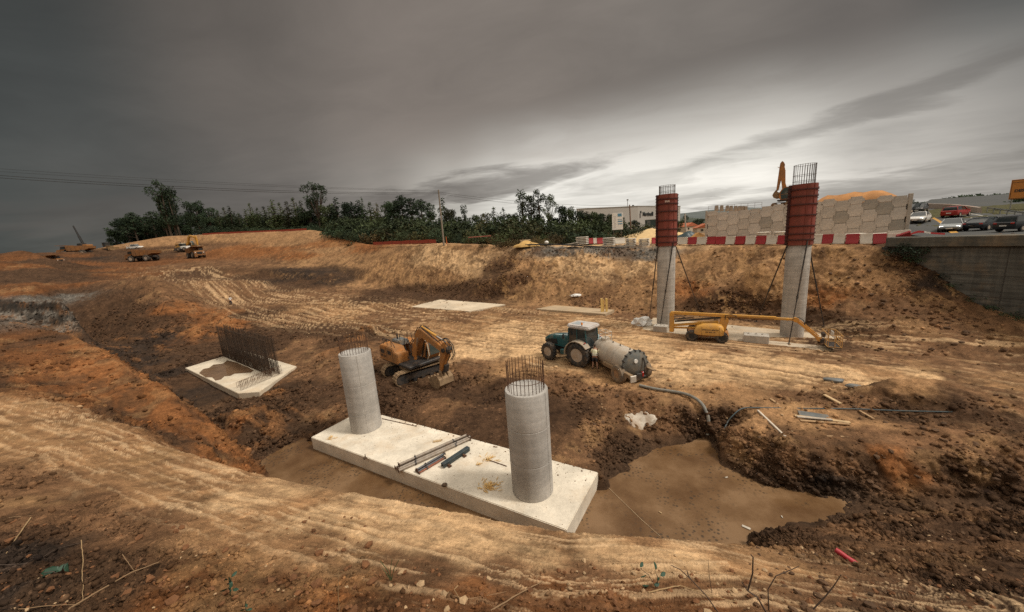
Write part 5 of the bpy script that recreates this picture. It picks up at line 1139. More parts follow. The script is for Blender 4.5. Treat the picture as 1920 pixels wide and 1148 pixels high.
def tanker():
    rear = Vector(Zp(1203,684,1.55)); front = Vector((6.45, 25.5, 1.55)); d = (front-rear).normalized(); d.z = 0; d.normalize()
    w = Zp(1160,716,.55); lf = Vector((-d.y, d.x, 0)); ax = Vector((w[0], w[1], 0))-lf*.98
    t = thing('slurry_tanker', 'dusty grey cylindrical slurry tanker trailer with a round dark rear hatch', 'tanker', (ax.x, ax.y, .53), math.atan2(d.y, d.x))
    # local: x forward, axle at 0
    xr = (rear-ax).dot(d); yo = (rear-ax).dot(lf); print('tanker', xr, yo, (front-rear).length)
    L0, L1, r, zc = xr+.02, xr+3.75, .83, 1.12
    g = M_('galv')
    tk = MB().lathe([(.02,L1+.28),(r*.5,L1+.24),(r*.86,L1+.12),(r,L1-.08),(r,L0+.1),(r*.99,L0+.04)], (0,0,zc), 'X', 40).build('tank', g, t, 50)
    MB().lathe([(r+.005,x) for x in (0,)]+[(r+.02,0),(r+.02,.05),(r+.005,.05)], (L0+1.3,0,zc), 'X', 40, True).lathe([(r+.005,0),(r+.02,0),(r+.02,.05),(r+.005,.05)], (L1-.6,0,zc), 'X', 40, True).build('tank_band', g, tk, 40)
    dkh = mat('hatch_grey', (.13,.135,.125), .6, .2, (.3,.22,.14), .35, .2, 3)
    rd = MB().lathe([(r+.09,L0+.12),(r+.09,L0-.02),(r*.95,L0-.06),(r*.8,L0-.16),(r*.4,L0-.24),(.02,L0-.26)], (0,0,zc), 'X', 40).build('rear_hatch', dkh, t, 40)
    mb = MB()
    for k in range(16):
        a = 2*math.pi*k/16; mb.box((L0+.04, (r+.09)*math.cos(a), zc+(r+.09)*math.sin(a)), (.26,.09,.09), .02)
    mb.build('hatch_clamp', M_('steel_dark'), rd)
    MB().cyl((L0-.22,.15,zc+.32),(L0-.29,.15,zc+.32),.13,n=16).build('sight_gauge', M_('whitepaint'), rd)
    mb = MB(); mb.tube([(L0-.22,-.42,zc+.45),(L0-.36,-.45,zc+.1),(L0-.36,-.45,zc-.5)], .05, 8); mb.cyl((L0-.1,0,zc-.62),(L0-.45,0,zc-.66),.13,n=14); mb.box((L0-.4,0,zc-.66),(.06,.42,.42),.03); mb.box((L0-.3,-.35,zc-.75),(.2,.5,.12),.02)
    mb.build('outlet_valve', M_('steel_dark'), rd)
    MB().box((L0-.38,-.25,zc-.55),(.14,.12,.3),.02).build('valve_handle', M_('lamp_red'), rd)
    fr = MB()
    for y in (-.5,.5): fr.box(((L0+L1)/2+.3,y,.42),(L1-L0+.6,.12,.2),.01)
    fr.tube([(L1+.5,.5,.42),(L1+1.6,.06,.30)], .08, 8); fr.tube([(L1+.5,-.5,.42),(L1+1.6,-.06,.30)], .08, 8); fr.cyl((0,-.9,.55),(0,.9,.55),.09)
    fr.box((.3,.86,.80),(2.9,.22,.07),.01); fr.box((.3,.97,.70),(2.9,.03,.22),.005); fr.box((.3,-.86,.80),(2.9,.22,.07),.01)
    fr.build('chassis', M_('muddy'), t)
    for y, s_ in ((.98,1),(-.98,-1)): wheel(t, 'wheel', (0,y,.56), .58, .46, .27, mat('dusty_rubber',(.14,.115,.09),.9,0,DUST,.5,.2,5), mat('rust_rim',(.33,.19,.10),.8,0,DUST,.3,.2,5), 0, 28, side=s_)
    MB().box((-1.35,.92,.68),(.10,.42,.42),.03).build('light_board', M_('galv'), t)
    tb = MB(); 
    for x in (L1-.9,L1-.15):
        for y in (-.25,.25): tb.cyl((x,y,zc+r*.9),(x,y,zc+r+.62),.025,n=6)
    for z in (.36,.62): tb.tube([(L1-.9,-.25,zc+r+z),(L1-.15,-.25,zc+r+z),(L1-.15,.25,zc+r+z),(L1-.9,.25,zc+r+z),(L1-.9,-.25,zc+r+z)], .024, 6)
    tb.lathe([(.3,0),(.3,.16),(.27,.2),(.02,.22)], (L1-.52,0,zc+r-.04), n=20); tb.build('top_hatch', M_('galv'), t)
    mb = MB()
    for x in (L0+.5,L0+1.5,L0+2.3): mb.cyl((x,.0,zc+r-.02),(x,0,zc+r+.1),.04,n=8)
    mb.tube([(L1+.2,.1,zc-.1),(L1+.7,.15,zc-.5),(L1+1.1,.1,.6)], .07, 8); mb.box((L1+.35,0,.75),(.5,.7,.5),.05); mb.build('pump_fitting', M_('steel_dark'), t)
    return t
tanker()

# ------------------------------------------------------------------ articulated boom lift; x forward to the basket, y left
def boom_lift():
    A = Vector(ground(1302,640)); 
    p0 = Vector(Zp(1340,640,.2)); d = Vector((.868,-.497,0)).normalized(); lf = Vector((-d.y,d.x,0))
    t = thing('boom_lift', 'yellow articulated boom lift folded low beside the red formwork columns', 'boom lift', (p0.x+lf.x*.75, p0.y+lf.y*.75, .17), math.atan2(d.y,d.x))
    y_, dk, rb = M_('yellow'), M_('steel_dark'), M_('rubber')
    ch = MB(); ch.box((-.55,0,.52),(3.1,1.5,.32),.06); ch.cyl((-.6,0,.65),(-.6,0,.9),.55,n=20); ch.cyl((.5,-.85,.45),(.5,.85,.45),.1); ch.cyl((-1.75,-.85,.45),(-1.75,.85,.45),.1); ch.build('chassis', mat('orange_chassis',(.42,.17,.04),.6,0,DUST,.5,.15,3), t)
    for x in (.5,-1.75):
        for y, s_ in ((.98,1),(-.98,-1)): wheel(t, 'wheel', (x,y,.46), .46, .38, .22, rb, M_('black'), 16, 26, side=s_)
    tt = bpy.data.objects.new('turntable', None); COL.objects.link(tt); tt.parent = t; tt.scale = (1, 1, .84)
    b = MB()
    secs = []
    for x, z0, z1 in ((-1.55,.78,1.22),(-1.35,.66,1.5),(-.9,.62,1.72),(.1,.62,1.78),(.45,.64,1.70),(.62,.72,1.45)):
        secs.append([(x,-1.05,z0),(x,-1.18,z0+.12),(x,-1.18,z1-.22),(x,-1.02,z1),(x,-.25,z1),(x,-.25,z0)])
    cw = b.loft(secs).build('engine_cover', y_, tt, 40)
    text_mesh('side_lettering', 'URBANO BIERZO', .155, M_('black'), cw, (-.35,-1.185,1.30), (R(90),0,0), .003, .005)
    text_mesh('side_lettering', '987 424 172', .15, M_('black'), cw, (-.35,-1.185,1.06), (R(90),0,0), .003, .005)
    pj = MB(); pj.box((-.98,-1.184,1.15),(.018,.012,.9),0); pj.box((.30,-1.184,1.15),(.018,.012,.85),0); pj.box((-.35,-1.184,.70),(1.9,.012,.02),0); pj.build('cover_joint', dk, cw)
    b = MB(); b.loft([[(x,1.05,z0),(x,1.18,z0+.12),(x,1.18,z1-.22),(x,1.02,z1),(x,.25,z1),(x,.25,z0)] for x, z0, z1 in ((-1.55,.78,1.22),(-1.35,.66,1.5),(.1,.62,1.6),(.55,.72,1.4))]); b.build('tank_cover', y_, tt, 40)
    mb = MB(); mb.prism([(.30,.75),(.72,.75),(.98,2.0),(.92,2.35),(.40,2.35),(.30,1.7)], -.22, .22, 'XZ', .03); mb.build('mast_post', y_, tt)
    tw = MB(); tw.prism([(-3.6,.55),(-3.22,.55),(-3.22,2.62),(-3.40,2.72),(-3.6,2.60)], -.26, .26, 'XZ', .03); tw.build('tail_upright', y_, tt)
    lo = MB(); lo.box((-1.55,0,1.55),(3.6,.20,.24),.02,Matrix.Rotation(-.17,3,'Y')); lo.box((-2.4,.12,1.0),(2.0,.16,.18),.02,Matrix.Rotation(-.05,3,'Y')); lo.build('lower_arm', y_, tt)
    lo = MB(); lo.box((-1.4,0,2.0),(3.6,.16,.18),.02,Matrix.Rotation(-.17,3,'Y')); lo.cyl((-3.3,0,1.9),(-1.9,0,2.15),.07); lo.build('link_arm', dk, tt)
    up = MB(); up.box((.35,0,2.55),(7.7,.26,.30),.02,Matrix.Rotation(.022,3,'Y')); ub = up.build('main_boom', y_, tt)
    mb = MB(); mb.box((2.45,-.135,2.42),(3.2,.03,.10),.01,Matrix.Rotation(.022,3,'Y')); mb.box((2.45,0,2.33),(3.2,.15,.12),.02,Matrix.Rotation(.022,3,'Y')); mb.build('hose_tray', mat('brown_tray',(.20,.10,.03),.7,0,DUST,.3,.2,3), ub)
    MB().box((4.75,0,2.42),(1.4,.2,.22),.02,Matrix.Rotation(.022,3,'Y')).build('boom_extension', y_, ub)
    hs = MB(); hs.tube([(.7,-.2,2.15),(.72,-.26,2.62),(1.1,-.26,2.74),(1.5,-.22,2.6),(1.45,-.2,2.45)], .035, 6); hs.tube([(-3.3,-.2,2.2),(-2.7,-.22,2.35),(-2.2,-.2,2.15)], .03, 6); hs.tube([(5.2,-.12,2.5),(5.6,-.16,2.66),(5.9,-.14,2.4),(6.0,-.1,1.95)], .03, 6); hs.build('hydraulic_hose', M_('black'), ub)
    J0, J1 = Vector((5.45,0,2.38)), Vector((6.95,0,.66))
    mb = MB(); dj = (J1-J0); ang = math.atan2(-dj.z, dj.x); mb.box(tuple((J0+J1)/2), (dj.length,.16,.22), .02, Matrix.Rotation(ang,3,'Y')); mb.box(tuple((J0+J1)/2+Vector((.12,0,.12))), (dj.length*.8,.1,.08), .01, Matrix.Rotation(ang,3,'Y')); mb.cyl((5.45,-.18,2.38),(5.45,.18,2.38),.2,n=16); mb.cyl((6.95,-.16,.66),(6.95,.16,.66),.18,n=14); mb.build('jib', mat('orange_jib',(.68,.31,.05),.5,0,DUST,.35,.12,2), tt)
    bk = bpy.data.objects.new('basket', None); COL.objects.link(bk); bk.parent = tt; bk.location = (7.22,0,.12)
    fl = MB().box((.45,0,.12),(.8,1.9,.06),.01); fl.build('basket_floor', M_('steel_dark'), bk)
    rl = MB(); x0, x1, y0, y1 = .06,.84,-.93,.93
    for z in (.18,.7,1.25): rl.tube([(x0,y0,z),(x1,y0,z),(x1,y1,z),(x0,y1,z),(x0,y0,z)], .025, 6)
    for x, y in ((x0,y0),(x1,y0),(x1,y1),(x0,y1),(x0,0),(x1,0),(.45,y0),(.45,y1),(x0,-.45),(x1,-.45),(x0,.45),(x1,.45)): rl.cyl((x,y,.15),(x,y,1.25),.022,n=6)
    rl.build('basket_rail', mat('basket_rail',(.55,.30,.09),.6,0,DUST,.4,.15,3), bk)
    MB().box((.0,.2,.95),(.2,.5,.35),.04).box((-.12,0,.45),(.3,.35,.4),.04).build('control_box', dk, bk)
    MB().box((.55,.35,1.0),(.02,.75,.5),.0).build('notice_board', M_('whitepaint'), bk)
    return t
boom_lift()

# ------------------------------------------------------------------ people
def skin_body(name, nodes, edges, m, par, lvl=2):
    me = bpy.data.meshes.new(name); me.from_pydata([n[0] for n in nodes], edges, []); o = bpy.data.objects.new(name, me); COL.objects.link(o)
    o.modifiers.new('skin', 'SKIN'); s = o.modifiers.new('sub', 'SUBSURF'); s.levels = lvl; s.render_levels = lvl
    for i, n in enumerate(nodes):
        r = n[1] if isinstance(n[1], tuple) else (n[1], n[1]); me.skin_vertices[0].data[i].radius = r
    me.skin_vertices[0].data[0].use_root = True
    dg = bpy.context.evaluated_depsgraph_get(); nm = bpy.data.meshes.new_from_object(o.evaluated_get(dg)); bpy.data.objects.remove(o)
    nm.materials.clear(); nm.materials.append(m); nm.polygons.foreach_set('use_smooth', [True]*len(nm.polygons))
    q = bpy.data.objects.new(name, nm); COL.objects.link(q)
    if par: q.parent = par
    return q
def person(loc, rz, label, top_m, leg_m, arms, shorts=False, hair=(.05,.035,.025), vest=None, stance=.1, lean=0.0):
    t = thing('person', label, 'person', loc, rz)
    skin = mat('skin', (.42,.24,.16), .6, var=.06)
    # facing +x ; y left
    N_ = [((0,0,.95),(.15,.17)), ((0.0,0,1.12),(.125,.155)), ((.01+lean*.3,0,1.32),(.13,.18)), ((.0+lean*.5,0,1.46),(.09,.12)), ((.01+lean*.6,0,1.53),(.055,.055)), ((.03+lean*.7,0,1.62),(.085,.075)), ((.03+lean*.7,0,1.70),(.095,.082)), ((.02+lean*.7,0,1.76),(.06,.055))]
    E_ = [(i,i+1) for i in range(7)]
    def chain(pts, root):
        k = len(N_)
        for p in pts: N_.append(p)
        E_.append((root,k)); E_.extend((k+i,k+i+1) for i in range(len(pts)-1))
    for s_ in (1,-1):
        chain([((0,s_*.10,.90),(.10,.10)), ((.03*s_,s_*(.11+stance*.3),.50),(.065,.065)), ((-.04+.03*s_,s_*(.11+stance*.5),.12),(.042,.042)), ((.0+.03*s_,s_*(.11+stance*.5),.05),(.045,.045)), ((.15+.03*s_,s_*(.12+stance*.55),.03),(.04,.03))], 0)
        a = arms[0 if s_ > 0 else 1]
        chain([((lean*.5,s_*.20,1.42),(.06,.06)), (a[0],(.045,.045)), (a[1],(.032,.032)), (a[2],(.036,.028))], 3)
    body = skin_body('body', N_, E_, skin, t)
    # hands: fingers
    mb = MB()
    for a in arms:
        e, w, h_ = Vector(a[0]), Vector(a[1]), Vector(a[2]); d = (h_-w).normalized(); sd = d.cross(Vector((1,.3,0))).normalized()
        for k, ln in enumerate((.065,.08,.085,.075)): b = h_+sd*(.022*(k-1.5)); mb.tube([b, b+d*ln*.5, b+d*ln+Vector((.012,0,0))], [.009,.008,.006], 6)
        mb.tube([w+d*.02+sd*.03, w+d*.05+sd*.055, w+d*.085+sd*.058], [.011,.010,.007], 6)
    mb.build('hand', skin, body)
    hx = .03+lean*.7
    MB().blob((hx-.012,0,1.715), .105, 3, 2, .06, (1.0,.86,.98)).build('hair', mat('hair_%02d' % int(hair[0]*100), hair, .8), body)
    MB().cyl((hx+.088,0,1.655),(hx+.12,0,1.645),.012,.016,n=8).build('nose', skin, body)
    # clothes a little outside the body
    tr = [((0,0,.97),(.16,.18)), ((0,0,.88),(.15,.17))]; te = [(0,1)]
    for s_ in (1,-1):
        k = len(tr); end = .50 if shorts else .12
        pts = [((0,s_*.10,.84),(.115,.115)), ((.03*s_,s_*(.11+stance*.3),.52),(.09,.09))]
        if not shorts: pts += [((-.035+.03*s_,s_*(.11+stance*.48),.14),(.062,.062))]
        tr += pts; te.append((1,k)); te += [(k+i,k+i+1) for i in range(len(pts)-1)]
    skin_body('trousers' if not shorts else 'shorts', tr, te, leg_m, t)
    tp = [((0,0,.96),(.155,.175)), ((0,0,1.12),(.145,.175)), ((.01+lean*.3,0,1.32),(.152,.20)), ((lean*.5,0,1.45),(.105,.14)), ((lean*.6,0,1.50),(.07,.08))]; te = [(0,1),(1,2),(2,3),(3,4)]
    for s_ in (1,-1):
        a = arms[0 if s_ > 0 else 1]; k = len(tp); m_ = Vector((lean*.5,s_*.2,1.42)).lerp(Vector(a[0]), .85)
        tp += [((lean*.5,s_*.20,1.42),(.075,.075)), (tuple(m_),(.062,.062))]; te += [(3,k),(k,k+1)]
    skin_body('jacket', tp, te, top_m, t)
    if vest:
        mb = MB(); z = [1.06, 1.18]
        for zz in z: mb.lathe([(.195,zz-.025),(.205,zz-.025),(.205,zz+.025),(.195,zz+.025)], n=24, close=True)
        mb.build('reflective_band', vest, t)
    MB().box((.06,.13+stance*.5,.03),(.27,.10,.075),.03).box((.06,-.13-stance*.5,.03),(.27,.10,.075),.03).build('boot', M_('black'), t)
    return t
pg = ground(1116,692)
hv = mat('hi_vis_vest', (.86,.84,.60), .6, var=.08)
person(pg, math.atan2(.93,.35), 'person in a pale hi-vis vest and dark shorts standing between tractor and slurry tanker', hv, mat('dark_cloth',(.03,.03,.035),.85), [((.10,.26,1.16),(.28,.20,1.02),(.36,.18,1.0)), ((.08,-.28,1.15),(.25,-.22,1.0),(.33,-.20,.98))], True, vest=mat('reflective_strip',(.62,.60,.55),.4), lean=.06)
pg = ground(434,573)
person(pg, R(100), 'person in a white top and dark trousers standing alone on the far haul track', mat('white_cloth',(.82,.80,.76),.7), mat('navy_cloth',(.018,.022,.035),.85), [((.06,.27,1.15),(.18,.16,1.05),(.24,.10,1.06)), ((.05,-.28,1.15),(.16,-.18,1.02),(.22,-.12,1.03))], False)
# ------------------------------------------------------------------ precast panel wall of the road embankment
def interp(tab, x):
    xs, ys = zip(*tab); return float(np.interp(x, xs, ys))
def panel_wall():
    A = Vector(Yp(1325,446,54.0)); B = Vector(Yp(1694,440,43.0)); d = (B-A); d.z = 0; L_ = d.length; d.normalize()
    t = thing('panel_wall', 'grey retaining wall of interlocking cross-shaped concrete panels, behind the red and white barriers', 'wall', (A.x, A.y, 0), math.atan2(d.y, d.x))
    ncol = 16; sp = L_/ncol; ph = 1.5
    tops = [(1325,396),(1336,396),(1358,398),(1379,396),(1401,393),(1422,391),(1444,385),(1467,382),(1490,381),(1513,380),(1537,378),(1558,372.5),(1580,376.5),(1605,368.5),(1632,374),(1656,366.5),(1682,367)]
    w, nn = sp/2+.10, sp/2-.12
    out = [(-nn,-.735),(nn,-.735),(nn,-.44),(nn+.10,-.40),(w,-.30),(w,.30),(nn+.10,.40),(nn,.44),(nn,.735),(-nn,.735),(-nn,.44),(-nn-.10,.40),(-w,.30),(-w,-.30),(-nn-.10,-.40),(-nn,-.44)]
    ms = []
    for k, c in enumerate(((.50,.46,.41),(.46,.42,.37),(.53,.485,.43),(.34,.315,.275))):
        ms.append(MB().prism(out, -.08, .06, 'XZ', .015).mesh('panel', concrete('panel_concrete_%s' % 'abcd'[k], c, .08, .12, .8)))
    dark = {(5,1),(11,1),(13,0),(14,1),(8,2),(15,2)}
    r = random.Random(8); base_z = A.z-.5
    for k in range(ncol):
        x = sp*(k+.5); P = A+d*x
        sx = 1325+(1694-1325)*((k+.5)/ncol)
        zt = px_h(P.x, P.y, interp(tops, px_pt((P.x, P.y, 11.5))[0])); z0 = 6.6+.75*(k % 2)
        nfull = int((zt-z0)/ph); rest = zt-z0-nfull*ph
        for q in range(nfull, -2, -1):
            me = ms[3] if (k, nfull-q) in dark else ms[r.randrange(3)]
            if q == nfull:
                if rest > .12: share('panel', me, t, (x, 0, z0+ph*nfull+rest/2), (0,0,0), (1,1,rest/ph))
            else: share('panel', me, t, (x, 0, z0+ph*(q+.5)))
    MB().box((-.12,.1,9.3),(.3,.4,5.2),.02).build('end_post', concrete('post_concrete',(.40,.36,.31),.05,.1,1), t)
    zt = px_h(B.x, B.y, 363)
    MB().box((L_+.18,.05,(zt+6.4)/2),(.34,.45,zt-6.4),.03).build('end_post', MATS['post_concrete'], t)
    MB().box((L_/2,.45,8.7),(L_,.5,4.4),0).build('backing', mat('joint_dark',(.085,.075,.062),.9), t)
    # the fill behind it
    mb = MB(); secs = []
    for k in range(25):
        x = L_*k/24; P = A+d*x; zt = px_h(P.x, P.y, interp(tops, px_pt((P.x, P.y, 11.5))[0]))-.55
        h1 = zt; h2 = zt+(1.15*math.exp(-((x-.70*L_)/1.9)**2)+1.5*math.exp(-((x-.875*L_)/2.4)**2) if x > .5*L_ else 0)
        secs.append([(x,.5,7.5),(x,.5,h1),(x,2.2,h2+.06*math.sin(k*1.7)),(x,5.5,h2-.1),(x,11,h1-.3),(x,13,7.5)])
    o = MB().loft(secs).build('embankment_fill', mat('fill_earth',(.42,.20,.07),.95,0,(.30,.15,.06),.4,.3,.8,.5,6), None, 60); o.matrix_world = t.matrix_basis.copy() if False else Matrix.Translation((A.x,A.y,0)) @ Matrix.Rotation(math.atan2(d.y,d.x),4,'Z'); tag(o, kind='structure')
    return A, d, L_
WA, WD, WL = panel_wall()
def on_wall(px, row, back):                            # a point above the wall line, some metres behind it
    n = Vector((-WD.y, WD.x, 0)); best = None
    for s in np.linspace(-2, WL+2, 300):
        P = WA+WD*s+n*back; z = px_h(P.x, P.y, row); x = px_pt((P.x, P.y, z))[0]
        if best is None or abs(x-px) < best[0]: best = (abs(x-px), (P.x, P.y, z))
    return best[1]
WANG = math.atan2(WD.y, WD.x)
bm_ = None
for k, px in enumerate((1344,1353.5,1363,1371,1379,1386,1392.5,1398)):
    p = on_wall(px, 394.5, 3.5)
    o = MB().prism([(-.28,0),(.28,0),(.22,.78),(-.22,.78)], -.3, .3, 'XZ', .03) if bm_ is None else None
    if o: bm_ = o.mesh('concrete_post', concrete('stub_concrete',(.40,.36,.30),.05,.3,1))
    q = share('concrete_post', bm_, None, (p[0],p[1],p[2]-.15), (0,0,WANG), (1,1,1.15-.03*k))
    tag(q, '%s stubby concrete post from the left on top of the panel wall' % ORD[k], 'concrete post', 'stubby concrete posts on top of the panel wall')
pa, pb = Vector(on_wall(1328,396,2)), Vector(on_wall(1428,389,2))
gt = thing('guard_railing', 'thin metal guard railing along the top left of the panel wall', 'railing', tuple(pa)); mb = MB()
for f in np.linspace(0, 1, 9): q = (pb-pa)*f; MB().cyl(tuple(q), tuple(q+Vector((0,0,.75))), .02, n=5).build('railing_post', M_('greybar'), gt)
MB().cyl((0,0,.72), tuple(pb-pa+Vector((0,0,.72))), .018, n=5).cyl((0,0,.4), tuple(pb-pa+Vector((0,0,.4))), .014, n=5).build('railing_bar', M_('greybar'), gt)

# ------------------------------------------------------------------ red and white water-filled barriers along the edge
CREST = [(700,97),(760,84),(830,74.5),(865,71),(900,68),(960,64),(1000,61),(1060,58),(1100,56),(1200,53.5),(1300,48.5),(1400,42.5),(1500,37.5),(1600,33.8),(1680,32.2),(1700,31.9)]
def barrier_mesh(m):
    mb = MB(); pr = [(-.24,0),(.24,0),(.24,.16),(.12,.34),(.085,1.0),(-.085,1.0),(-.12,.34),(-.24,.16)]
    mb.prism(pr, -.5, .5, 'YZ', .02); mb.box((0,0,.55),(1.12,.1,.12),.02); mb.box((0,0,.85),(1.10,.1,.1),.02)
    return mb.mesh('road_barrier', m)
BM = {'r': barrier_mesh(mat('red_plastic',(.36,.035,.04),.5,0,DUST,.15,.06,2)), 'w': barrier_mesh(mat('white_plastic',(.66,.60,.51),.5,0,DUST,.22,.06,2))}
UN = [(1104,1112,'r',63),(1112.5,1119,'w',63),(1119.5,1131,'r',62),(1153,1172,'w',60.5),(1222,1234,'r',57),(1271,1289,'w',0),(1290,1306,'r',0),(1307,1325,'w',0),(1326,1342,'r',0),(1343,1360,'r',0),(1361,1378,'w',0),(1379,1397,'r',0),(1398,1416.5,'w',0),(1417.5,1436,'r',0),(1437,1457,'w',0),(1458,1477,'r',0),(1478,1500,'w',0),(1501,1522,'r',0),(1523,1541,'w',0),(1541.5,1561.5,'r',0),(1562,1584,'w',0),(1585,1609.5,'r',0),(1610.5,1634,'w',0),(1635,1660,'r',0),(1661,1686,'w',0)]
cnt = {'r': 0, 'w': 0}
for x0, x1, c, yy in UN:
    def W(px):
        y = yy if yy else interp(CREST, px)+1.0
        p = Yp(px, 459, y); return Vector((p[0], p[1], float(hgt(p[0], p[1]))))
    a, b = W(x0), W(x1); mid = (a+b)/2; dv = b-a
    row = {0:458.5}.get(yy, 457.5); z = px_h(mid.x, mid.y, row-.5+ (.0 if px_pt(mid)[0] < 1500 else -1.0)); z = max(z, mid.z-.15)
    o = share('road_barrier', BM[c], None, (mid.x, mid.y, z-.02), (0, 0, math.atan2(dv.y, dv.x)), (dv.length*.985, 1.0, 1.0 if x0 < 1500 else .98))
    o.rotation_euler.y = 0
    cnt[c] += 1; tag(o, '%s %s plastic road barrier from the left along the cut edge' % (ORD[cnt[c]-1], {'r':'red','w':'white'}[c]), 'barrier', 'red and white plastic barriers along the top of the cut')
# tumbled barriers and tape at the end of the row
p = Yp(1693,446,32.6); o = share('road_barrier', BM['r'], None, p, (R(55), R(-22), R(-35)), (.9,1,.8)); tag(o, 'toppled red plastic barrier lying at the right end of the row', 'barrier', 'red and white plastic barriers along the top of the cut')
p = Yp(1686,437,34.5); o = share('road_barrier', BM['w'], None, (p[0],p[1],p[2]-.5), (0, R(-4), R(-35)), (1.5,1,.75)); tag(o, 'white plastic barrier set behind the right end of the row', 'barrier', 'red and white plastic barriers along the top of the cut')
tp = MB(); pts = [Vector(Yp(x, y, 33.4)) for x, y in ((1702,441),(1712,436),(1722,432.5),(1733,433.5),(1745,435.5),(1758,436.5),(1772,437.3))]
secs = [[tuple(q), tuple(q+Vector((.02,.01,-.16-.05*(k==2))))] for k, q in enumerate(pts)]
mr, mw = M_('lamp_red'), M_('whitepaint')
tt = thing('barrier_tape', 'red and white barrier tape sagging over the end of the parapet', 'tape', tuple(pts[0]))
for k in range(len(secs)-1):
    q = MB(); s4 = [tuple(Vector(p)-pts[0]) for p in secs[k]+secs[k+1]]; off = [tuple(Vector(p)+Vector((.0,.012,0))) for p in s4]
    q.add(s4+off, [(0,1,3,2),(4,6,7,5),(0,2,6,4),(1,5,7,3),(0,4,5,1),(2,3,7,6)]); q.build('tape_strip', mat('red_tape',(.45,.04,.04),.5) if k not in (3,) else mw, tt, 0)

# ------------------------------------------------------------------ stacks of concrete panels
SLABC = concrete('slab_white', (.62,.57,.49), .0, .2, 1.2)
sm = MB().box((0,0,.08),(1.0,1.5,.16),.015).mesh('precast_unit', SLABC); bearer = MB().box((-.36,0,.05),(.1,1.45,.1),0).box((.36,0,.05),(.1,1.45,.1),0).mesh('bearer', mat('bearer_wood',(.16,.10,.06),.9))
WHERE = ['leftmost','second','third','fourth']
def stack(px, wpx, row_b, row_t, y, n, where, grp='stacked concrete panels at the top of the cut'):
    p = Yp(px, row_b, y); h = (row_b-row_t)/FPX*y*1.0; w = wpx/FPX*y*.93; st = h/n
    for k in range(n):
        o = share('precast_unit', sm, None, (p[0]+.03*((k*7) % 3-1), p[1], p[2]+k*st), (0,0,R(-28)+.02*((k*5)%3-1)), (w, 1.0, st*.62/.16))
        if k: share('bearer', bearer, o, (0,0,-(st*.38)/(st*.62/.16)), (0,0,0), (1,1,(st*.38/.1)/(st*.62/.16)))
        pos = 'bottom' if k == 0 else ('top' if k == n-1 else ORD[k]+' lowest')
        tag(o, '%s white concrete panel of the %s' % (pos, where), 'concrete panel', grp)
stack(1092,21,458,443.5,58,5,'leftmost stack along the cut')
stack(1142,21,460.5,445,57,5,'stack between the small barriers')
stack(1183,18,461,446.5,56,5,'narrow stack left of red formwork')
stack(1208,19,461,447,55.5,5,'stack touching the red formwork')
stack(1431,21,443.5,434.5,46.5,3,'stack behind barriers left of red formwork')
stack(1464,22,443,433.5,45,3,'stack behind barriers touching red formwork')
stack(1531,18,445,439,41,2,'low pile right of red formwork')
stack(1601,30,444,437,39,2,'low pile before the panel wall')
stack(1646,32,443.5,436.5,38,2,'low pile near the panel wall end')
fp = Yp(1073,457.5,58.5); o = share('precast_unit', sm, None, fp, (0,R(-6),R(-28)), (2.2,1,.8)); tag(o, 'white concrete panel lying flat left of the leftmost stack', 'concrete panel', 'stacked concrete panels at the top of the cut')
mb = MB(); pts = [Vector(Yp(x, y, yy)) for x, y, yy in ((985,459,62),(1040,458.5,59.5),(1075,460,57.5),(1110,462.5,56),(1150,464.5,55),(1188,466,54.2))]
tag(mb.tube(pts, .11, 8).build('drain_pipe', M_('black')), 'long dark pipe lying along the edge of the cut', 'pipe')
p = Yp(1025,456.5,61.5); tag(MB().blob((0,0,.15), .38, 4, 2, .1, (1,1,.8)).build('white_sack', M_('whitepaint'), loc=p), 'small white sack on the edge of the cut', 'sack')
sand = mat('pale_sand', (.62,.44,.22), .95, 0, (.45,.29,.13), .3, .12, 1.2, .4, 10)
def heap(name, c, sx, sy, h, m, seed, label, cat, rz=0.0, rim=1.15):
    mb = MB(); n, r_ = 44, 14; vs = []; 
    for j in range(r_):
        q = j/(r_-1)
        for k in range(n):
            a = 2*math.pi*k/n; s_ = q*rim; nz = mnoise.noise(Vector((math.cos(a)*q*2.2+seed, math.sin(a)*q*2.2, seed))); z = max(0, 1-q**1.25)*h*(1+.35*nz)-.25*(q > .99)
            vs.append((math.cos(a)*s_*sx*(1+.15*nz), math.sin(a)*s_*sy*(1+.15*nz), z+.04*h*mnoise.noise(Vector((math.cos(a)*q*9, math.sin(a)*q*9, seed)))))
    fs = [(j*n+k, j*n+(k+1)%n, (j+1)*n+(k+1)%n, (j+1)*n+k) for j in range(r_-1) for k in range(n)]
    mb.add(vs, fs); o = mb.build(name, m, None, 70, c); o.rotation_euler.z = rz
    return tag(o, label, cat)
p = Yp(1222,452,78); heap('sand_heap', (p[0],p[1],p[2]-.3), 10.5, 4.5, px_h(p[0],p[1],428)-p[2]+.3, sand, 1, 'long heap of pale yellow sand behind the first red formwork column', 'sand heap')
p = Yp(1312,449,62); heap('sand_heap', (p[0],p[1],p[2]-.2), 2.6, 2, 1.35, mat('orange_sand',(.50,.27,.09),.95,0,(.3,.16,.06),.3,.2,1.5,.4,8), 5, 'small heap of orange earth at the left end of the panel wall', 'sand heap')
p = Yp(1290,446.5,70); heap('tarp_heap', (p[0],p[1],p[2]-.2), 2.7, 1.8, 1.55, mat('dark_tarp',(.018,.04,.045),.45,0,None,0,.3,1.5,.5,6), 9, 'heap covered with a dark green plastic sheet behind the barriers', 'covered heap')
p = Yp(987,459,63); heap('sand_heap', (p[0],p[1],p[2]-.1), 2.0, 1.2, .8, mat('yellow_sand',(.55,.34,.12),.95,0,None,0,.2,1.5,.4,8), 12, 'small heap of yellow sand on the edge of the cut', 'sand heap')
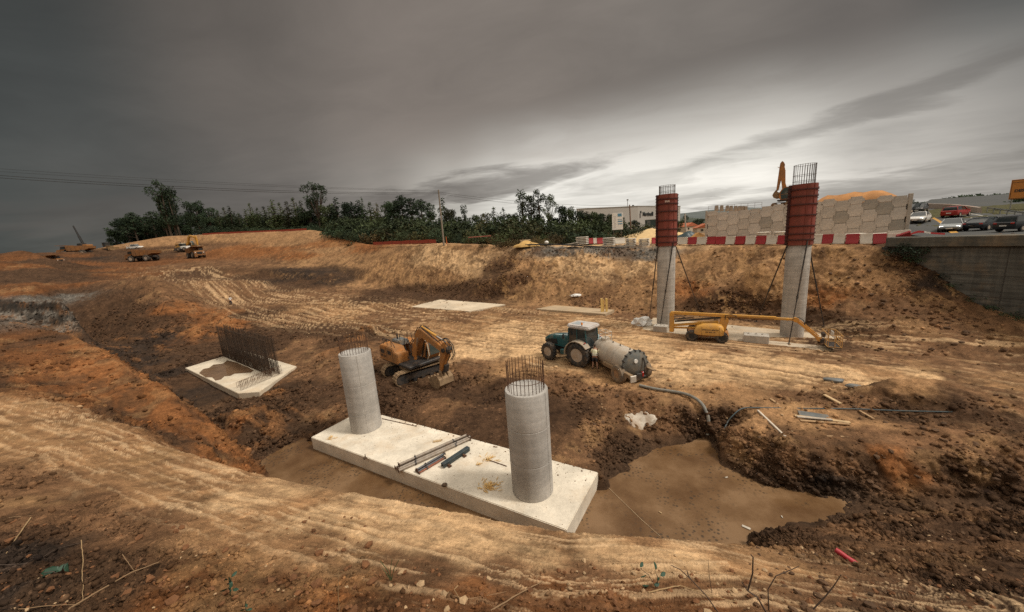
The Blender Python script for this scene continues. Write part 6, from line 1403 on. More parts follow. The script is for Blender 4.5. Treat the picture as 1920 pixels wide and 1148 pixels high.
p = Yp(985,456.5,66); tag(MB().box((0,0,.4),(1.9,1.0,.5),.04).build('wooden_crate', mat('crate_wood',(.52,.37,.22),.8), loc=p), 'pale wooden crate standing behind the small yellow sand heap', 'crate')

# ------------------------------------------------------------------ poles, wires, signs, fence
wood = mat('pole_wood', (.24,.20,.155), .85, 0, None, 0, .2, 6, stretch=(1,1,.15))
pb, pt = Vector(Yp(832,457,74)), Vector(Yp(822,356,74)); pt = pb+(pt-pb)
pole = thing('utility_pole', 'tall wooden utility pole standing at the edge of the cut in front of the trees', 'utility pole', tuple(pb))
MB().cyl((0,0,-.5), tuple(pt-pb), .19, .13, n=12).build('shaft', wood, pole); MB().cyl((-.25,-.1,(pt-pb).z-.5),(.35,.1,(pt-pb).z-.5),.04,n=6).build('crossarm', M_('steel_dark'), pole)
pb2, pt2 = Vector(Yp(1183,424,88)), Vector(Yp(1180.5,384,88))
pole2 = thing('utility_pole', 'slim brown utility pole in front of the warehouse', 'utility pole', tuple(pb2)); MB().cyl((0,0,-2), tuple(pt2-pb2), .17, .13, n=10).build('shaft', mat('brown_pole',(.22,.13,.085),.85), pole2)
def wire(a, b, sag, r, label, n=40):
    a, b = Vector(a), Vector(b); pts = [a.lerp(b, i/n)-Vector((0,0,4*sag*(i/n)*(1-i/n))) for i in range(n+1)]
    o = MB().tube([p-a for p in pts], r, 5).build('overhead_wire', M_('black'), loc=tuple(a)); tag(o, label, 'wire', 'overhead wires in the sky')
wire(Yp(-160,317,46), pt-Vector((0,0,.5)), .9, .030, 'thick overhead wire, lower one of the left span to the utility pole')
wire(Yp(-160,322,46.5), pt-Vector((0,0,.75)), .9, .030, 'second thick overhead wire just under the first on the left span')
wire(Yp(-160,305,48), pt-Vector((0,0,.15)), .55, .016, 'thin upper overhead wire of the left span')
wire(Yp(-160,311,48.5), pt-Vector((0,0,.28)), .55, .016, 'second thin overhead wire of the left span')
wire(pt-Vector((0,0,.45)), pt2-Vector((0,0,.2)), .8, .024, 'overhead wire running right from the pole to the slim brown pole')
wire(pt-Vector((0,0,.75)), pt2-Vector((0,0,.7)), 1.0, .024, 'lower overhead wire running right from the pole to the slim brown pole')
wire(pt2-Vector((0,0,.3)), Yp(1420,385,130), .8, .014, 'thin overhead wire running right from the slim brown pole past the warehouse')
sb = Vector(Yp(1158,431,76)); st_ = Vector(Yp(1158,399.5,76)); hgt_s = (st_-sb).z
sg = thing('site_sign', 'white site notice board with blue panels standing in front of the bushes', 'sign', tuple(sb), R(-4))
bd = MB().box((0,0,hgt_s/2),(2.25,.08,hgt_s),.01).build('sign_board', M_('whitepaint'), sg)
blue = mat('sign_blue',(.10,.25,.36),.6); grey_ = mat('sign_grey',(.45,.40,.36),.7)
MB().box((.45,-.05,hgt_s-.45),(.85,.02,.62),0).build('blue_panel', blue, bd)
MB().box((.55,-.05,hgt_s-1.75),(.95,.02,.26),0).build('blue_panel', blue, bd); MB().box((.55,-.05,hgt_s-2.25),(.9,.02,.2),0).build('blue_panel', blue, bd); MB().box((.5,-.05,hgt_s-1.35),(.95,.02,.08),0).build('blue_panel', blue, bd)
tx = MB()
for k in range(9): tx.box((-.62+.05*((k*3)%4),-.05,hgt_s-.7-.28*k),(.55-.08*((k*5)%3),.012,.07),0)
tx.build('print_line', grey_, bd)
for x in (-.8,.8): MB().cyl((x,.08,-3.2),(x,.08,hgt_s-.2),.06,n=8).build('sign_post', M_('greybar'), sg)
# orange mesh fence
mf = thing('mesh_fence', 'low red plastic mesh fence along the edge left of the utility pole', 'fence', Yp(735,459,88))
o0 = Vector(Yp(735,459,88)); fpts = [Vector(Yp(x, y, yy)) for x, y, yy in ((700,459.5,95),(718,458.5,91.5),(735,458,88),(752,457.5,85.5),(769,457,83),(786,456.5,80.5),(803,456,78.5),(818,455.5,76.5))]
mesh_m = mat('red_mesh',(.36,.06,.035),.8,0,(.25,.08,.04),.4,.25,3)
secs = [[tuple(q-o0+Vector((0,0,-.05))), tuple(q-o0+Vector((0,.02,-.05))), tuple(q-o0+Vector((0,.02,.78-.12*(k%2)))), tuple(q-o0+Vector((0,0,.78-.12*(k%2))))] for k, q in enumerate(fpts)]
MB().loft(secs).build('netting', mesh_m, mf, 0)
for q in fpts: MB().cyl(tuple(q-o0+Vector((0,-.03,-.3))), tuple(q-o0+Vector((0,-.03,.95))), .03, n=6).build('fence_post', M_('rust'), mf)
fpts2 = [Vector(Yp(x, y, yy)) for x, y, yy in ((380,441,146.5),(420,438.5,144.5),(470,436.5,141),(520,434.5,137.5),(575,431.5,131.5))]
mf2 = thing('mesh_fence', 'distant red plastic mesh fence along the crest of the orange hill', 'fence', tuple(fpts2[0])); o0 = fpts2[0]
secs = [[tuple(q-o0+Vector((0,0,-.1))), tuple(q-o0+Vector((0,.02,-.1))), tuple(q-o0+Vector((0,.02,.6))), tuple(q-o0+Vector((0,0,.6)))] for q in fpts2]; MB().loft(secs).build('netting', mesh_m, mf2, 0)
for q in fpts2: MB().cyl(tuple(q-o0+Vector((0,0,-.3))), tuple(q-o0+Vector((0,0,.9))), .04, n=6).build('fence_post', M_('rust'), mf2)
rb = thing('barrier_rail', 'red and white barrier rail on posts, right of the utility pole', 'barrier', Yp(902,452,70)); o0 = Vector(Yp(902,452,70))
for x in (878.5,921): q = Vector(Yp(x,452,70))-o0; MB().cyl(tuple(q+Vector((0,0,-.3))), tuple(q+Vector((0,0,.95))), .035, n=6).build('rail_post', M_('rust'), rb)
a, b = Vector(Yp(878.5,444,70))-o0, Vector(Yp(921,443.5,70))-o0; MB().box(tuple((a+b)/2),((b-a).length,.05,.16),.0).build('rail', mat('faded_red',(.40,.14,.10),.7), rb)
p = Yp(837.5,456,73); tag(MB().cyl((0,0,-.2),(0,0,1.25),.10,.07,n=10).lathe([(.16,0),(.16,.06),(.1,.1)],n=12).cyl((0,0,1.2),(0,0,1.32),.045,n=8).build('marker_post', mat('orange_plastic',(.45,.11,.03),.6), loc=p), 'short orange marker post beside the utility pole', 'marker post')
for px, lab in ((1128.5,'left'), (1137.5,'right')):
    g0 = ground(px, 589); x = px
    for dx in ((-.13,.13) if lab == 'left' else (0,)):
        pass
    t = thing('yellow_post', '%s one of two upright yellow struts standing on the dusty slab' % lab, 'post', (g0[0], g0[1], g0[2]))
    h = px_h(g0[0], g0[1], 560)-g0[2]
    MB().box((0,0,h/2+.06),(.24,.16,h-.1),.02).build('beam', mat('faded_yellow',(.72,.50,.17),.5,0,DUST,.2,.1,2), t)
    if lab == 'left': MB().box((.24,.05,h*.46),(.14,.14,h*.9),.02,Matrix.Rotation(.035,3,'Y')).build('strut', MATS['faded_yellow'], t)
    MB().box((0,0,.04),(.4,.34,.08),.01).build('foot_plate', M_('steel_dark'), t)
# bags and litter by the far footing
def cloth_heap(name, c, s, m, seed, label, cat, sq=(1,1,.5), amp=.45):
    o = MB().blob((0,0,s*.3), s, seed, 3, amp, sq, 1.9).build(name, m, None, 25, c); return tag(o, label, cat)
g0 = ground(1203,610); sk = cloth_heap('plastic_sacks', g0, .85, mat('white_sack',(.74,.73,.70),.55,0,(.45,.40,.33),.25,.15,3,.5,7), 3, 'crumpled white plastic sacks dumped left of the first formwork column', 'sack', (1.15,.8,.75), .6)
g0 = ground(1080,556); cloth_heap('plastic_sheet', g0, .55, MATS['white_sack'], 7, 'scrap of white sheet lying at the foot of the far bank', 'sheet', (1.4,.7,.35), .5)

# ------------------------------------------------------------------ warehouse, houses, container
def warehouse():
    A, B, C = Vector(Yp(1082,430,150)), Vector(Yp(1196,429,160)), Vector(Yp(1275,424,186)); z1 = px_h(B.x, B.y, 387.5)
    t = thing('warehouse', 'long pale grey warehouse with a dark name lettered on its end wall', 'building', (B.x, B.y, 0))
    D_ = A+(C-B); pl = [(p.x-B.x, p.y-B.y) for p in (A, B, C, D_)]
    MB().prism(pl, 4, z1, 'XY').build('wall', mat('warehouse_grey',(.40,.385,.35),.7,0,None,0,.05,.2), t, 0)
    mb = MB(); pl2 = [((x)*1.003+.0, (y)*1.003-.1) for x, y in pl]; mb.prism(pl2, z1-.05, z1+.35, 'XY'); mb.build('roof', mat('warehouse_trim',(.25,.235,.20),.7), t, 0)
    dA = (A-B).normalized(); dC = (C-B).normalized(); 
    nrm = Vector((dC.y, -dC.x, 0)); nrm = -nrm if nrm.dot(Vector((-B.x,-B.y,0))) < 0 else nrm
    ang = math.atan2(dC.y, dC.x)
    q = dC*8.6+nrm*.15; text_mesh('name_lettering', 'Martinelli', 2.5, mat('sign_dark',(.025,.03,.03),.6), t, (q.x, q.y, px_h(B.x+q.x, B.y+q.y, 401.5)), (R(90),0,ang), .05, .06)
    q = dC*1.9+nrm*.15; MB().box((0,0,0),(.9,.12,1.9),.05,Matrix.Rotation(ang,3,'Z')).build('logo', mat('logo_grey',(.16,.15,.14),.7), t, loc=(q.x, q.y, px_h(B.x+q.x, B.y+q.y, 404)))
    q = dC*1.9+nrm*.15; MB().box((0,0,0),(1.0,.12,1.0),.1,Matrix.Rotation(ang,3,'Z')).build('logo', MATS['sign_dark'], t, loc=(q.x+dC.x*.4, q.y+dC.y*.4, px_h(B.x+q.x, B.y+q.y, 398)))
    MB().cyl((-4,1.5,z1),(-4,1.5,z1+3.2),.1,n=6).box((-4,1.5,z1+3.3),(.8,.3,.5),.1).build('roof_vent', M_('greybar'), t)
    MB().lathe([(.1,0),(.5,.3),(.55,.7),(.1,1.0)], (-1.6,1.5,z1), n=10).build('roof_vent', M_('steel_dark'), t)
    return t
warehouse()
p = Yp(1226,424,120); t = thing('container', 'dark green cabin beside the sand heap, half behind the first formwork column', 'cabin', p, R(-10)); MB().box((0,0,.9),(5.2,2.4,2.4),.03).build('body', mat('dark_green',(.03,.055,.05),.6), t); MB().box((-1.9,-1.22,.9),(1.0,.05,1.8),0).build('door', mat('grey_door',(.12,.13,.125),.6), t); MB().box((0,0,2.15),(5.4,2.6,.12),0).build('roof', mat('pale_roof',(.38,.37,.34),.6), t)
def house(px, row_b, row_t, y, w, label, rz):
    p = Yp(px, row_b, y); h = (row_b-row_t)/FPX*y; t = thing('house', label, 'house', (p[0],p[1],p[2]-1.0), rz)
    MB().box((0,0,(h*.62+1)/2),(w,w*.8,h*.62+1),0).build('wall', mat('house_cream',(.58,.50,.38),.8), t)
    e = h*.62+1; rf = MB().prism([(-w*.56,e-.1),(w*.56,e-.1),(0,e+h*.40)], -w*.45, w*.45, 'XZ').build('roof', mat('roof_tile',(.42,.13,.06),.85,0,None,0,.2,2), t, 0)
    for x in (-w*.25, w*.22): MB().box((x,-w*.4-.02,1+h*.32),(w*.13,.06,h*.22),0).build('window', M_('glass'), t)
house(1287,434,419,150,6.5,'cream house with a red tiled roof, behind the dark plastic heap',R(20)); house(1321,437,420,140,7,'cream house with a red tiled roof, at the left end of the panel wall',R(-12))
p = Yp(1286,436,135); t = thing('utility_pole', 'pale concrete utility pole in front of the far cream house', 'utility pole', p); MB().cyl((0,0,-1), tuple(Vector(Yp(1284.5,401,135))-Vector(p)), .35, .25, n=8).build('shaft', mat('pale_pole',(.42,.38,.32),.8), t)

# ------------------------------------------------------------------ the road, its walls and sign
asph = mat('asphalt', (.055,.057,.055), .85, 0, (.085,.08,.07), .3, .12, .35)
def road():
    nx, ny = 40, 60; vs = []; fs = []
    for j in range(ny+1):
        f = j/ny; y = 26+f*62
        x0 = 41+ (y-30)*.0 + max(0,(y-38))*.42 if y < 60 else 50.2+(y-60)*.55
        x0 = np.interp(y, [26,31,36,42,46,52,60,70,88], [44.5,40.6,42.5,47.2,51.0,57.5,67,80,104])
        x1 = np.interp(y, [26,31,36,42,46,52,60,70,88], [95,90,88,86,88,92,96,108,130])
        for i in range(nx+1):
            x = x0+(x1-x0)*i/nx; vs.append((x, y, RZ(y)))
    for j in range(ny):
        for i in range(nx): a = j*(nx+1)+i; fs.append((a, a+1, a+nx+2, a+nx+1))
    o = MB().add(vs, fs).build('road', asph, None, 60); tag(o, kind='structure')
def RZ(y): return 7.15+.115*max(0.0, y-41)-.00025*max(0.0, y-41)**2 if y > 41 else 7.15
road()
def strip(pts, w, m, name, z=.006):
    P = [Vector((x, y, RZ(y)+z)) for x, y in pts]; secs = []
    for i, q in enumerate(P):
        d = (P[min(i+1,len(P)-1)]-P[max(i-1,0)]); d.z = 0; d.normalize(); n = Vector((-d.y, d.x, 0)); secs.append([tuple(q+n*w/2), tuple(q-n*w/2)])
    o = MB().loft(secs, False, False).build(name, m, None, 60); return tag(o, kind='structure')
def roadpt(px, row):                                   # the road surface under a pixel
    best = None
    for y in np.linspace(28, 86, 800):
        p = Yp(px, row, y); e = abs(p[2]-RZ(y))
        if best is None or e < best[0]: best = (e, p)
    return best[1][0], best[1][1]
ymk, wmk = mat('yellow_marking',(.52,.27,.04),.8,0,(.12,.1,.08),.35,.2,2), mat('white_marking',(.55,.52,.46),.8,0,(.12,.11,.1),.4,.2,2)
strip([roadpt(*q) for q in ((1733,401),(1748,409),(1762,417),(1775,427),(1790,437))], .55, ymk, 'road_marking')
strip([roadpt(*q) for q in ((1808,399),(1850,406),(1890,412),(1930,418))], .22, wmk, 'road_marking')
strip([roadpt(*q) for q in ((1800,413),(1818,417)) ], .2, wmk, 'road_marking'); strip([roadpt(*q) for q in ((1812,406),(1822,409)) ], .2, wmk, 'road_marking')
strip([roadpt(*q) for q in ((1868,425),(1900,424),(1930,423))], .7, ymk, 'road_marking')
strip([roadpt(*q) for q in ((1745,396),(1780,398),(1800,399))], .25, mat('worn_orange',(.32,.13,.06),.85), 'road_marking')
def sweep_wall(name, pts, h, th, m, label, cat):
    o0 = Vector(pts[0]); secs = []
    for i, p in enumerate(pts):
        q = Vector(p)-o0; d = Vector(pts[min(i+1,len(pts)-1)])-Vector(pts[max(i-1,0)]); d.z = 0; d.normalize(); n = Vector((-d.y, d.x, 0))*th
        secs.append([tuple(q-n), tuple(q+n), tuple(q+n*.5+Vector((0,0,h))), tuple(q-n*.5+Vector((0,0,h)))])
    o = MB().loft(secs).build(name, m, None, 40, tuple(o0)); return tag(o, label, cat)
fw = [(x, y) for x, y in (roadpt(1738,391), roadpt(1760,391.5), roadpt(1785,392.5), roadpt(1810,394), roadpt(1835,397), roadpt(1862,401))]
sweep_wall('road_wall', [(x+.5, y+2.0, RZ(y)-.1) for x, y in fw], 1.15, .35, mat('road_wall_concrete',(.36,.29,.24),.85,0,(.30,.14,.08),.35,.1,.6), 'low curved concrete wall round the outside of the road bend', 'wall')
gr = thing('guard_rail', 'galvanised guard rail on posts along the right side of the road', 'guard rail', (*roadpt(1852,397), RZ(roadpt(1852,397)[1])))
o0 = Vector(gr.location); gp = [Vector((*roadpt(*q), 0)) for q in ((1852,398),(1880,402),(1905,406),(1935,411),(1970,416))]
for q in gp: q.z = RZ(q.y)
secs = [[tuple(q-o0+Vector((0,dy,dz))) for dy, dz in ((0,.52),(-.06,.58),(0,.64),(-.06,.70),(0,.76),(.05,.70),(.05,.58))] for q in gp]
MB().loft(secs).build('rail_beam', mat('rail_steel',(.27,.28,.26),.55,.4,None,0,.1,3), gr)
for k in range(9):
    q = gp[0].lerp(gp[-1], k/8)-o0; MB().box(tuple(q+Vector((0,.1,.3))),(.1,.1,.9),0).build('rail_post', MATS['rail_steel'], gr)
def road_sign():
    b = Vector((*roadpt(1895,397), 0)); b = Vector(Yp(1893,398,56)); t = thing('road_sign', 'large orange road sign on steel posts at the right edge of the road', 'road sign', (b.x, b.y, b.z), R(-42))
    z0 = px_h(b.x, b.y, 374)-b.z; z1 = px_h(b.x, b.y, 337)-b.z; w = 5.2
    bd = MB().box((w/2-.35,0,(z0+z1)/2),(w,.08,z1-z0),.02).build('sign_board', mat('sign_orange',(.50,.19,.035),.6,0,None,0,.06,1), t)
    f = MB(); f.tube([(-.25,-.05,z0+.1),(-.25,-.05,z1-.1),(w-.45,-.05,z1-.1),(w-.45,-.05,z0+.1),(-.25,-.05,z0+.1)], .03, 4); f.box((w/2-.35,-.05,z1-.45),(w-.3,.02,.05),0); f.build('sign_border', M_('black'), bd)
    text_mesh('sign_lettering', 'DESVIO', .55, M_('black'), bd, (.05,-.06,z0+(z1-z0)*.42), (R(90),0,0), .01, .02, 'LEFT')
    text_mesh('sign_lettering', 'OBRAS', .5, mat('sign_dark_red',(.25,.03,.02),.7), bd, (1.1,-.06,z0+(z1-z0)*.18), (R(90),0,0), .01, .03, 'LEFT')
    for x in (0.0, 1.9, 3.8): MB().cyl((x,.12,-1.5),(x,.12,z1-.2),.08,n=8).build('sign_post', mat('post_grey',(.30,.30,.28),.6,.3), t)
road_sign()

# ------------------------------------------------------------------ cars
TYRE = M_('black')
def car_meshes(kind):
    if kind == 'saloon': low = [(-2.25,.70,.42,.72),(-2.15,.80,.30,.86),(-1.6,.87,.25,.92),(-.6,.89,.24,.90),(.7,.89,.24,.88),(1.35,.88,.25,.84),(1.95,.82,.28,.72),(2.2,.72,.34,.62),(2.28,.6,.42,.54)]; cab = [(-1.75,.70,.88,.90),(-1.05,.62,.86,1.36),(-.4,.60,.86,1.43),(.15,.60,.86,1.40),(.95,.70,.84,.86)]
    else: low = [(-2.15,.74,.42,.90),(-2.08,.84,.30,.98),(-1.5,.88,.25,1.0),(-.6,.89,.24,.98),(.7,.89,.24,.95),(1.35,.88,.25,.92),(1.9,.82,.28,.82),(2.15,.72,.34,.68),(2.22,.6,.42,.56)]; cab = [(-2.02,.70,.96,.99),(-1.75,.63,.94,1.48),(-.4,.62,.94,1.55),(.25,.60,.94,1.50),(1.05,.72,.92,.94)]
    b = MB(); b.loft([[(x,-w*.92,z0),(x,-w,z0+.15),(x,-w,z0+(z1-z0)*.7),(x,-w*.93,z1),(x,w*.93,z1),(x,w,z0+(z1-z0)*.7),(x,w,z0+.15),(x,w*.92,z0)] for x, w, z0, z1 in low])
    c = MB(); c.loft([[(x,-.80,z0),(x,-w,z1),(x,w,z1),(x,.80,z0)] for x, w, z0, z1 in cab])
    r = MB(); top = [q for q in cab if q[3] > 1.2]; r.loft([[(x,-w-.01,z1-.04),(x,-w*.8,z1+.025),(x,w*.8,z1+.025),(x,w+.01,z1-.04)] for x, w, z0, z1 in top])
    for s_ in (-1, 1):
        for i in ((0,1),(-2,-1)):
            a, e = cab[i[0]], cab[i[1]]; r.tube([(a[0],s_*(.80 if a[3]<1.1 else a[1]),a[3]),(e[0],s_*(.80 if e[3]<1.1 else e[1]),e[3])], .045, 5)
        r.box((-.45,s_*.71,1.15),(.08,.04,.5),0,Matrix.Rotation(-s_*.38,3,'X'))
    return b, c, r
CM = {k: car_meshes(k) for k in ('saloon','hatch')}
def car(name, label, kind, col, p, rz, lights=False, z=None, plate=True, cat='car'):
    b, c, r = CM[kind]; m = mat('paint_'+col[0], col[1], .3, .1, None, 0, .04, 1, spec=.6)
    t = thing(name, label, cat, (p[0], p[1], (RZ(p[1]) if z is None else z)+.01), rz, 'cars on the road above the pit' if z is None else None)
    body = b.build('body', m, t, 40); c.build('window', M_('glass'), t, 30); r.build('roof', m, t, 40)
    for x in (1.38,-1.35):
        for s_ in (1,-1):
            w = MB().lathe([(.2,-.1),(.32,-.11),(.33,-.06),(.33,.06),(.32,.11),(.2,.1)], axis='Y', n=20, close=True).build('wheel', TYRE, t, 40, (x,s_*.80,.33)); MB().lathe([(.2,s_*.09),(.17,s_*.11),(.03,s_*.1),(.01,s_*.1)], axis='Y', n=12).build('rim', M_('rimgrey'), w)
    hl = mat('headlight_lit',(.8,.8,.75),.2,emit=(1,.97,.9),emit_s=1.5) if lights else M_('chrome')
    fx = 2.12 if kind == 'saloon' else 2.06; hz = .60 if kind == 'saloon' else .66
    for s_ in (1,-1): MB().box((fx,s_*.60,hz),(.16,.30,.12),.04).build('headlight', hl, t); MB().box((-fx-.06,s_*.62,hz+.18),(.12,.26,.16),.03).build('tail_light', M_('lamp_red'), t); MB().box((.78,s_*.98,.98),(.12,.2,.13),.04).build('wing_mirror', m, t)
    MB().box((fx+.10,0,.44),(.08,.9,.16),.03).build('grille', M_('black'), t); MB().box((-fx-.115,0,.62),(.03,.5,.11),0).box((fx+.15,0,.40),(.03,.5,.1),0).build('number_plate', M_('whitepaint'), t)
    return t
def face_cam(p, extra=0): return math.atan2(-p[1], -p[0])+extra
SIL = ('silver',(.34,.36,.36)); WHT = ('white',(.72,.71,.67)); RED = ('red',(.33,.022,.018)); BLK_ = ('black',(.016,.020,.024)); GRY = ('darkgrey',(.045,.047,.048)); 
q = roadpt(1783,433.5); car('car', 'silver grey saloon car with lit headlights, nearest the parapet', 'saloon', SIL, q, face_cam(q, R(-4)), True)
q = roadpt(1846,431.5); car('car', 'black saloon car seen from the rear quarter, right of the silver saloon', 'saloon', BLK_, q, face_cam(q, R(180-24)))
q = roadpt(1722,417.5); car('car', 'white saloon car with lit headlights beside the end of the panel wall', 'saloon', WHT, q, face_cam(q, R(-10)), True)
q = roadpt(1791,407); car('car', 'red hatchback driving away in the middle of the road', 'hatch', RED, q, face_cam(q, R(180-18)))
q = roadpt(1722,399); car('car', 'dark grey hatchback behind the white saloon car', 'hatch', GRY, q, face_cam(q, R(-8)))
q = roadpt(1708,400); car('car', 'black hatchback half hidden by the end of the panel wall', 'hatch', BLK_, q, face_cam(q, R(-30)))
q = roadpt(1920,433); car('car', 'black hatchback cut off at the right edge of the picture', 'hatch', BLK_, q, face_cam(q, R(180-35)))

# ------------------------------------------------------------------ excavators, trucks and plant far off
def excavator_up():
    p = on_wall(1484,378,5.5); n = Vector((-WD.y, WD.x, 0))
    boom = [(.30,.55),(.42,1.0),(.85,2.6),(.95,4.3),(1.15,5.2),(1.45,5.25),(1.55,4.9),(1.40,3.2),(1.15,1.6),(.72,.55),(.5,.42)]
    t, h, bx = excavator('excavator', 'orange excavator with raised arm working on the fill behind the panel wall', (p[0],p[1],p[2]-.9), WANG+R(170), R(10), boom, None, 0)
    st, b, P, L_ = dig_arm(h, bx, M_('orange'), (1.35,5.1), None, (1.75,1.6), R(20), .9)
    ram(h, (1.0,-.05,4.3), (1.9,-.05,5.0), .07, 'stick_ram', 'orange', .6)
    return t
excavator_up()
def excavator_far():
    p = Yp(352,469,136); boom = [(.30,.55),(.42,1.0),(1.2,2.6),(1.7,3.3),(2.1,3.45),(4.0,2.9),(4.28,2.7),(4.22,2.4),(3.95,2.45),(2.1,2.9),(1.7,2.6),(1.25,1.45),(.72,.55),(.5,.42)]
    t, h, bx = excavator('excavator', 'distant tan excavator loading the dump truck in front of the orange hill', (p[0],p[1],float(hgt(p[0],p[1]))), R(-12), R(40), boom, None, 0, 'yellow', s=1.25)
    dig_arm(h, bx, M_('yellow'), (4.12,2.58), None, (4.2,.3), R(15), 1.0)
excavator_far()
mat('orange_far', (.27,.115,.03), .7, 0, (.17,.09,.045), .6, .2, 1.0)  # muddier, duller orange: lens vignetting at the far left put into the paint
def dump_truck(p, rz, label, col='yellow', s=1.0, tip=0.0, bedcol=None, z=None):
    t = thing('dump_truck', label, 'dump truck', (p[0], p[1], p[2] if z is None else z), rz, None); t.scale = (s, s, s); m = MATS['orange_far']; dk = M_('steel_dark')
    MB().box((-.3,0,1.35),(7.4,1.5,.6),.05).box((2.9,0,1.7),(2.4,2.4,.7),.08).build('chassis', dk, t)
    for x, w in ((2.2,.75),(-2.5,1.3)):
        for s_ in (1,-1): wheel(t, 'wheel', (x,s_*1.45,.95), .95, w*.8, .5, M_('rubber'), M_('rimgrey'), 0, 24, side=s_)
    MB().prism([(3.3,1.1),(4.15,1.15),(4.2,2.0),(3.9,2.35),(2.2,2.35),(2.2,1.7),(3.3,1.7)], -1.3, 1.3, 'XZ', .05).build('hood', m, t)
    MB().box((4.2,0,1.65),(.06,1.3,.7),.02).build('grille', M_('black'), t); MB().box((4.25,0,.95),(.2,2.9,.35),.04).build('bumper', m, t)
    for s_ in (1,-1): MB().box((4.2,s_*1.05,1.75),(.08,.3,.2),.03).build('headlight', M_('whitepaint'), t)
    cb = MB().prism([(1.5,2.3),(3.1,2.3),(2.8,3.35),(1.5,3.35)], .1, 1.4, 'XZ', .04).build('cab', m, t); MB().prism([(1.7,2.5),(2.95,2.5),(2.72,3.2),(1.7,3.2)], .07, 1.43, 'XZ').box((2.98,.75,2.8),(.1,1.0,.65),0,Matrix.Rotation(-.27,3,'Y')).build('cab_window', M_('glass'), cb)
    rl = MB(); rl.tube([(4.0,-1.3,2.3),(4.0,-1.3,3.0),(1.6,-1.3,3.0)], .03, 5); rl.build('handrail', M_('black'), t)
    b = MB(); zt = 3.0
    out = [(-4.4,2.35),(-3.4,1.85),(.9,1.75),(1.35,2.0),(1.35,3.45),(3.9,3.62),(3.9,3.75),(1.2,3.65),(-4.6,3.1)]
    for y0, y1 in ((-1.75,-1.62),(1.62,1.75)): b.prism(out[:5]+[out[7],out[8]], y0, y1, 'XZ')
    b.prism([(-4.4,2.35),(-3.4,1.85),(.9,1.75),(1.35,2.0),(1.35,3.6),(1.25,3.6),(1.22,2.1),(.85,1.9),(-3.35,2.0),(-4.4,2.5)], -1.63, 1.63, 'XZ'); b.prism([(1.2,3.58),(3.9,3.68),(3.9,3.78),(1.2,3.70)], -1.7, 1.7, 'XZ')
    for x in (-3.6,-2.4,-1.2,0,1.0):
        for s_ in (-1,1): b.box((x,s_*1.79,2.65),(.14,.1,1.2),0)
    bed = b.build('bed', M_(bedcol) if bedcol else m, t)
    if tip: bed.rotation_euler.y = tip; bed.location = (0,0,.2)
    return t
EARTH = mat('load_earth',(.25,.125,.05),.95,0,None,0,.3,2,.5,6)
p = Yp(270,491,119); dump_truck((p[0],p[1],float(hgt(p[0],p[1]))), math.atan2(0.1,-1)+R(8), 'orange dump truck seen from the side, driving left past the white pickup', 'orange', 1.05)
p = Yp(369.5,482.5,121); dump_truck((p[0],p[1],float(hgt(p[0],p[1]))), face_cam(p, R(12)), 'orange dump truck facing the camera under the distant excavator arm', 'orange', 1.0)
p = Yp(92,498,90); dump_truck((p[0],p[1],px_h(p[0],p[1],498.5)), R(8), 'dark dump truck with a red brown bed, at the far left edge of the site', 'orange', .68)
p = Yp(143,474,131); dump_truck((p[0],p[1],px_h(p[0],p[1],474)-1.2), R(200), 'dump truck half hidden by the ridge, under the dark crane boom', 'orange', 1.05)
def crane():
    p = Yp(159,472,137); z = px_h(p[0],p[1],471); t = thing('crane', 'dark mobile crane with a long thin boom leaning left against the sky', 'crane', (p[0],p[1],z))
    MB().box((.6,0,1.1),(5.2,2.5,.9),.1).build('carrier', M_('steel_dark'), t)
    for x in (-1.4,0.2,1.8):
        for s_ in (1,-1): wheel(t, 'wheel', (x,s_*1.2,.55), .55, .4, .28, M_('rubber'), M_('rimgrey'), 0, 18, side=s_)
    cb = MB().box((-.3,0,2.2),(1.6,1.8,1.5),.1).build('cab', M_('steel_dark'), t); MB().box((-.75,-.5,2.4),(.75,.9,.8),.02).build('cab_window', M_('glass'), cb); MB().box((1.8,0,1.9),(1.6,2.2,.9),.1).build('counterweight', M_('orange'), t)
    tip = Vector(Yp(137,423.5,137))-Vector((p[0],p[1],z)); b0 = Vector((.4,0,2.0)); d = tip-b0
    bm = MB().cyl(tuple(b0), tuple(b0+d*.5), .38, .34, n=6).cyl(tuple(b0+d*.48), tuple(tip), .27, .2, n=6).build('boom', M_('black'), t)
    MB().cyl((-.6,0,1.6), tuple(b0+d*.3), .12, n=8).build('lift_ram', M_('steel_dark'), t); MB().cyl(tuple(b0+Vector((-.3,0,0))), tuple(tip+Vector((-.2,0,-.1))), .03, n=4).build('hoist_rope', M_('black'), t)
crane()
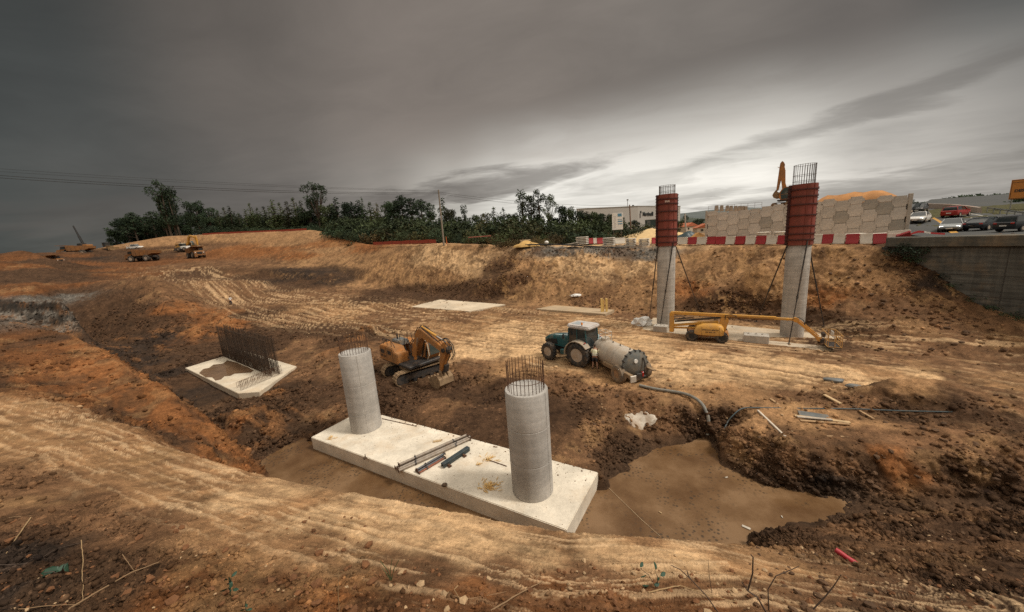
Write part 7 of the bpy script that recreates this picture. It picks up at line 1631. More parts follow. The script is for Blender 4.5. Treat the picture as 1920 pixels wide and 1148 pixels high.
def bulldozer(px, row, y):
    p = Yp(px, row, y); t = thing('bulldozer', 'dark bulldozer with its blade facing right on the skyline', 'bulldozer', (p[0],p[1],px_h(p[0],p[1],row)-.1), R(-12)); 
    for s_ in (1,-1): track(t, -1.4, 1.4, s_*1.05, .5, .45, M_('muddy'), M_('steel_dark'))
    MB().prism([(-.3,.8),(1.9,.8),(1.9,1.75),(-.3,1.95)], -.55, .55, 'XZ', .05).build('hood', mat('dull_ochre',(.20,.12,.05),.7,0,DUST,.3,.15,2), t)
    cb = MB().box((-.8,0,2.3),(1.3,1.5,1.5),.08).build('cab', M_('steel_dark'), t); MB().box((-.8,0,2.5),(1.33,1.53,.8),.02).build('cab_window', M_('glass'), cb); MB().box((-.8,0,3.1),(1.6,1.8,.12),.03).build('cab_roof', M_('steel_dark'), cb)
    MB().prism([(2.5,.1),(2.62,.2),(2.5,.7),(2.6,1.25),(2.5,1.3),(2.36,.7)], -1.7, 1.7, 'XZ').build('blade', MATS['dull_ochre'], t); MB().box((1.7,1.35,.5),(2.0,.14,.2),.02).box((1.7,-1.35,.5),(2.0,.14,.2),.02).build('push_arm', M_('steel_dark'), t); MB().cyl((1.2,-.4,1.8),(1.2,-.4,2.6),.07,n=8).build('exhaust', M_('black'), t)
bulldozer(205,470,138)
def pickup(px, row, y):
    p = Yp(px, row, y); t = thing('pickup_truck', 'white pickup truck parked on the far bench behind the dump truck', 'pickup truck', (p[0],p[1],px_h(p[0],p[1],row)), R(-6)); t.scale = (1.05,1.05,1.05); m = M_('whitepaint')
    MB().loft([[(x,-w,z0),(x,-w,z1),(x,w,z1),(x,w,z0)] for x, w, z0, z1 in ((-2.6,.82,.5,1.0),(-2.5,.88,.4,1.05),(-.9,.9,.38,1.05),(1.2,.9,.38,1.05),(2.2,.86,.4,.98),(2.5,.78,.5,.8))]).build('body', m, t, 30)
    MB().loft([[(x,-.82,1.0),(x,-w,z),(x,w,z),(x,.82,1.0)] for x, w, z in ((-1.0,.70,1.1),(-.85,.68,1.75),(.55,.66,1.75),(1.25,.74,1.04))]).build('window', M_('glass'), t, 20); MB().box((-.15,0,1.76),(1.55,1.42,.08),.03).build('roof', m, t)
    mb = MB(); mb.box((-1.75,0,1.62),(1.7,1.6,.07),.02)
    for x in (-2.5,-1.0):
        for s_ in (-.75,.75): mb.box((x,s_,1.33),(.07,.07,.55),0)
    mb.build('canopy', m, t)
    for x in (1.6,-1.6):
        for s_ in (1,-1): w = MB().lathe([(.2,-.12),(.36,-.13),(.37,0),(.36,.13),(.2,.12)], axis='Y', n=16, close=True).build('wheel', TYRE, t, 40, (x,s_*.82,.37)); MB().lathe([(.2,s_*.1),(.02,s_*.11)], axis='Y', n=10).build('rim', M_('rimgrey'), w)
pickup(254.5,467.5,139)
def roller(px, row, y):
    p = Yp(px, row, y); t = thing('wheel_loader', 'small pale wheel loader at the foot of the orange hill, left of the excavator arm', 'wheel loader', (p[0],p[1],px_h(p[0],p[1],row)), R(170)); m = M_('whitepaint')
    MB().box((-.8,0,1.2),(2.6,1.6,.9),.1).build('engine_body', m, t); cb = MB().box((.3,0,2.0),(1.3,1.4,1.7),.08).build('cab', mat('cream_paint',(.5,.42,.3),.6), t); MB().box((.3,0,2.2),(1.33,1.43,.9),.02).build('cab_window', M_('glass'), cb)
    for x in (-1.3,1.3):
        for s_ in (1,-1): wheel(t, 'wheel', (x,s_*.95,.65), .65, .45, .35, M_('rubber'), M_('rimgrey'), 0, 18, side=s_)
    MB().box((1.9,0,1.0),(1.8,.5,.25),.03,Matrix.Rotation(.3,3,'Y')).build('lift_arm', m, t); MB().prism([(2.6,.3),(3.3,.2),(3.35,.35),(2.8,.5),(2.75,1.1),(2.6,1.1)], -1.3, 1.3, 'XZ').build('bucket', M_('steel_dark'), t)
roller(346,470.5,134)
# ------------------------------------------------------------------ trees and bushes
def leaf_mat(name, col, var=.5):
    m = bpy.data.materials.new(name); m.use_nodes = True; nt = m.node_tree; N, L = nt.nodes, nt.links; bs = N['Principled BSDF']
    bs.inputs['Roughness'].default_value = .75; bs.inputs['Specular IOR Level'].default_value = .2
    oi = N.new('ShaderNodeObjectInfo'); tc = N.new('ShaderNodeTexCoord'); n = N.new('ShaderNodeTexNoise'); n.inputs['Scale'].default_value = .55; n.inputs['Detail'].default_value = 6; n.inputs['Roughness'].default_value = .7; L.new(tc.outputs['Object'], n.inputs['Vector'])
    a = N.new('ShaderNodeMath'); a.operation = 'MULTIPLY_ADD'; L.new(oi.outputs['Random'], a.inputs[0]); a.inputs[1].default_value = .5; a.inputs[2].default_value = -.25
    b = N.new('ShaderNodeMath'); b.operation = 'ADD'; L.new(n.outputs[0], b.inputs[0]); L.new(a.outputs[0], b.inputs[1])
    r = N.new('ShaderNodeValToRGB'); e = r.color_ramp.elements; e[0].position = .25; e[0].color = (*[q*(1-var) for q in col], 1); e[1].position = .75; e[1].color = (col[0]*(1+var*1.3), col[1]*(1+var), col[2]*(1+var*.6), 1); L.new(b.outputs[0], r.inputs[0]); L.new(r.outputs[0], bs.inputs['Base Color'])
    return m
LEAF = {'dark': leaf_mat('dark_leaves', (.032,.054,.031)), 'mid': leaf_mat('mid_leaves', (.050,.070,.033)), 'olive': leaf_mat('olive_leaves', (.060,.062,.028)), 'brown': leaf_mat('brown_leaves', (.080,.062,.030))}
BARK = mat('bark', (.10,.075,.055), .95, 0, None, 0, .3, 5)
def leaf_cloud(rng, clumps, n, size, droop=0.0, up=0.0):
    vs, fs = [], []; tot = sum(c[1]**2 for c in clumps)
    for c, rad, sq in clumps:
        for _ in range(max(8, int(n*rad**2/tot))):
            while True:
                d = Vector((rng.uniform(-1,1), rng.uniform(-1,1), rng.uniform(-1,1)))
                if .05 < d.length <= 1: break
            d = d.normalized()*(d.length**.45)*(.75+.5*rng.random()); p = Vector(c)+Vector((d.x*rad, d.y*rad, d.z*rad*sq))
            s = size*rng.uniform(.55,1.4); a = Vector((rng.gauss(0,1), rng.gauss(0,1), rng.gauss(0,.7)+up)).normalized(); b = a.orthogonal().normalized(); b = (b*math.cos(6.28*rng.random())+a.cross(b)*math.sin(6.28*rng.random()))
            k = len(vs); q = a*s; w = b*s*.42; q.z -= droop*s
            vs += [tuple(p-q*.5), tuple(p+w*.5), tuple(p+q*.5), tuple(p-w*.5)]; fs.append((k,k+1,k+2,k+3))
    return vs, fs
def tree_proto(seed, kind):
    r = random.Random(seed); H = 10.0; limbs = MB(); clumps = []
    if kind == 'broad':
        limbs.tube([(0,0,-.6),(.1,.05,2),(-.1,.1,4.5),(.1,0,7)], [.26,.22,.16,.07], 7)
        for k in range(26):
            a = 2.4*k+r.random(); h = 2.4+6.6*r.random(); w = 3.4*math.sin(min(1,max(.12,(h-.8)/8.8))*math.pi)**.6*r.uniform(.35,1)
            c = Vector((w*math.cos(a), w*math.sin(a), h)); clumps.append((c, r.uniform(.7,1.35), .8)); 
            if k % 2 == 0: limbs.tube([(0,0,min(6,h*.6)), tuple(c*.6+Vector((0,0,h*.35))), tuple(c)], [.09,.06,.02], 5)
        n, sz = 3600, .47
    elif kind == 'spire':
        limbs.tube([(0,0,-.6),(.08,0,4),(0,.05,9.6)], [.16,.12,.03], 6)
        for k in range(22):
            f = k/21; h = 1.0+8.8*f; w = (1.35*(1-f)**.75+.12)*r.uniform(.6,1.15); a = 2.4*k
            clumps.append((Vector((w*.7*math.cos(a), w*.7*math.sin(a), h)), max(.28, w*.8), 1.25))
        n, sz = 1700, .40
    elif kind == 'gum':                                  # tall, open, clumps on bare limbs
        limbs.tube([(0,0,-.6),(.15,0,3),(-.1,.1,6),(.1,0,9)], [.26,.2,.14,.05], 7); limbs.tube([(.1,0,2.5),(.9,.3,5.5),(1.1,.4,8)], [.15,.1,.04], 6)
        for k in range(20):
            a = 2.4*k+r.random(); h = 3.2+6.6*(k/19)+r.uniform(-.4,.4); w = r.uniform(.3,1.9)*(.65+.35*math.sin(k*1.3)); c = Vector((w*math.cos(a)+.2, w*math.sin(a), h)); clumps.append((c, r.uniform(.45,.95), .9))
            limbs.tube([(0,0,h-1.0), tuple(c)], [.05,.015], 5)
        n, sz = 1900, .36
    elif kind == 'open':                                 # thin spreading crown
        limbs.tube([(0,0,-.6),(0,.1,3),(.1,0,5)], [.25,.2,.14], 7)
        for k in range(16):
            a = 2.4*k; h = 5.4+4.4*r.random(); w = r.uniform(.8,3.6)*(1.15-.06*h); c = Vector((w*math.cos(a), w*math.sin(a), h)); clumps.append((c, r.uniform(.45,.95), .75))
            limbs.tube([(0,0,3.5+r.random()), tuple(c*.55+Vector((0,0,2.0))), tuple(c)], [.10,.06,.015], 5)
        n, sz = 1500, .36
    else:                                                # pine: dark layered
        limbs.tube([(0,0,-.6),(.05,0,5),(0,0,9.4)], [.22,.16,.05], 7)
        for k in range(24):
            f = k/23; h = 3.0+6.6*f; w = 2.5*(1-f)**.6*r.uniform(.4,1)+.2; a = 2.4*k; c = Vector((w*math.cos(a), w*math.sin(a), h+.2*w)); clumps.append((c, r.uniform(.5,1.0), .5)); limbs.tube([(0,0,h-.3), tuple(c)], [.05,.015], 5)
        n, sz = 2200, .38
    vs, fs = leaf_cloud(r, clumps, n, sz, .15)
    return limbs.mesh('trunk', BARK), MB().add(vs, fs), kind
PROTO = {}
def tree_meshes(kind, leaf, seed):
    key = (kind, leaf, seed)
    if key not in PROTO:
        tm, mb, _ = tree_proto(seed*11+len(kind), kind); PROTO[key] = (tm, mb.mesh('crown', LEAF[leaf], 0))
    return PROTO[key]
SIDE = {'spire':'slender pointed tree','broad':'bushy round tree','gum':'tall open tree with bare limbs','open':'thin spreading tree','pine':'dark layered pine'}
TCOUNT = {}
def tree(px, row_t, row_b, y, kind, leaf, seed, wscale=1.0, label=None):
    b = Vector(Yp(px, row_b, y)); gz = float(hgt(b.x, b.y)); b.z = min(b.z, gz+2.5) if abs(b.z-gz) < 6 else b.z
    zt = px_h(b.x, b.y, row_t); h = max(2.0, zt-b.z); s = h/9.9
    t = thing('tree', label or '', 'tree', tuple(b), random.Random(int(px*7+y)).uniform(0, 6.28), 'trees along the skyline behind the pit'); t.scale = (s*wscale, s*wscale, s)
    tm, cm = tree_meshes(kind, leaf, seed); share('trunk', tm, t); share('crown', cm, t)
    return t
TREES = [
 # px, top, base, y, kind, leaf, seed, width
 (222,430,468,178,'broad','dark',1,1.0),(247,404,465,176,'broad','dark',2,.9),(262,398,464,172,'pine','dark',1,1.1),(281,401,460,175,'broad','dark',1,.8),(297,397,458,172,'pine','dark',2,1.1),(313,402,455,170,'broad','dark',2,.8),
 (238,412,465,180,'broad','dark',1,1.2),(255,405,464,182,'broad','dark',2,1.2),(273,403,462,183,'broad','dark',1,1.1),(290,404,460,181,'broad','dark',2,1.2),(306,408,458,180,'broad','dark',1,1.2),(322,410,456,178,'broad','dark',2,1.2),(338,408,454,176,'broad','dark',1,1.1),(362,396,452,174,'broad','dark',2,1.0),(393,398,450,172,'broad','dark',1,1.0),(334,362,452,167,'gum','dark',2,1.0),(318,360,452,166,'gum','dark',1,.7),
 (325,344,452,165,'gum','dark',1,.85),(341,356,452,166,'gum','dark',2,.75),(352,402,450,172,'broad','dark',1,.9),(380,372,450,164,'broad','dark',2,.8),(401,385,448,165,'broad','dark',1,.8),
 (418,400,446,158,'spire','mid',1,1.6),(431,390,446,160,'spire','mid',2,1.4),(442,388,446,158,'spire','mid',1,1.4),(456,400,446,160,'spire','mid',2,1.6),(470,394,446,157,'spire','mid',1,1.5),(480,382,446,158,'spire','mid',2,1.2),(492,391,446,156,'spire','mid',1,1.5),(505,388,446,157,'spire','mid',2,1.6),
 (522,376,445,155,'spire','mid',1,1.5),(535,381,445,155,'spire','mid',2,1.4),(548,379,445,153,'spire','olive',1,1.5),(562,372,445,152,'spire','mid',2,1.5),(575,378,445,154,'spire','mid',1,1.4),
 (606,348,455,148,'open','dark',1,.95),(590,366,450,150,'broad','dark',1,.7),(625,378,455,148,'broad','mid',2,.8),(641,372,456,146,'spire','dark',1,1.6),(655,384,458,144,'spire','mid',2,1.6),(668,374,459,140,'broad','dark',2,.8),(683,377,459,140,'spire','dark',1,1.6),
 (690,371,459,138,'spire','dark',2,.9),(703,381,459,138,'spire','mid',1,1.5),(716,382,459,136,'spire','olive',2,1.5),(731,376,458,134,'broad','mid',1,.7),(747,372,458,132,'broad','dark',2,.75),(762,366,458,130,'pine','dark',1,1.0),(778,372,457,128,'pine','dark',2,1.1),(797,374,457,124,'pine','dark',1,1.2),(812,381,456,122,'pine','dark',2,1.0),
 (838,373,456,120,'spire','mid',1,1.3),(847,388,456,116,'broad','olive',2,.7),(875,387,456,112,'gum','dark',1,.7),(862,402,456,108,'broad','mid',1,.9),(893,400,456,108,'broad','mid',2,.9),(912,396,456,106,'broad','olive',1,.8),(930,389,456,104,'spire','mid',2,1.5),(948,391,456,104,'spire','mid',1,1.5),(966,396,456,102,'broad','mid',2,.8),
 (984,362,455,100,'gum','mid',2,1.0),(1000,371,455,101,'gum','mid',1,1.0),(1014,361,455,100,'gum','mid',1,1.1),(1033,369,455,99,'open','mid',2,.9),(1050,382,454,98,'broad','dark',1,.85),(1068,384,454,97,'broad','mid',2,.85),(1090,390,454,96,'broad','dark',1,.85),(1112,394,453,95,'broad','mid',2,.8),(1132,397,452,94,'broad','dark',1,.8),(1150,399,450,93,'broad','olive',2,.75),
 (1098,394,453,97,'broad','dark',2,.9),(1122,397,452,96,'broad','mid',1,.9),(1142,399,451,96,'broad','dark',2,.9),(1166,404,448,95,'broad','mid',1,.8),(1188,411,446,96,'broad','dark',2,.9),
 (412,405,452,172,'broad','dark',1,1.1), (428,402,452,170,'broad','mid',2,1.1), (444,399,452,168,'broad','dark',1,1.1), (460,405,452,167,'broad','mid',2,1.1), (476,402,452,165,'broad','dark',1,1.1), (492,399,452,164,'broad','mid',2,1.1), (508,405,452,162,'broad','dark',1,1.1), (524,402,452,160,'broad','mid',2,1.1), (540,399,452,159,'broad','dark',1,1.1), (556,405,452,157,'broad','mid',2,1.1), (572,402,452,156,'broad','dark',1,1.1), (588,399,452,154,'broad','mid',2,1.1), (604,405,459,152,'broad','dark',1,1.1), (620,402,459,151,'broad','mid',2,1.1), (636,399,459,149,'broad','dark',1,1.1), (652,405,459,148,'broad','mid',2,1.1), (668,402,459,146,'broad','dark',1,1.1), (684,399,459,144,'broad','mid',2,1.1),
 (1284,402,436,165,'broad','dark',1,.6),(1306,409,438,150,'broad','dark',2,.9),(1318,408,437,170,'broad','mid',1,1.0),(1273,412,440,150,'broad','mid',2,.9),(1296,415,440,160,'broad','dark',1,.9),
 (1706,372,400,110,'broad','dark',1,1.0),(1714,377,400,115,'broad','mid',2,.9),
]
LEAFW = {'dark':'very dark green','mid':'mid green','olive':'olive green'}
def size_word(h): return 'small' if h < 7 else ('medium' if h < 11 else 'tall')
labs = {}
for k, q in enumerate(TREES):
    t = tree(*q)
    near = 'at the far left end of the skyline' if q[0] < 320 else 'above the orange hill' if q[0] < 600 else 'left of the utility pole' if q[0] < 826 else 'right of the utility pole' if q[0] < 1160 else 'near the far cream houses' if q[0] < 1330 else 'beside the end of the panel wall'
    near = near.replace('at the far left end of the skyline','at the skyline end').replace('beside the end of the panel wall','beside the panel wall').replace('near the far cream houses','near the far houses'); key = ('%s %s' % (LEAFW[q[5]], SIDE[q[4]].replace(' with bare limbs','')), near); labs[key] = labs.get(key, 0)+1
    t['label'] = '%s %s %s from the left' % (ORD[labs[key]-1], key[0], near.replace('at the far left end of the skyline','at the skyline end').replace('beside the end of the panel wall','beside the panel wall'))
for key, n in labs.items():
    pass
# bushes: a hedge of scrub in front of the trees
def bush_proto(seed, leaf):
    r = random.Random(seed); clumps = []; st = MB()
    for k in range(16):
        a = 2.4*k; w = r.uniform(.1,1.15); c = Vector((w*math.cos(a), w*math.sin(a), .35+.85*r.random()*(1.2-.5*w))); clumps.append((c, r.uniform(.3,.55), .8)); st.tube([(0,0,-.1), tuple(c*.6), tuple(c)], [.03,.02,.008], 4)
    vs, fs = leaf_cloud(r, clumps, 1300, .17, .0)
    return st.mesh('stem', BARK), MB().add(vs, fs).mesh('foliage', LEAF[leaf], 0)
BP = {(l, s): bush_proto(s*5+len(l), l) for l in ('dark','mid','olive','brown') for s in (1, 2)}
BUSH = [] ; rb_ = random.Random(31)
for px in range(628, 1150, 15):
    yb = np.interp(px, [628,700,830,1000,1160], [118,108,90,76,73])
    for dy, rt in ((0, rb_.uniform(424,440)), (9, rb_.uniform(408,424))):
        if rb_.random() < .82: BUSH.append((px+rb_.uniform(-6,6), rt-(4 if px < 860 else 0), 457 if px < 900 else 455.5, yb+dy+rb_.uniform(-2,2), rb_.choice(['dark','dark','mid','mid','olive','brown'] if dy == 0 else ['dark','mid','mid','olive']), rb_.choice((1,2)), rb_.uniform(.9,1.3)))
for px in range(640, 1150, 21): BUSH.append((px+rb_.uniform(-6,6), rb_.uniform(402,412), 456, np.interp(px, [628,700,830,1000,1160], [128,118,102,90,84])+rb_.uniform(-2,2), rb_.choice(['dark','mid','mid']), rb_.choice((1,2)), rb_.uniform(.8,1.1)))
for px in range(392, 628, 17): BUSH.append((px+rb_.uniform(-5,5), rb_.uniform(418,428), np.interp(px,[392,600],[438,434]), np.interp(px,[392,628],[150,133])+6, rb_.choice(['dark','mid','dark']), rb_.choice((1,2)), rb_.uniform(1.0,1.4)))
BUSH += [(1160,428,450,78,'mid',1,1.3),(1175,425,446,80,'mid',2,1.3),(1192,418,442,84,'olive',1,1.3),(1205,419,441,86,'mid',2,1.2),(1218,424,440,88,'brown',1,1.2),(960,446,459,66,'brown',1,1.5),(975,448,459,67,'brown',2,1.4),(940,450,460,66,'brown',1,1.5),(1000,449,459,64,'brown',2,1.6),(1025,448,458,66,'olive',1,1.3),(1010,441,458,70,'brown',1,1.2),(905,456,463,68,'brown',2,1.5),(655,455,461,106,'brown',1,1.5)]
BUSH.sort()
blabs = {}
for px, rt, rbm, y, leaf, sd, ws in BUSH:
    b = Vector(Yp(px, rbm, y)); gz = float(hgt(b.x, b.y)); b.z = gz-.1 if abs(b.z-gz) < 2.5 else b.z
    h = max(.5, px_h(b.x, b.y, rt)-b.z); s = h/1.55
    near = 'on the crest of the orange hill' if px < 628 else 'left of the utility pole' if px < 830 else 'right of the utility pole' if px < 1060 else 'round the site notice board'
    key = ({'dark':'dark green','mid':'mid green','olive':'olive','brown':'dry brown'}[leaf]+' bush', near); blabs[key] = blabs.get(key, 0)+1
    t = thing('bush', '%s %s %s, counted from the left' % (ORD[blabs[key]-1], key[0], near), 'bush', tuple(b), rb_.uniform(0, 6.28), 'bushes in front of the trees'); t.scale = (s*ws, s*ws, s)
    share('stem', BP[(leaf, sd)][0], t); share('foliage', BP[(leaf, sd)][1], t)
# bushes at the shoulder of the retaining wall
for px, row, y, s, lab in ((1700,478,30.9,1.15,'dark bush hanging over the shoulder of the stained retaining wall'),(1716,489,30.6,.8,'small dark bush below the shoulder of the retaining wall'),(1768,520,29.0,.55,'low weeds at the foot of the retaining wall, upper clump'),(1800,538,28.2,.7,'low weeds at the foot of the retaining wall, middle clump'),(1832,562,27.3,.75,'low weeds at the foot of the retaining wall, third clump'),(1868,578,26.4,.7,'low weeds at the foot of the retaining wall, fourth clump'),(1902,595,25.4,.7,'low weeds at the foot of the retaining wall, lowest clump')):
    b = Yp(px, row, y); t = thing('bush', lab, 'bush', (b[0], b[1], b[2]-.2), px*.1); t.scale = (s, s, s*.75); share('stem', BP[('dark',1)][0], t); share('foliage', BP[('dark',2)][1], t)
# far wood on the ridge beyond the road, and a hill coloured with blue haze: one mass each
def forest():
    r = random.Random(5); vs, fs = [], []
    for px in np.arange(1716, 2040, 2.2):
        top = np.interp(px, [1716,1740,1765,1800,1850,1880,1900,2040], [384,382,376,370,369,367,366,360])
        for row in (0, 1):
            y = 235+row*14+r.uniform(-5,5); b = Vector(Yp(px+r.uniform(-2,2), 396, y)); zt = px_h(b.x, b.y, top+r.uniform(-1.5,4.5)+row*-1); h = zt-b.z
            cl = [(Vector((b.x+r.gauss(0,.8), b.y+r.gauss(0,.8), b.z+h*f)), h*(.24-.15*f)+.4, 1.2) for f in (.2,.45,.65,.85,.96)]
            v, f = leaf_cloud(r, cl, 110, 1.7); k = len(vs); vs += v; fs += [tuple(i+k for i in q) for q in f]
    o = MB().add(vs, fs).build('forest', LEAF['dark'], None, 0); tag(o, 'dark wood on the ridge beyond the road bend', kind='stuff')
    vs, fs = [], []
    for _ in range(420):                                   # scrub beside the road, under the sign
        px = r.uniform(1880, 2040); y = r.uniform(66, 80); b = Vector(Yp(px, 398, y)); top = np.interp(px, [1870,1890,1915,2040], [388,377,369,366])+r.uniform(0,9); h = px_h(b.x, b.y, top)-b.z
        v, f = leaf_cloud(r, [(Vector((b.x, b.y, b.z+h*q)), h*.3+.2, .9) for q in (.3,.7)], 60, .7); k = len(vs); vs += v; fs += [tuple(i+k for i in q) for q in f]
    o = MB().add(vs, fs).build('undergrowth', LEAF['dark'], None, 0); tag(o, 'dark undergrowth behind the orange road sign', kind='stuff')
forest()
def ridge(name, pts, y, depth, m):
    mb = MB(); secs = []
    for px, row in pts:
        p = Vector(Yp(px, row, y)); secs.append([(p.x, p.y-depth, -30), (p.x, p.y-depth*.3, p.z*.6), (p.x, p.y, p.z), (p.x, p.y+depth, -30)])
    tag(mb.loft(secs).build(name, m, None, 60), kind='structure')
ridge('hills', [(700,458),(900,446),(1050,424),(1150,411),(1240,404),(1290,399),(1330,394),(1400,389),(1480,391),(1600,394),(1700,396)], 2600, 900, mat('hill_hazed',(.10,.115,.11),.95,0,None,0,.2,.004))  # distance haze painted into the blue-grey of the far hill
ridge('hills', [(1180,425),(1260,412),(1290,408),(1330,411),(1420,409),(1560,402),(1700,394),(1800,387),(1950,376),(2200,358)], 900, 300, mat('hill_green',(.055,.066,.045),.95,0,None,0,.3,.01))
ridge('hills', [(-400,533),(-100,518),(100,505),(250,492),(400,484)], 1500, 500, MATS['hill_hazed'])
# ------------------------------------------------------------------ things lying on the front footing
def on_slab(px, py, h=0.0):
    p = Zp(px, py, h); return Vector((p[0], p[1], 0))
def tube_thing(name, a, b, r, m, label, cat, group=None, sleeve=None, z=0.0, plates=True):
    a, b = Vector(a), Vector(b); d = b-a; t = thing(name, label, cat, (a.x, a.y, z), math.atan2(d.y, d.x), group); L_ = d.length
    MB().cyl((0,0,r),(L_,0,r),r*.82,n=10).build('inner_tube', m, t)
    if sleeve: MB().cyl((L_*sleeve[0],0,r),(L_*sleeve[1],0,r),r,n=12).build('sleeve', m, t); MB().cyl((L_*sleeve[0]-.03,0,r),(L_*sleeve[0]+.03,0,r),r*1.25,n=10).cyl((L_*sleeve[1]-.03,0,r),(L_*sleeve[1]+.03,0,r),r*1.2,n=10).box((L_*sleeve[0],0,r*2.2),(.03,.03,r*1.4),0).build('collar', M_('steel_dark'), t)
    if plates: MB().box((0,0,r*1.05),(.02,r*3.0,r*2.1),0).box((L_,0,r*1.05),(.02,r*3.0,r*2.1),0).build('end_plate', M_('rust'), t)
    return t
steel = mat('dull_galvanised', (.27,.225,.18), .5, .1, (.30,.20,.12), .3, .2, 6)
A0, B0 = on_slab(747,884), on_slab(882,823); dd = (B0-A0).normalized(); nn_ = Vector((-dd.y, dd.x, 0))
NAMES = ['far side of the bundle','middle of the bundle','near side of the bundle','top of the bundle']
for k, (off, z, e0, e1, lab) in enumerate(((.22,0,-.05,.0,'long grey steel prop on the far side of the bundle on the slab'),(.07,0,.02,.05,'long grey steel prop in the middle of the bundle on the slab'),(-.08,0,-.02,-.08,'long grey steel prop on the near side of the bundle on the slab'),(.145,.135,.10,-.12,'long grey steel prop lying on top of the bundle on the slab'))):
    tube_thing('steel_prop', A0+nn_*off+dd*e0, B0+nn_*off+dd*e1, .075, steel, lab, 'steel prop', 'long steel props bundled on the front footing', (.22,.78), z)
A1, B1 = on_slab(783,887), on_slab(832,858); d1 = (B1-A1).normalized(); n1_ = Vector((-d1.y, d1.x, 0))
blu, rst = mat('blue_grey_prop',(.10,.115,.13),.55,.2,(.2,.11,.07),.35,.2,6), mat('red_rust_prop',(.28,.105,.06),.7,.1,(.16,.09,.06),.4,.2,6)
for off, z, m, lab in ((.12,0,rst,'short rusty red prop beside the long steel props'),(.0,0,blu,'short blue grey prop between two rusty ones'),(-.12,0,rst,'short rusty prop nearest the dark beam'),(.04,.10,blu,'short blue grey prop lying on top of the rusty ones')):
    tube_thing('short_prop', A1+n1_*off, B1+n1_*off+d1*(.1 if z else 0), .05, m, lab, 'steel prop', 'short props on the front footing', (.3,.95), z)
A2, B2 = on_slab(830,878), on_slab(879,845); d2 = B2-A2
t = thing('dark_beam', 'dark blue grey steel beam on feet beside the bundle of props', 'beam', tuple(A2), math.atan2(d2.y, d2.x)); L2 = d2.length; dkb = mat('beam_blue',(.045,.062,.068),.5,.2,(.16,.1,.06),.2,.2,5)
mb = MB(); mb.box((L2/2,0,.20),(L2,.22,.05),.008); mb.box((L2/2,.08,.11),(L2,.03,.16),0); mb.box((L2/2,-.08,.11),(L2,.03,.16),0); mb.build('channel', dkb, t)
for x in (.25, L2-.45): MB().box((x,0,.06),(.10,.52,.08),.01).box((x,.22,.03),(.16,.08,.06),0).box((x,-.22,.03),(.16,.08,.06),0).build('foot', M_('rust'), t)
r_ = random.Random(12)
def straw(px, py, n, rad, name, label, m, ln=.28):
    p = on_slab(px, py); mb = MB()
    for _ in range(n):
        a = r_.uniform(0, 6.28); q = abs(r_.gauss(0, rad)); x, y = q*math.cos(a*1.7), q*math.sin(a*1.7); z = .015+.09*max(0, 1-q/rad)*r_.random(); l = ln*r_.uniform(.4,1); d = Vector((math.cos(a), math.sin(a), r_.uniform(-.1,.25)))*l*.5
        mb.box((x,y,z+.02),(l,.022,.008),0,Matrix.Rotation(a,3,'Z') @ Matrix.Rotation(r_.uniform(-.3,.3),3,'Y'))
    o = mb.build(name, m, None, 0, tuple(p)); return tag(o, label, 'wood shavings' if name == 'wood_shavings' else 'debris')
shav = mat('shaving_yellow',(.66,.43,.16),.8,0,None,0,.25,9)
straw(919,913,90,.24,'wood_shavings','heap of yellow wood shavings on the slab, left of the near column',shav)
straw(918,862,22,.22,'wood_shavings','scatter of yellow wood shavings near the back edge of the slab',shav)
straw(898,872,8,.08,'wood_shavings','tiny scatter of shavings in the middle of the slab',shav)
straw(620,822,12,.12,'wood_shavings','tiny scatter of shavings at the left end of the slab',shav)
p = on_slab(833,912); tag(MB().blob((0,0,.06), .11, 5, 2, .35, (1.2,.9,.7)).build('clod', mat('clod_brown',(.10,.065,.04),.95), loc=tuple(p)), 'dark clod lying alone near the front edge of the slab', 'clod')
p = on_slab(685,861); tag(MB().blob((0,0,.05), .09, 8, 2, .35, (1.1,.8,.8)).box((.02,0,.16),(.03,.03,.18),0).build('clod', MATS['clod_brown'], loc=tuple(p)), 'small dark clod on the slab below the left column', 'clod')
a, b = on_slab(718,786), on_slab(781,800); d = b-a; o = MB().box((d.length/2,0,.02),(d.length,.03,.03),0).build('thin_rod', M_('rust'), loc=tuple(a)); o.rotation_euler.z = math.atan2(d.y, d.x); tag(o, 'thin rusty rod lying on the slab right of the left column', 'rod')
a, b = on_slab(912,862), on_slab(950,875); d = b-a; o = MB().box((d.length/2,0,.02),(d.length,.03,.03),0).build('thin_rod', M_('rust'), loc=tuple(a)); o.rotation_euler.z = math.atan2(d.y, d.x); tag(o, 'thin rusty rod lying on the slab left of the near column', 'rod')
a = on_slab(820,828); tag(MB().box((0,0,.03),(.42,.12,.05),.005,Matrix.Rotation(.2,3,'Z')).build('wood_offcut', mat('raw_wood',(.50,.36,.20),.8), loc=tuple(a)), 'small pale wood offcut beside the long props', 'wood')

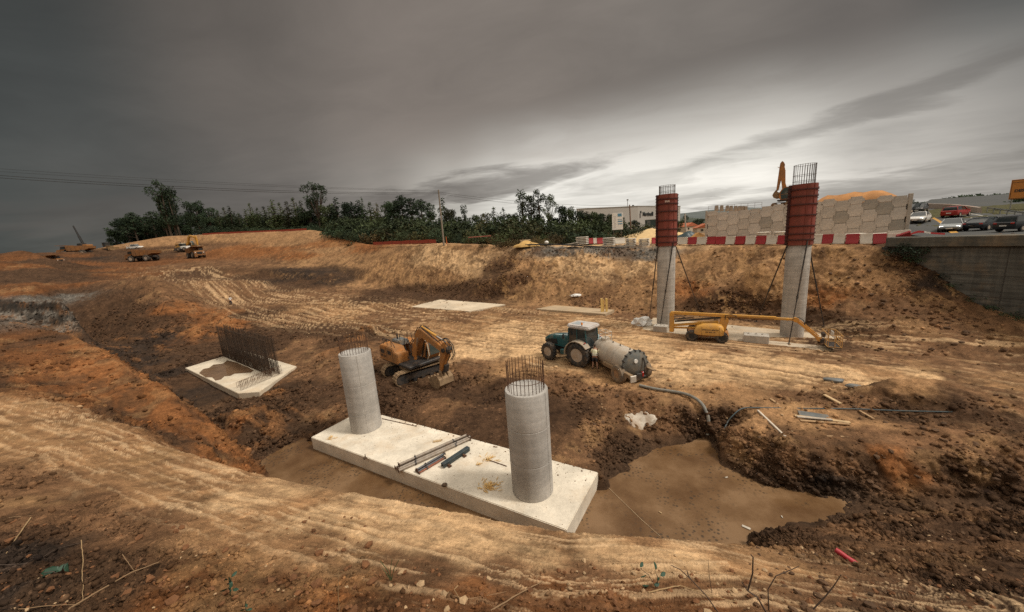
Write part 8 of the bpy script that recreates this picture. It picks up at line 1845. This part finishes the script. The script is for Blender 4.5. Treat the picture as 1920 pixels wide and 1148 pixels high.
# ------------------------------------------------------------------ hoses, planks and litter on the pit floor
def gp(px, py, dz=0.0): g0 = ground(px, py); return Vector((g0[0], g0[1], g0[2]+dz))
def hose(pts, r, m, label, n=60, dz=None):
    P = [gp(x, y) + Vector((0,0,r+(h or 0))) for x, y, h in pts]; Q = []
    for i in range(len(P)-1):
        p0, p1, p2, p3 = P[max(i-1,0)], P[i], P[i+1], P[min(i+2,len(P)-1)]
        for k in range(8):
            t = k/8; Q.append(.5*((2*p1)+(p2-p0)*t+(2*p0-5*p1+4*p2-p3)*t*t+(3*p1-p0-3*p2+p3)*t**3))
    Q.append(P[-1])
    o0 = P[0]; return tag(MB().tube([q-o0 for q in Q], r, 10).build('hose', m, loc=tuple(o0)), label, 'hose')
grey_h = mat('grey_hose',(.20,.195,.17),.6,0,(.28,.19,.11),.35,.2,4); blue_h = mat('blue_hose',(.055,.078,.085),.55,0,(.2,.15,.09),.25,.2,4)
hose([(1199,726,.03),(1230,733,.03),(1276,741,.05),(1300,751,.10),(1317,768,.18),(1327,790,.18),(1328,806,.08),(1326,819,.0)], .085, grey_h, 'thick grey suction hose running from the tanker down into the muddy water')
hose([(1900,776,0),(1700,772,.0),(1600,768,0),(1500,767,0),(1420,766,.01),(1398,767,.03),(1385,774,.10),(1372,787,.14),(1362,800,.12),(1352,824,.0)], .032, blue_h, 'thin blue hose lying across the pit floor and down into the water')
def plank(x0, y0, x1, y1, w, h, m, label, name='plank', z=0.0):
    a, b = gp(x0,y0), gp(x1,y1); d = b-a; L_ = d.length; mb = MB().box((L_/2,0,h/2),(L_,w,h),min(w,h)*.12)
    o = mb.build(name, m, loc=(a.x,a.y,a.z+.015+z)); o.rotation_euler = (0, -math.asin((b.z-a.z)/L_), math.atan2(d.y, d.x)); return tag(o, label, 'plank')
tan, tan2, gw = mat('plank_tan',(.50,.35,.19),.8,0,None,0,.2,6), mat('plank_dull',(.36,.23,.12),.85,0,None,0,.25,6), mat('plank_grey',(.42,.36,.29),.85,0,None,0,.2,6)
plank(1421,772,1472,821,.09,.08,mat('pole_pale',(.60,.52,.42),.7),'pale straight pole lying on the mud above the water','pole')
plank(1545,742,1576,759,.16,.07,tan,'tan plank lying alone on the pit floor near the dark rut')
plank(1444,749,1462,762,.12,.06,tan2,'short dull plank lying above the blue hose')
plank(1490,781,1594,794,.17,.05,tan,'long tan plank in the pile of boards on the pit floor')
plank(1500,790,1593,797,.15,.05,tan2,'brown plank on the near side of the pile of boards')
plank(1494,785,1560,791,.14,.05,gw,'grey plank on top of the pile of boards','plank',.06)
plank(1550,820,1590,821,.08,.05,tan2,'thin stick lying below the pile of boards','stick')
plank(1612,772,1638,787,.10,.05,tan2,'dull plank end sticking out beside the spoil heap')
a, b = gp(1497,777), gp(1555,786); d = b-a; o = MB().box((d.length/2,0,.05),(d.length,.6,.05),.015).build('grey_sheet', mat('sheet_grey',(.12,.13,.13),.6,0,DUST,.3,.2,3), loc=tuple(a)); o.rotation_euler.z = math.atan2(d.y, d.x); tag(o, 'dark grey flat sheet lying behind the pile of boards', 'sheet')
for px, py, s, lab in ((1563,715,.34,'flattened dark grey rubber bag lying on the haul road'),(1601,726,.26,'smaller dark grey rubber bag beside the haul road')):
    g0 = gp(px, py); o = MB().blob((0,0,.07), s, px, 3, .25, (1.35,.75,.4), 1.0).build('rubber_bag', mat('bag_grey',(.13,.14,.14),.55,0,DUST,.25,.15,3), None, 60, tuple(g0)); o.rotation_euler.z = -.4; tag(o, lab, 'bag')
g0 = gp(1198,790); lime = mat('spilt_lime',(.58,.53,.45),.9,0,(.24,.155,.09),.62,.12,2.5,.5,9)
def patch(name, poly, m, label, cat, seed=1, hh=.06):
    P = [gp(x, y) for x, y in poly]; c = sum(P, Vector())/len(P); mb = MB(); rings = 7; n = 48; vs = []
    ang = [math.atan2(p.y-c.y, p.x-c.x) for p in P]; rad = [math.hypot(p.x-c.x, p.y-c.y) for p in P]; o_ = sorted(zip(ang, rad)); aa = [q[0] for q in o_]; rr_ = [q[1] for q in o_]
    for j in range(rings+1):
        for k in range(n):
            a = -math.pi+2*math.pi*k/n; R_ = np.interp(a, aa, rr_, period=2*math.pi)*(1+.22*mnoise.noise(Vector((math.cos(a)*3+seed, math.sin(a)*3, 0)))+.12*mnoise.noise(Vector((math.cos(a)*9+seed, math.sin(a)*9, 3))))*j/rings
            x, y = c.x+R_*math.cos(a), c.y+R_*math.sin(a); vs.append((x-c.x, y-c.y, float(hgt(x, y))-c.z+.035+hh*(1-(j/rings)**2)*(1+1.2*mnoise.noise(Vector((x*3,y*3,seed))))-(.12 if j == rings else 0)))
    mb.add(vs, [(j*n+k, j*n+(k+1)%n, (j+1)*n+(k+1)%n, (j+1)*n+k) for j in range(rings) for k in range(n)])
    return tag(mb.build(name, m, None, 60, tuple(c)), label, cat)
patch('spilt_cement', [(1168,778),(1190,774),(1222,776),(1234,784),(1222,796),(1208,806),(1186,802),(1176,790)], lime, 'patch of spilt white cement at the edge of the muddy water', 'spilt cement', 2, .03)
for k, (px, py, s, lab) in enumerate(((1312,819,.13,'small white scrap floating at the foot of the grey hose'),(1341,829,.16,'white flat scrap on the water near the blue hose end'),(1238,962,.09,'tiny orange scrap floating on the right pool'),(1362,896,.10,'small pale scrap floating below the mud bluff'),(1466,970,.08,'tiny pale scrap floating near the right shore'),(1399,990,.20,'pale grey stick floating at the near shore of the right pool'))):
    p = Zp(px, py, WATER); o = MB().box((0,0,.02),(s*1.3,s*.5,.04),.01,Matrix.Rotation(k*1.1,3,'Z')).build('litter_scrap', mat('dull_scrap',(.5,.45,.37),.7) if k != 2 else tan, loc=(p[0],p[1],WATER+.0)); tag(o, lab, 'scrap')
p = Zp(1585,1048,0); g0 = gp(1586,1049); o = MB().lathe([(.01,-.2),(.055,-.19),(.06,-.1),(.052,0),(.06,.12),(.055,.19),(.01,.2)], axis='X', n=14).build('red_tube', mat('red_plastic_tube',(.42,.035,.045),.45,0,DUST,.15,.1,4), loc=(g0.x,g0.y,g0.z+.06)); o.rotation_euler = (0,.25,R(-55)); tag(o, 'crushed red plastic tube lying on the near bank', 'tube')

# ------------------------------------------------------------------ stones, stalks and seedlings on the near bank
def clods():
    r = random.Random(3); P = []
    def drop(n, x0, x1, y0, y1, s0, s1, which):
        for _ in range(n):
            px, py = r.uniform(x0,x1), r.uniform(y0,y1); P.append((px, py, s0*(s1/s0)**(r.random()**2.2), which))
    drop(1300,-60,1980,1062,1230,.010,.060,'o'); drop(90,0,1500,1040,1180,.02,.075,'p'); drop(120,0,700,960,1150,.02,.10,'o'); drop(220,1380,1960,950,1150,.018,.09,'b'); drop(90,1380,1960,960,1120,.015,.06,'p'); drop(160,300,1400,930,1060,.008,.03,'p')
    drop(160,1000,1300,715,860,.03,.14,'b'); drop(130,440,680,700,830,.035,.17,'b'); drop(90,1350,1600,800,900,.03,.13,'b'); drop(120,1600,1920,740,930,.03,.15,'b'); drop(70,100,480,640,860,.03,.12,'o'); drop(200,380,760,560,690,.05,.20,'b'); drop(60,1100,1500,720,830,.02,.08,'p'); drop(220,1540,1900,470,660,.05,.22,'b'); drop(60,560,760,560,640,.05,.16,'p')
    cols = {'o':(.165,.073,.030),'b':(.105,.058,.030),'p':(.40,.27,.15)}
    for w in cols:
        vs, fs = [], []
        base = []
        for s in range(6): q = MB().blob((0,0,0),1,s+3,1,.55,(1,.8,.62),1.3); base.append((q.v, q.f))
        for px, py, s, ww in P:
            if ww != w: continue
            g0 = ground(px, py)
            if g0[2] < WATER+.05: continue
            v, f = base[r.randrange(6)]; rot = Matrix.Rotation(r.uniform(0,6.28),3,'Z') @ Matrix.Rotation(r.uniform(-.5,.5),3,'X'); k = len(vs)
            vs += [tuple(rot @ (Vector(p)*s)+Vector((g0[0], g0[1], g0[2]+s*.22))) for p in v]; fs += [tuple(i+k for i in q) for q in f]
        o = MB().add(vs, fs).build({'o':'gravel','b':'gravel','p':'gravel'}[w], mat('stone_'+w, cols[w], .95, 0, None, 0, .35, 3, .5, 30), None, 0)
        tag(o, {'o':'reddish clods and stones strewn over the near bank','b':'dark brown clods strewn over the pit floor and banks','p':'pale pebbles strewn over the banks'}[w], kind='stuff')
clods()
def crumbs():
    r = random.Random(21); base = []; vs, fs = [], []
    for s in range(4): q = MB().blob((0,0,0),1,s+2,1,.5,(1,.8,.6),1.3); base.append((q.v, q.f))
    A, B, C = Vector((*CA[:2],0)), Vector((*CBt[:2],0)), Vector((*FRONT[3],0))
    for k in range(600):
        u = r.random(); v = 1-abs(r.gauss(0,.16)) if k < 260 else r.random(); v = min(max(v,.03),.99); p = A+(B-A)*min(max(u,.01),.99)+(C-A)*v
        if (p-Vector((.31,12.62,0))).length < .9 or (p-Vector((-8.8,18.62,0))).length < .9: continue
        s = .007*(6.0 if k < 260 else 3.0)**(r.random()**1.6)*(1.3 if v > .93 else 1); bv, bf = base[r.randrange(4)]; rot = Matrix.Rotation(r.uniform(0,6.28),3,'Z'); n = len(vs)
        vs += [tuple(rot @ (Vector(q)*s)+Vector((p.x,p.y,s*.4))) for q in bv]; fs += [tuple(i+n for i in q) for q in bf]
    tag(MB().add(vs, fs).build('dirt_crumbs', mat('crumb_earth',(.17,.095,.05),.95,0,None,0,.3,5), None, 0), 'crumbs of brown dirt strewn over the front footing', kind='stuff')
crumbs()
def stalk(pts, r, m, label, name='dry_stalk', leaves=None):
    """pts: (px, py, height above ground)"""
    P = []
    for x, y, h in pts:
        if isinstance(h, tuple):                       # (h, px, py) stands over the ground point px, py
            g0 = gp(h[1], h[2]); P.append(Vector((g0.x, g0.y, g0.z+h[0])) if x is None else None)
        else: P.append(gp(x, y)+Vector((0,0,h+r)))
    o0 = P[0]; Q = []
    for i in range(len(P)-1):
        for k in range(5): t = k/5; q = P[i].lerp(P[i+1], t); q += Vector((mnoise.noise(q*9), mnoise.noise(q*9+Vector((5,0,0))), 0))*.012; Q.append(q-o0)
    Q.append(P[-1]-o0); n = len(Q)
    return tag(MB().tube(Q, [r*(1-.55*i/n) for i in range(n)], 6).build(name, m, loc=tuple(o0)), label, 'stalk')
def up_stalk(px, py, segs, r, m, label, name='twig', leaves=(), cat='twig'):
    """rooted at the ground under (px, py); segs: list of branches, each a list of (photo px, photo row) drawn at the root's distance"""
    g0 = gp(px, py); t = thing(name, label, cat, tuple(g0)); y = g0.y
    for s in segs:
        P = [Vector(Yp(x, q, y-.02*i))-g0 for i, (x, q) in enumerate(s)]
        P[0] = P[0] if s[0] != (px, py) else Vector((0,0,-.05)); n = len(P)
        MB().tube(P, [r*(1-.5*i/max(n-1,1)) for i in range(n)], 6).build('stem', m, t)
    for lx, ly, s, a in leaves:
        q = Vector(Yp(lx, ly, y-.03))-g0; mb = MB(); rot = Matrix.Rotation(a,3,'Y') @ Matrix.Rotation(.7,3,'X') @ Matrix.Rotation(a*2.3,3,'Z')
        pr = [(0,0),(.25,.20),(.6,.26),(.85,.14),(1,0),(.85,-.14),(.6,-.26),(.25,-.20)]
        vs = [tuple(rot @ Vector((x*s, w*s, .18*s*x*x*-1+abs(w)*s*.3))+q) for x, w in pr]+[tuple(rot @ Vector((x*s, w*s, .18*s*x*x*-1+abs(w)*s*.3-.003))+q) for x, w in pr]
        mb.add(vs, [(0,1,2,3,4,5,6,7),(15,14,13,12,11,10,9,8)]); mb.build('leaf', LGREEN, t, 0)
    return t
LGREEN = mat('seedling_leaf',(.022,.06,.034),.5,0,None,0,.3,9)
dry, dark_tw, strawm = mat('dry_stalk',(.27,.17,.09),.85,0,None,0,.2,9), mat('dark_twig',(.085,.06,.045),.9,0,None,0,.2,9), mat('straw_stalk',(.36,.24,.12),.8,0,None,0,.2,9)
stalk([(60,975,.05),(35,1010,.04),(8,1048,.02)], .012, strawm, 'thick straw stalk lying at the far left of the near bank')
stalk([(0,975,.02),(30,972,.03),(60,972,.05)], .008, dry, 'thin dry stalk meeting the thick straw stalk')
stalk([(155,1022,.10),(158,1045,.08),(157,1085,.06),(158,1110,.04),(154,1128,.0)], .007, strawm, 'thin upright straw stalk on the left of the near bank')
stalk([(232,1048,.08),(245,1064,.06),(256,1079,.03)], .006, dry, 'short bent stalk left of the seedling')
stalk([(130,1146,.02),(190,1112,.04),(250,1080,.06),(300,1060,.05)], .013, dry, 'long brown stem lying diagonally over the near bank on the left')
stalk([(0,1062,.02),(60,1060,.03),(110,1030,.02),(160,1018,.02)], .006, dark_tw, 'thin dark runner across the left of the near bank')
stalk([(20,1146,.01),(90,1140,.03),(150,1136,.02)], .006, dry, 'thin stem along the bottom left of the near bank')
stalk([(920,1148,.01),(970,1120,.03),(1018,1094,.03)], .011, dry, 'brown stem lying diagonally at the bottom middle of the near bank')
stalk([(850,1120,.02),(880,1126,.02),(950,1112,.02)], .005, dry, 'thin stem beside the diagonal brown stem')
stalk([(1215,1114,.02),(1250,1108,.04),(1275,1104,.05),(1330,1122,.04),(1380,1132,.02)], .009, strawm, 'bent orange straw lying on the right of the near bank')
stalk([(860,1105,.06),(852,1112,.05),(865,1128,.02)], .006, strawm, 'short straw hook in the middle of the near bank')
up_stalk(1440,1148,[[(1440,1148),(1420,1120),(1402,1108),(1391,1092)],[(1402,1108),(1411,1076),(1412,1045),(1408,1040)]], .012, dark_tw, 'dark woody twig forking upward at the bottom right')
up_stalk(1442,1142,[[(1442,1142),(1440,1105),(1455,1080),(1480,1070),(1498,1062)]], .008, dark_tw, 'thin curved twig beside the forked twig')
up_stalk(1515,1148,[[(1515,1148),(1548,1118),(1564,1098),(1577,1078)]], .010, dark_tw, 'thin straight twig leaning right at the bottom right')
up_stalk(1350,1148,[[(1350,1148),(1325,1118),(1295,1086),(1275,1068),(1258,1060)],[(1295,1086),(1290,1078),(1288,1070)]], .009, dark_tw, 'long thin twig leaning left over the near bank')
up_stalk(1336,1112,[[(1336,1112),(1330,1080),(1328,1052)]], .005, dark_tw, 'thin upright twig in the middle right of the near bank')
up_stalk(1232,1100,[[(1232,1100),(1216,1078),(1200,1066)],[(1232,1100),(1233,1082),(1228,1070)]], .006, dark_tw, 'sparse seedling with dark round leaves on the pale band', 'seedling', ((1200,1064,.10,.4),(1212,1078,.10,2.6),(1230,1070,.11,.9),(1238,1080,.11,.2),(1218,1098,.11,2.9),(1226,1098,.1,.1),(1236,1088,.09,1.6)), 'plant')
up_stalk(430,1114,[[(430,1114),(432,1098),(434,1084)]], .008, LGREEN, 'green leafy seedling on the near bank', 'seedling', tuple((430+6*math.cos(k*2.2), 1106-2.6*k, .085, k*2.2) for k in range(10)), 'plant')
up_stalk(461,1146,[[(461,1146),(461,1138)]], .006, LGREEN, 'tiny green seedling at the bottom edge', 'seedling', tuple((461+3*math.cos(k*2.2), 1143-1.5*k, .06, k*2.2) for k in range(6)), 'plant')
up_stalk(110,1076,[[(110,1076),(100,1072),(82,1074)],[(110,1076),(120,1060),(130,1052)]], .008, dark_tw, 'broad leaved green weed in the dark left corner', 'weed', ((76,1076,.22,.2),(92,1078,.2,2.8),(126,1056,.16,-.5),(104,1074,.15,.6)), 'plant')
up_stalk(733,1086,[[(733,1086),(727,1070),(713,1052)],[(733,1086),(732,1070),(735,1048)],[(733,1086),(738,1068),(748,1050)],[(733,1086),(725,1076),(717,1066)]], .009, mat('grass_blade',(.12,.13,.06),.6), 'tuft of stiff green grass blades on the near bank', 'grass_tuft', (), 'grass tuft')
up_stalk(635,1146,[[(635,1146),(634,1110),(635,1066)]], .006, strawm, 'thin straw stalk standing upright left of the grass tuft', 'dry_stalk')
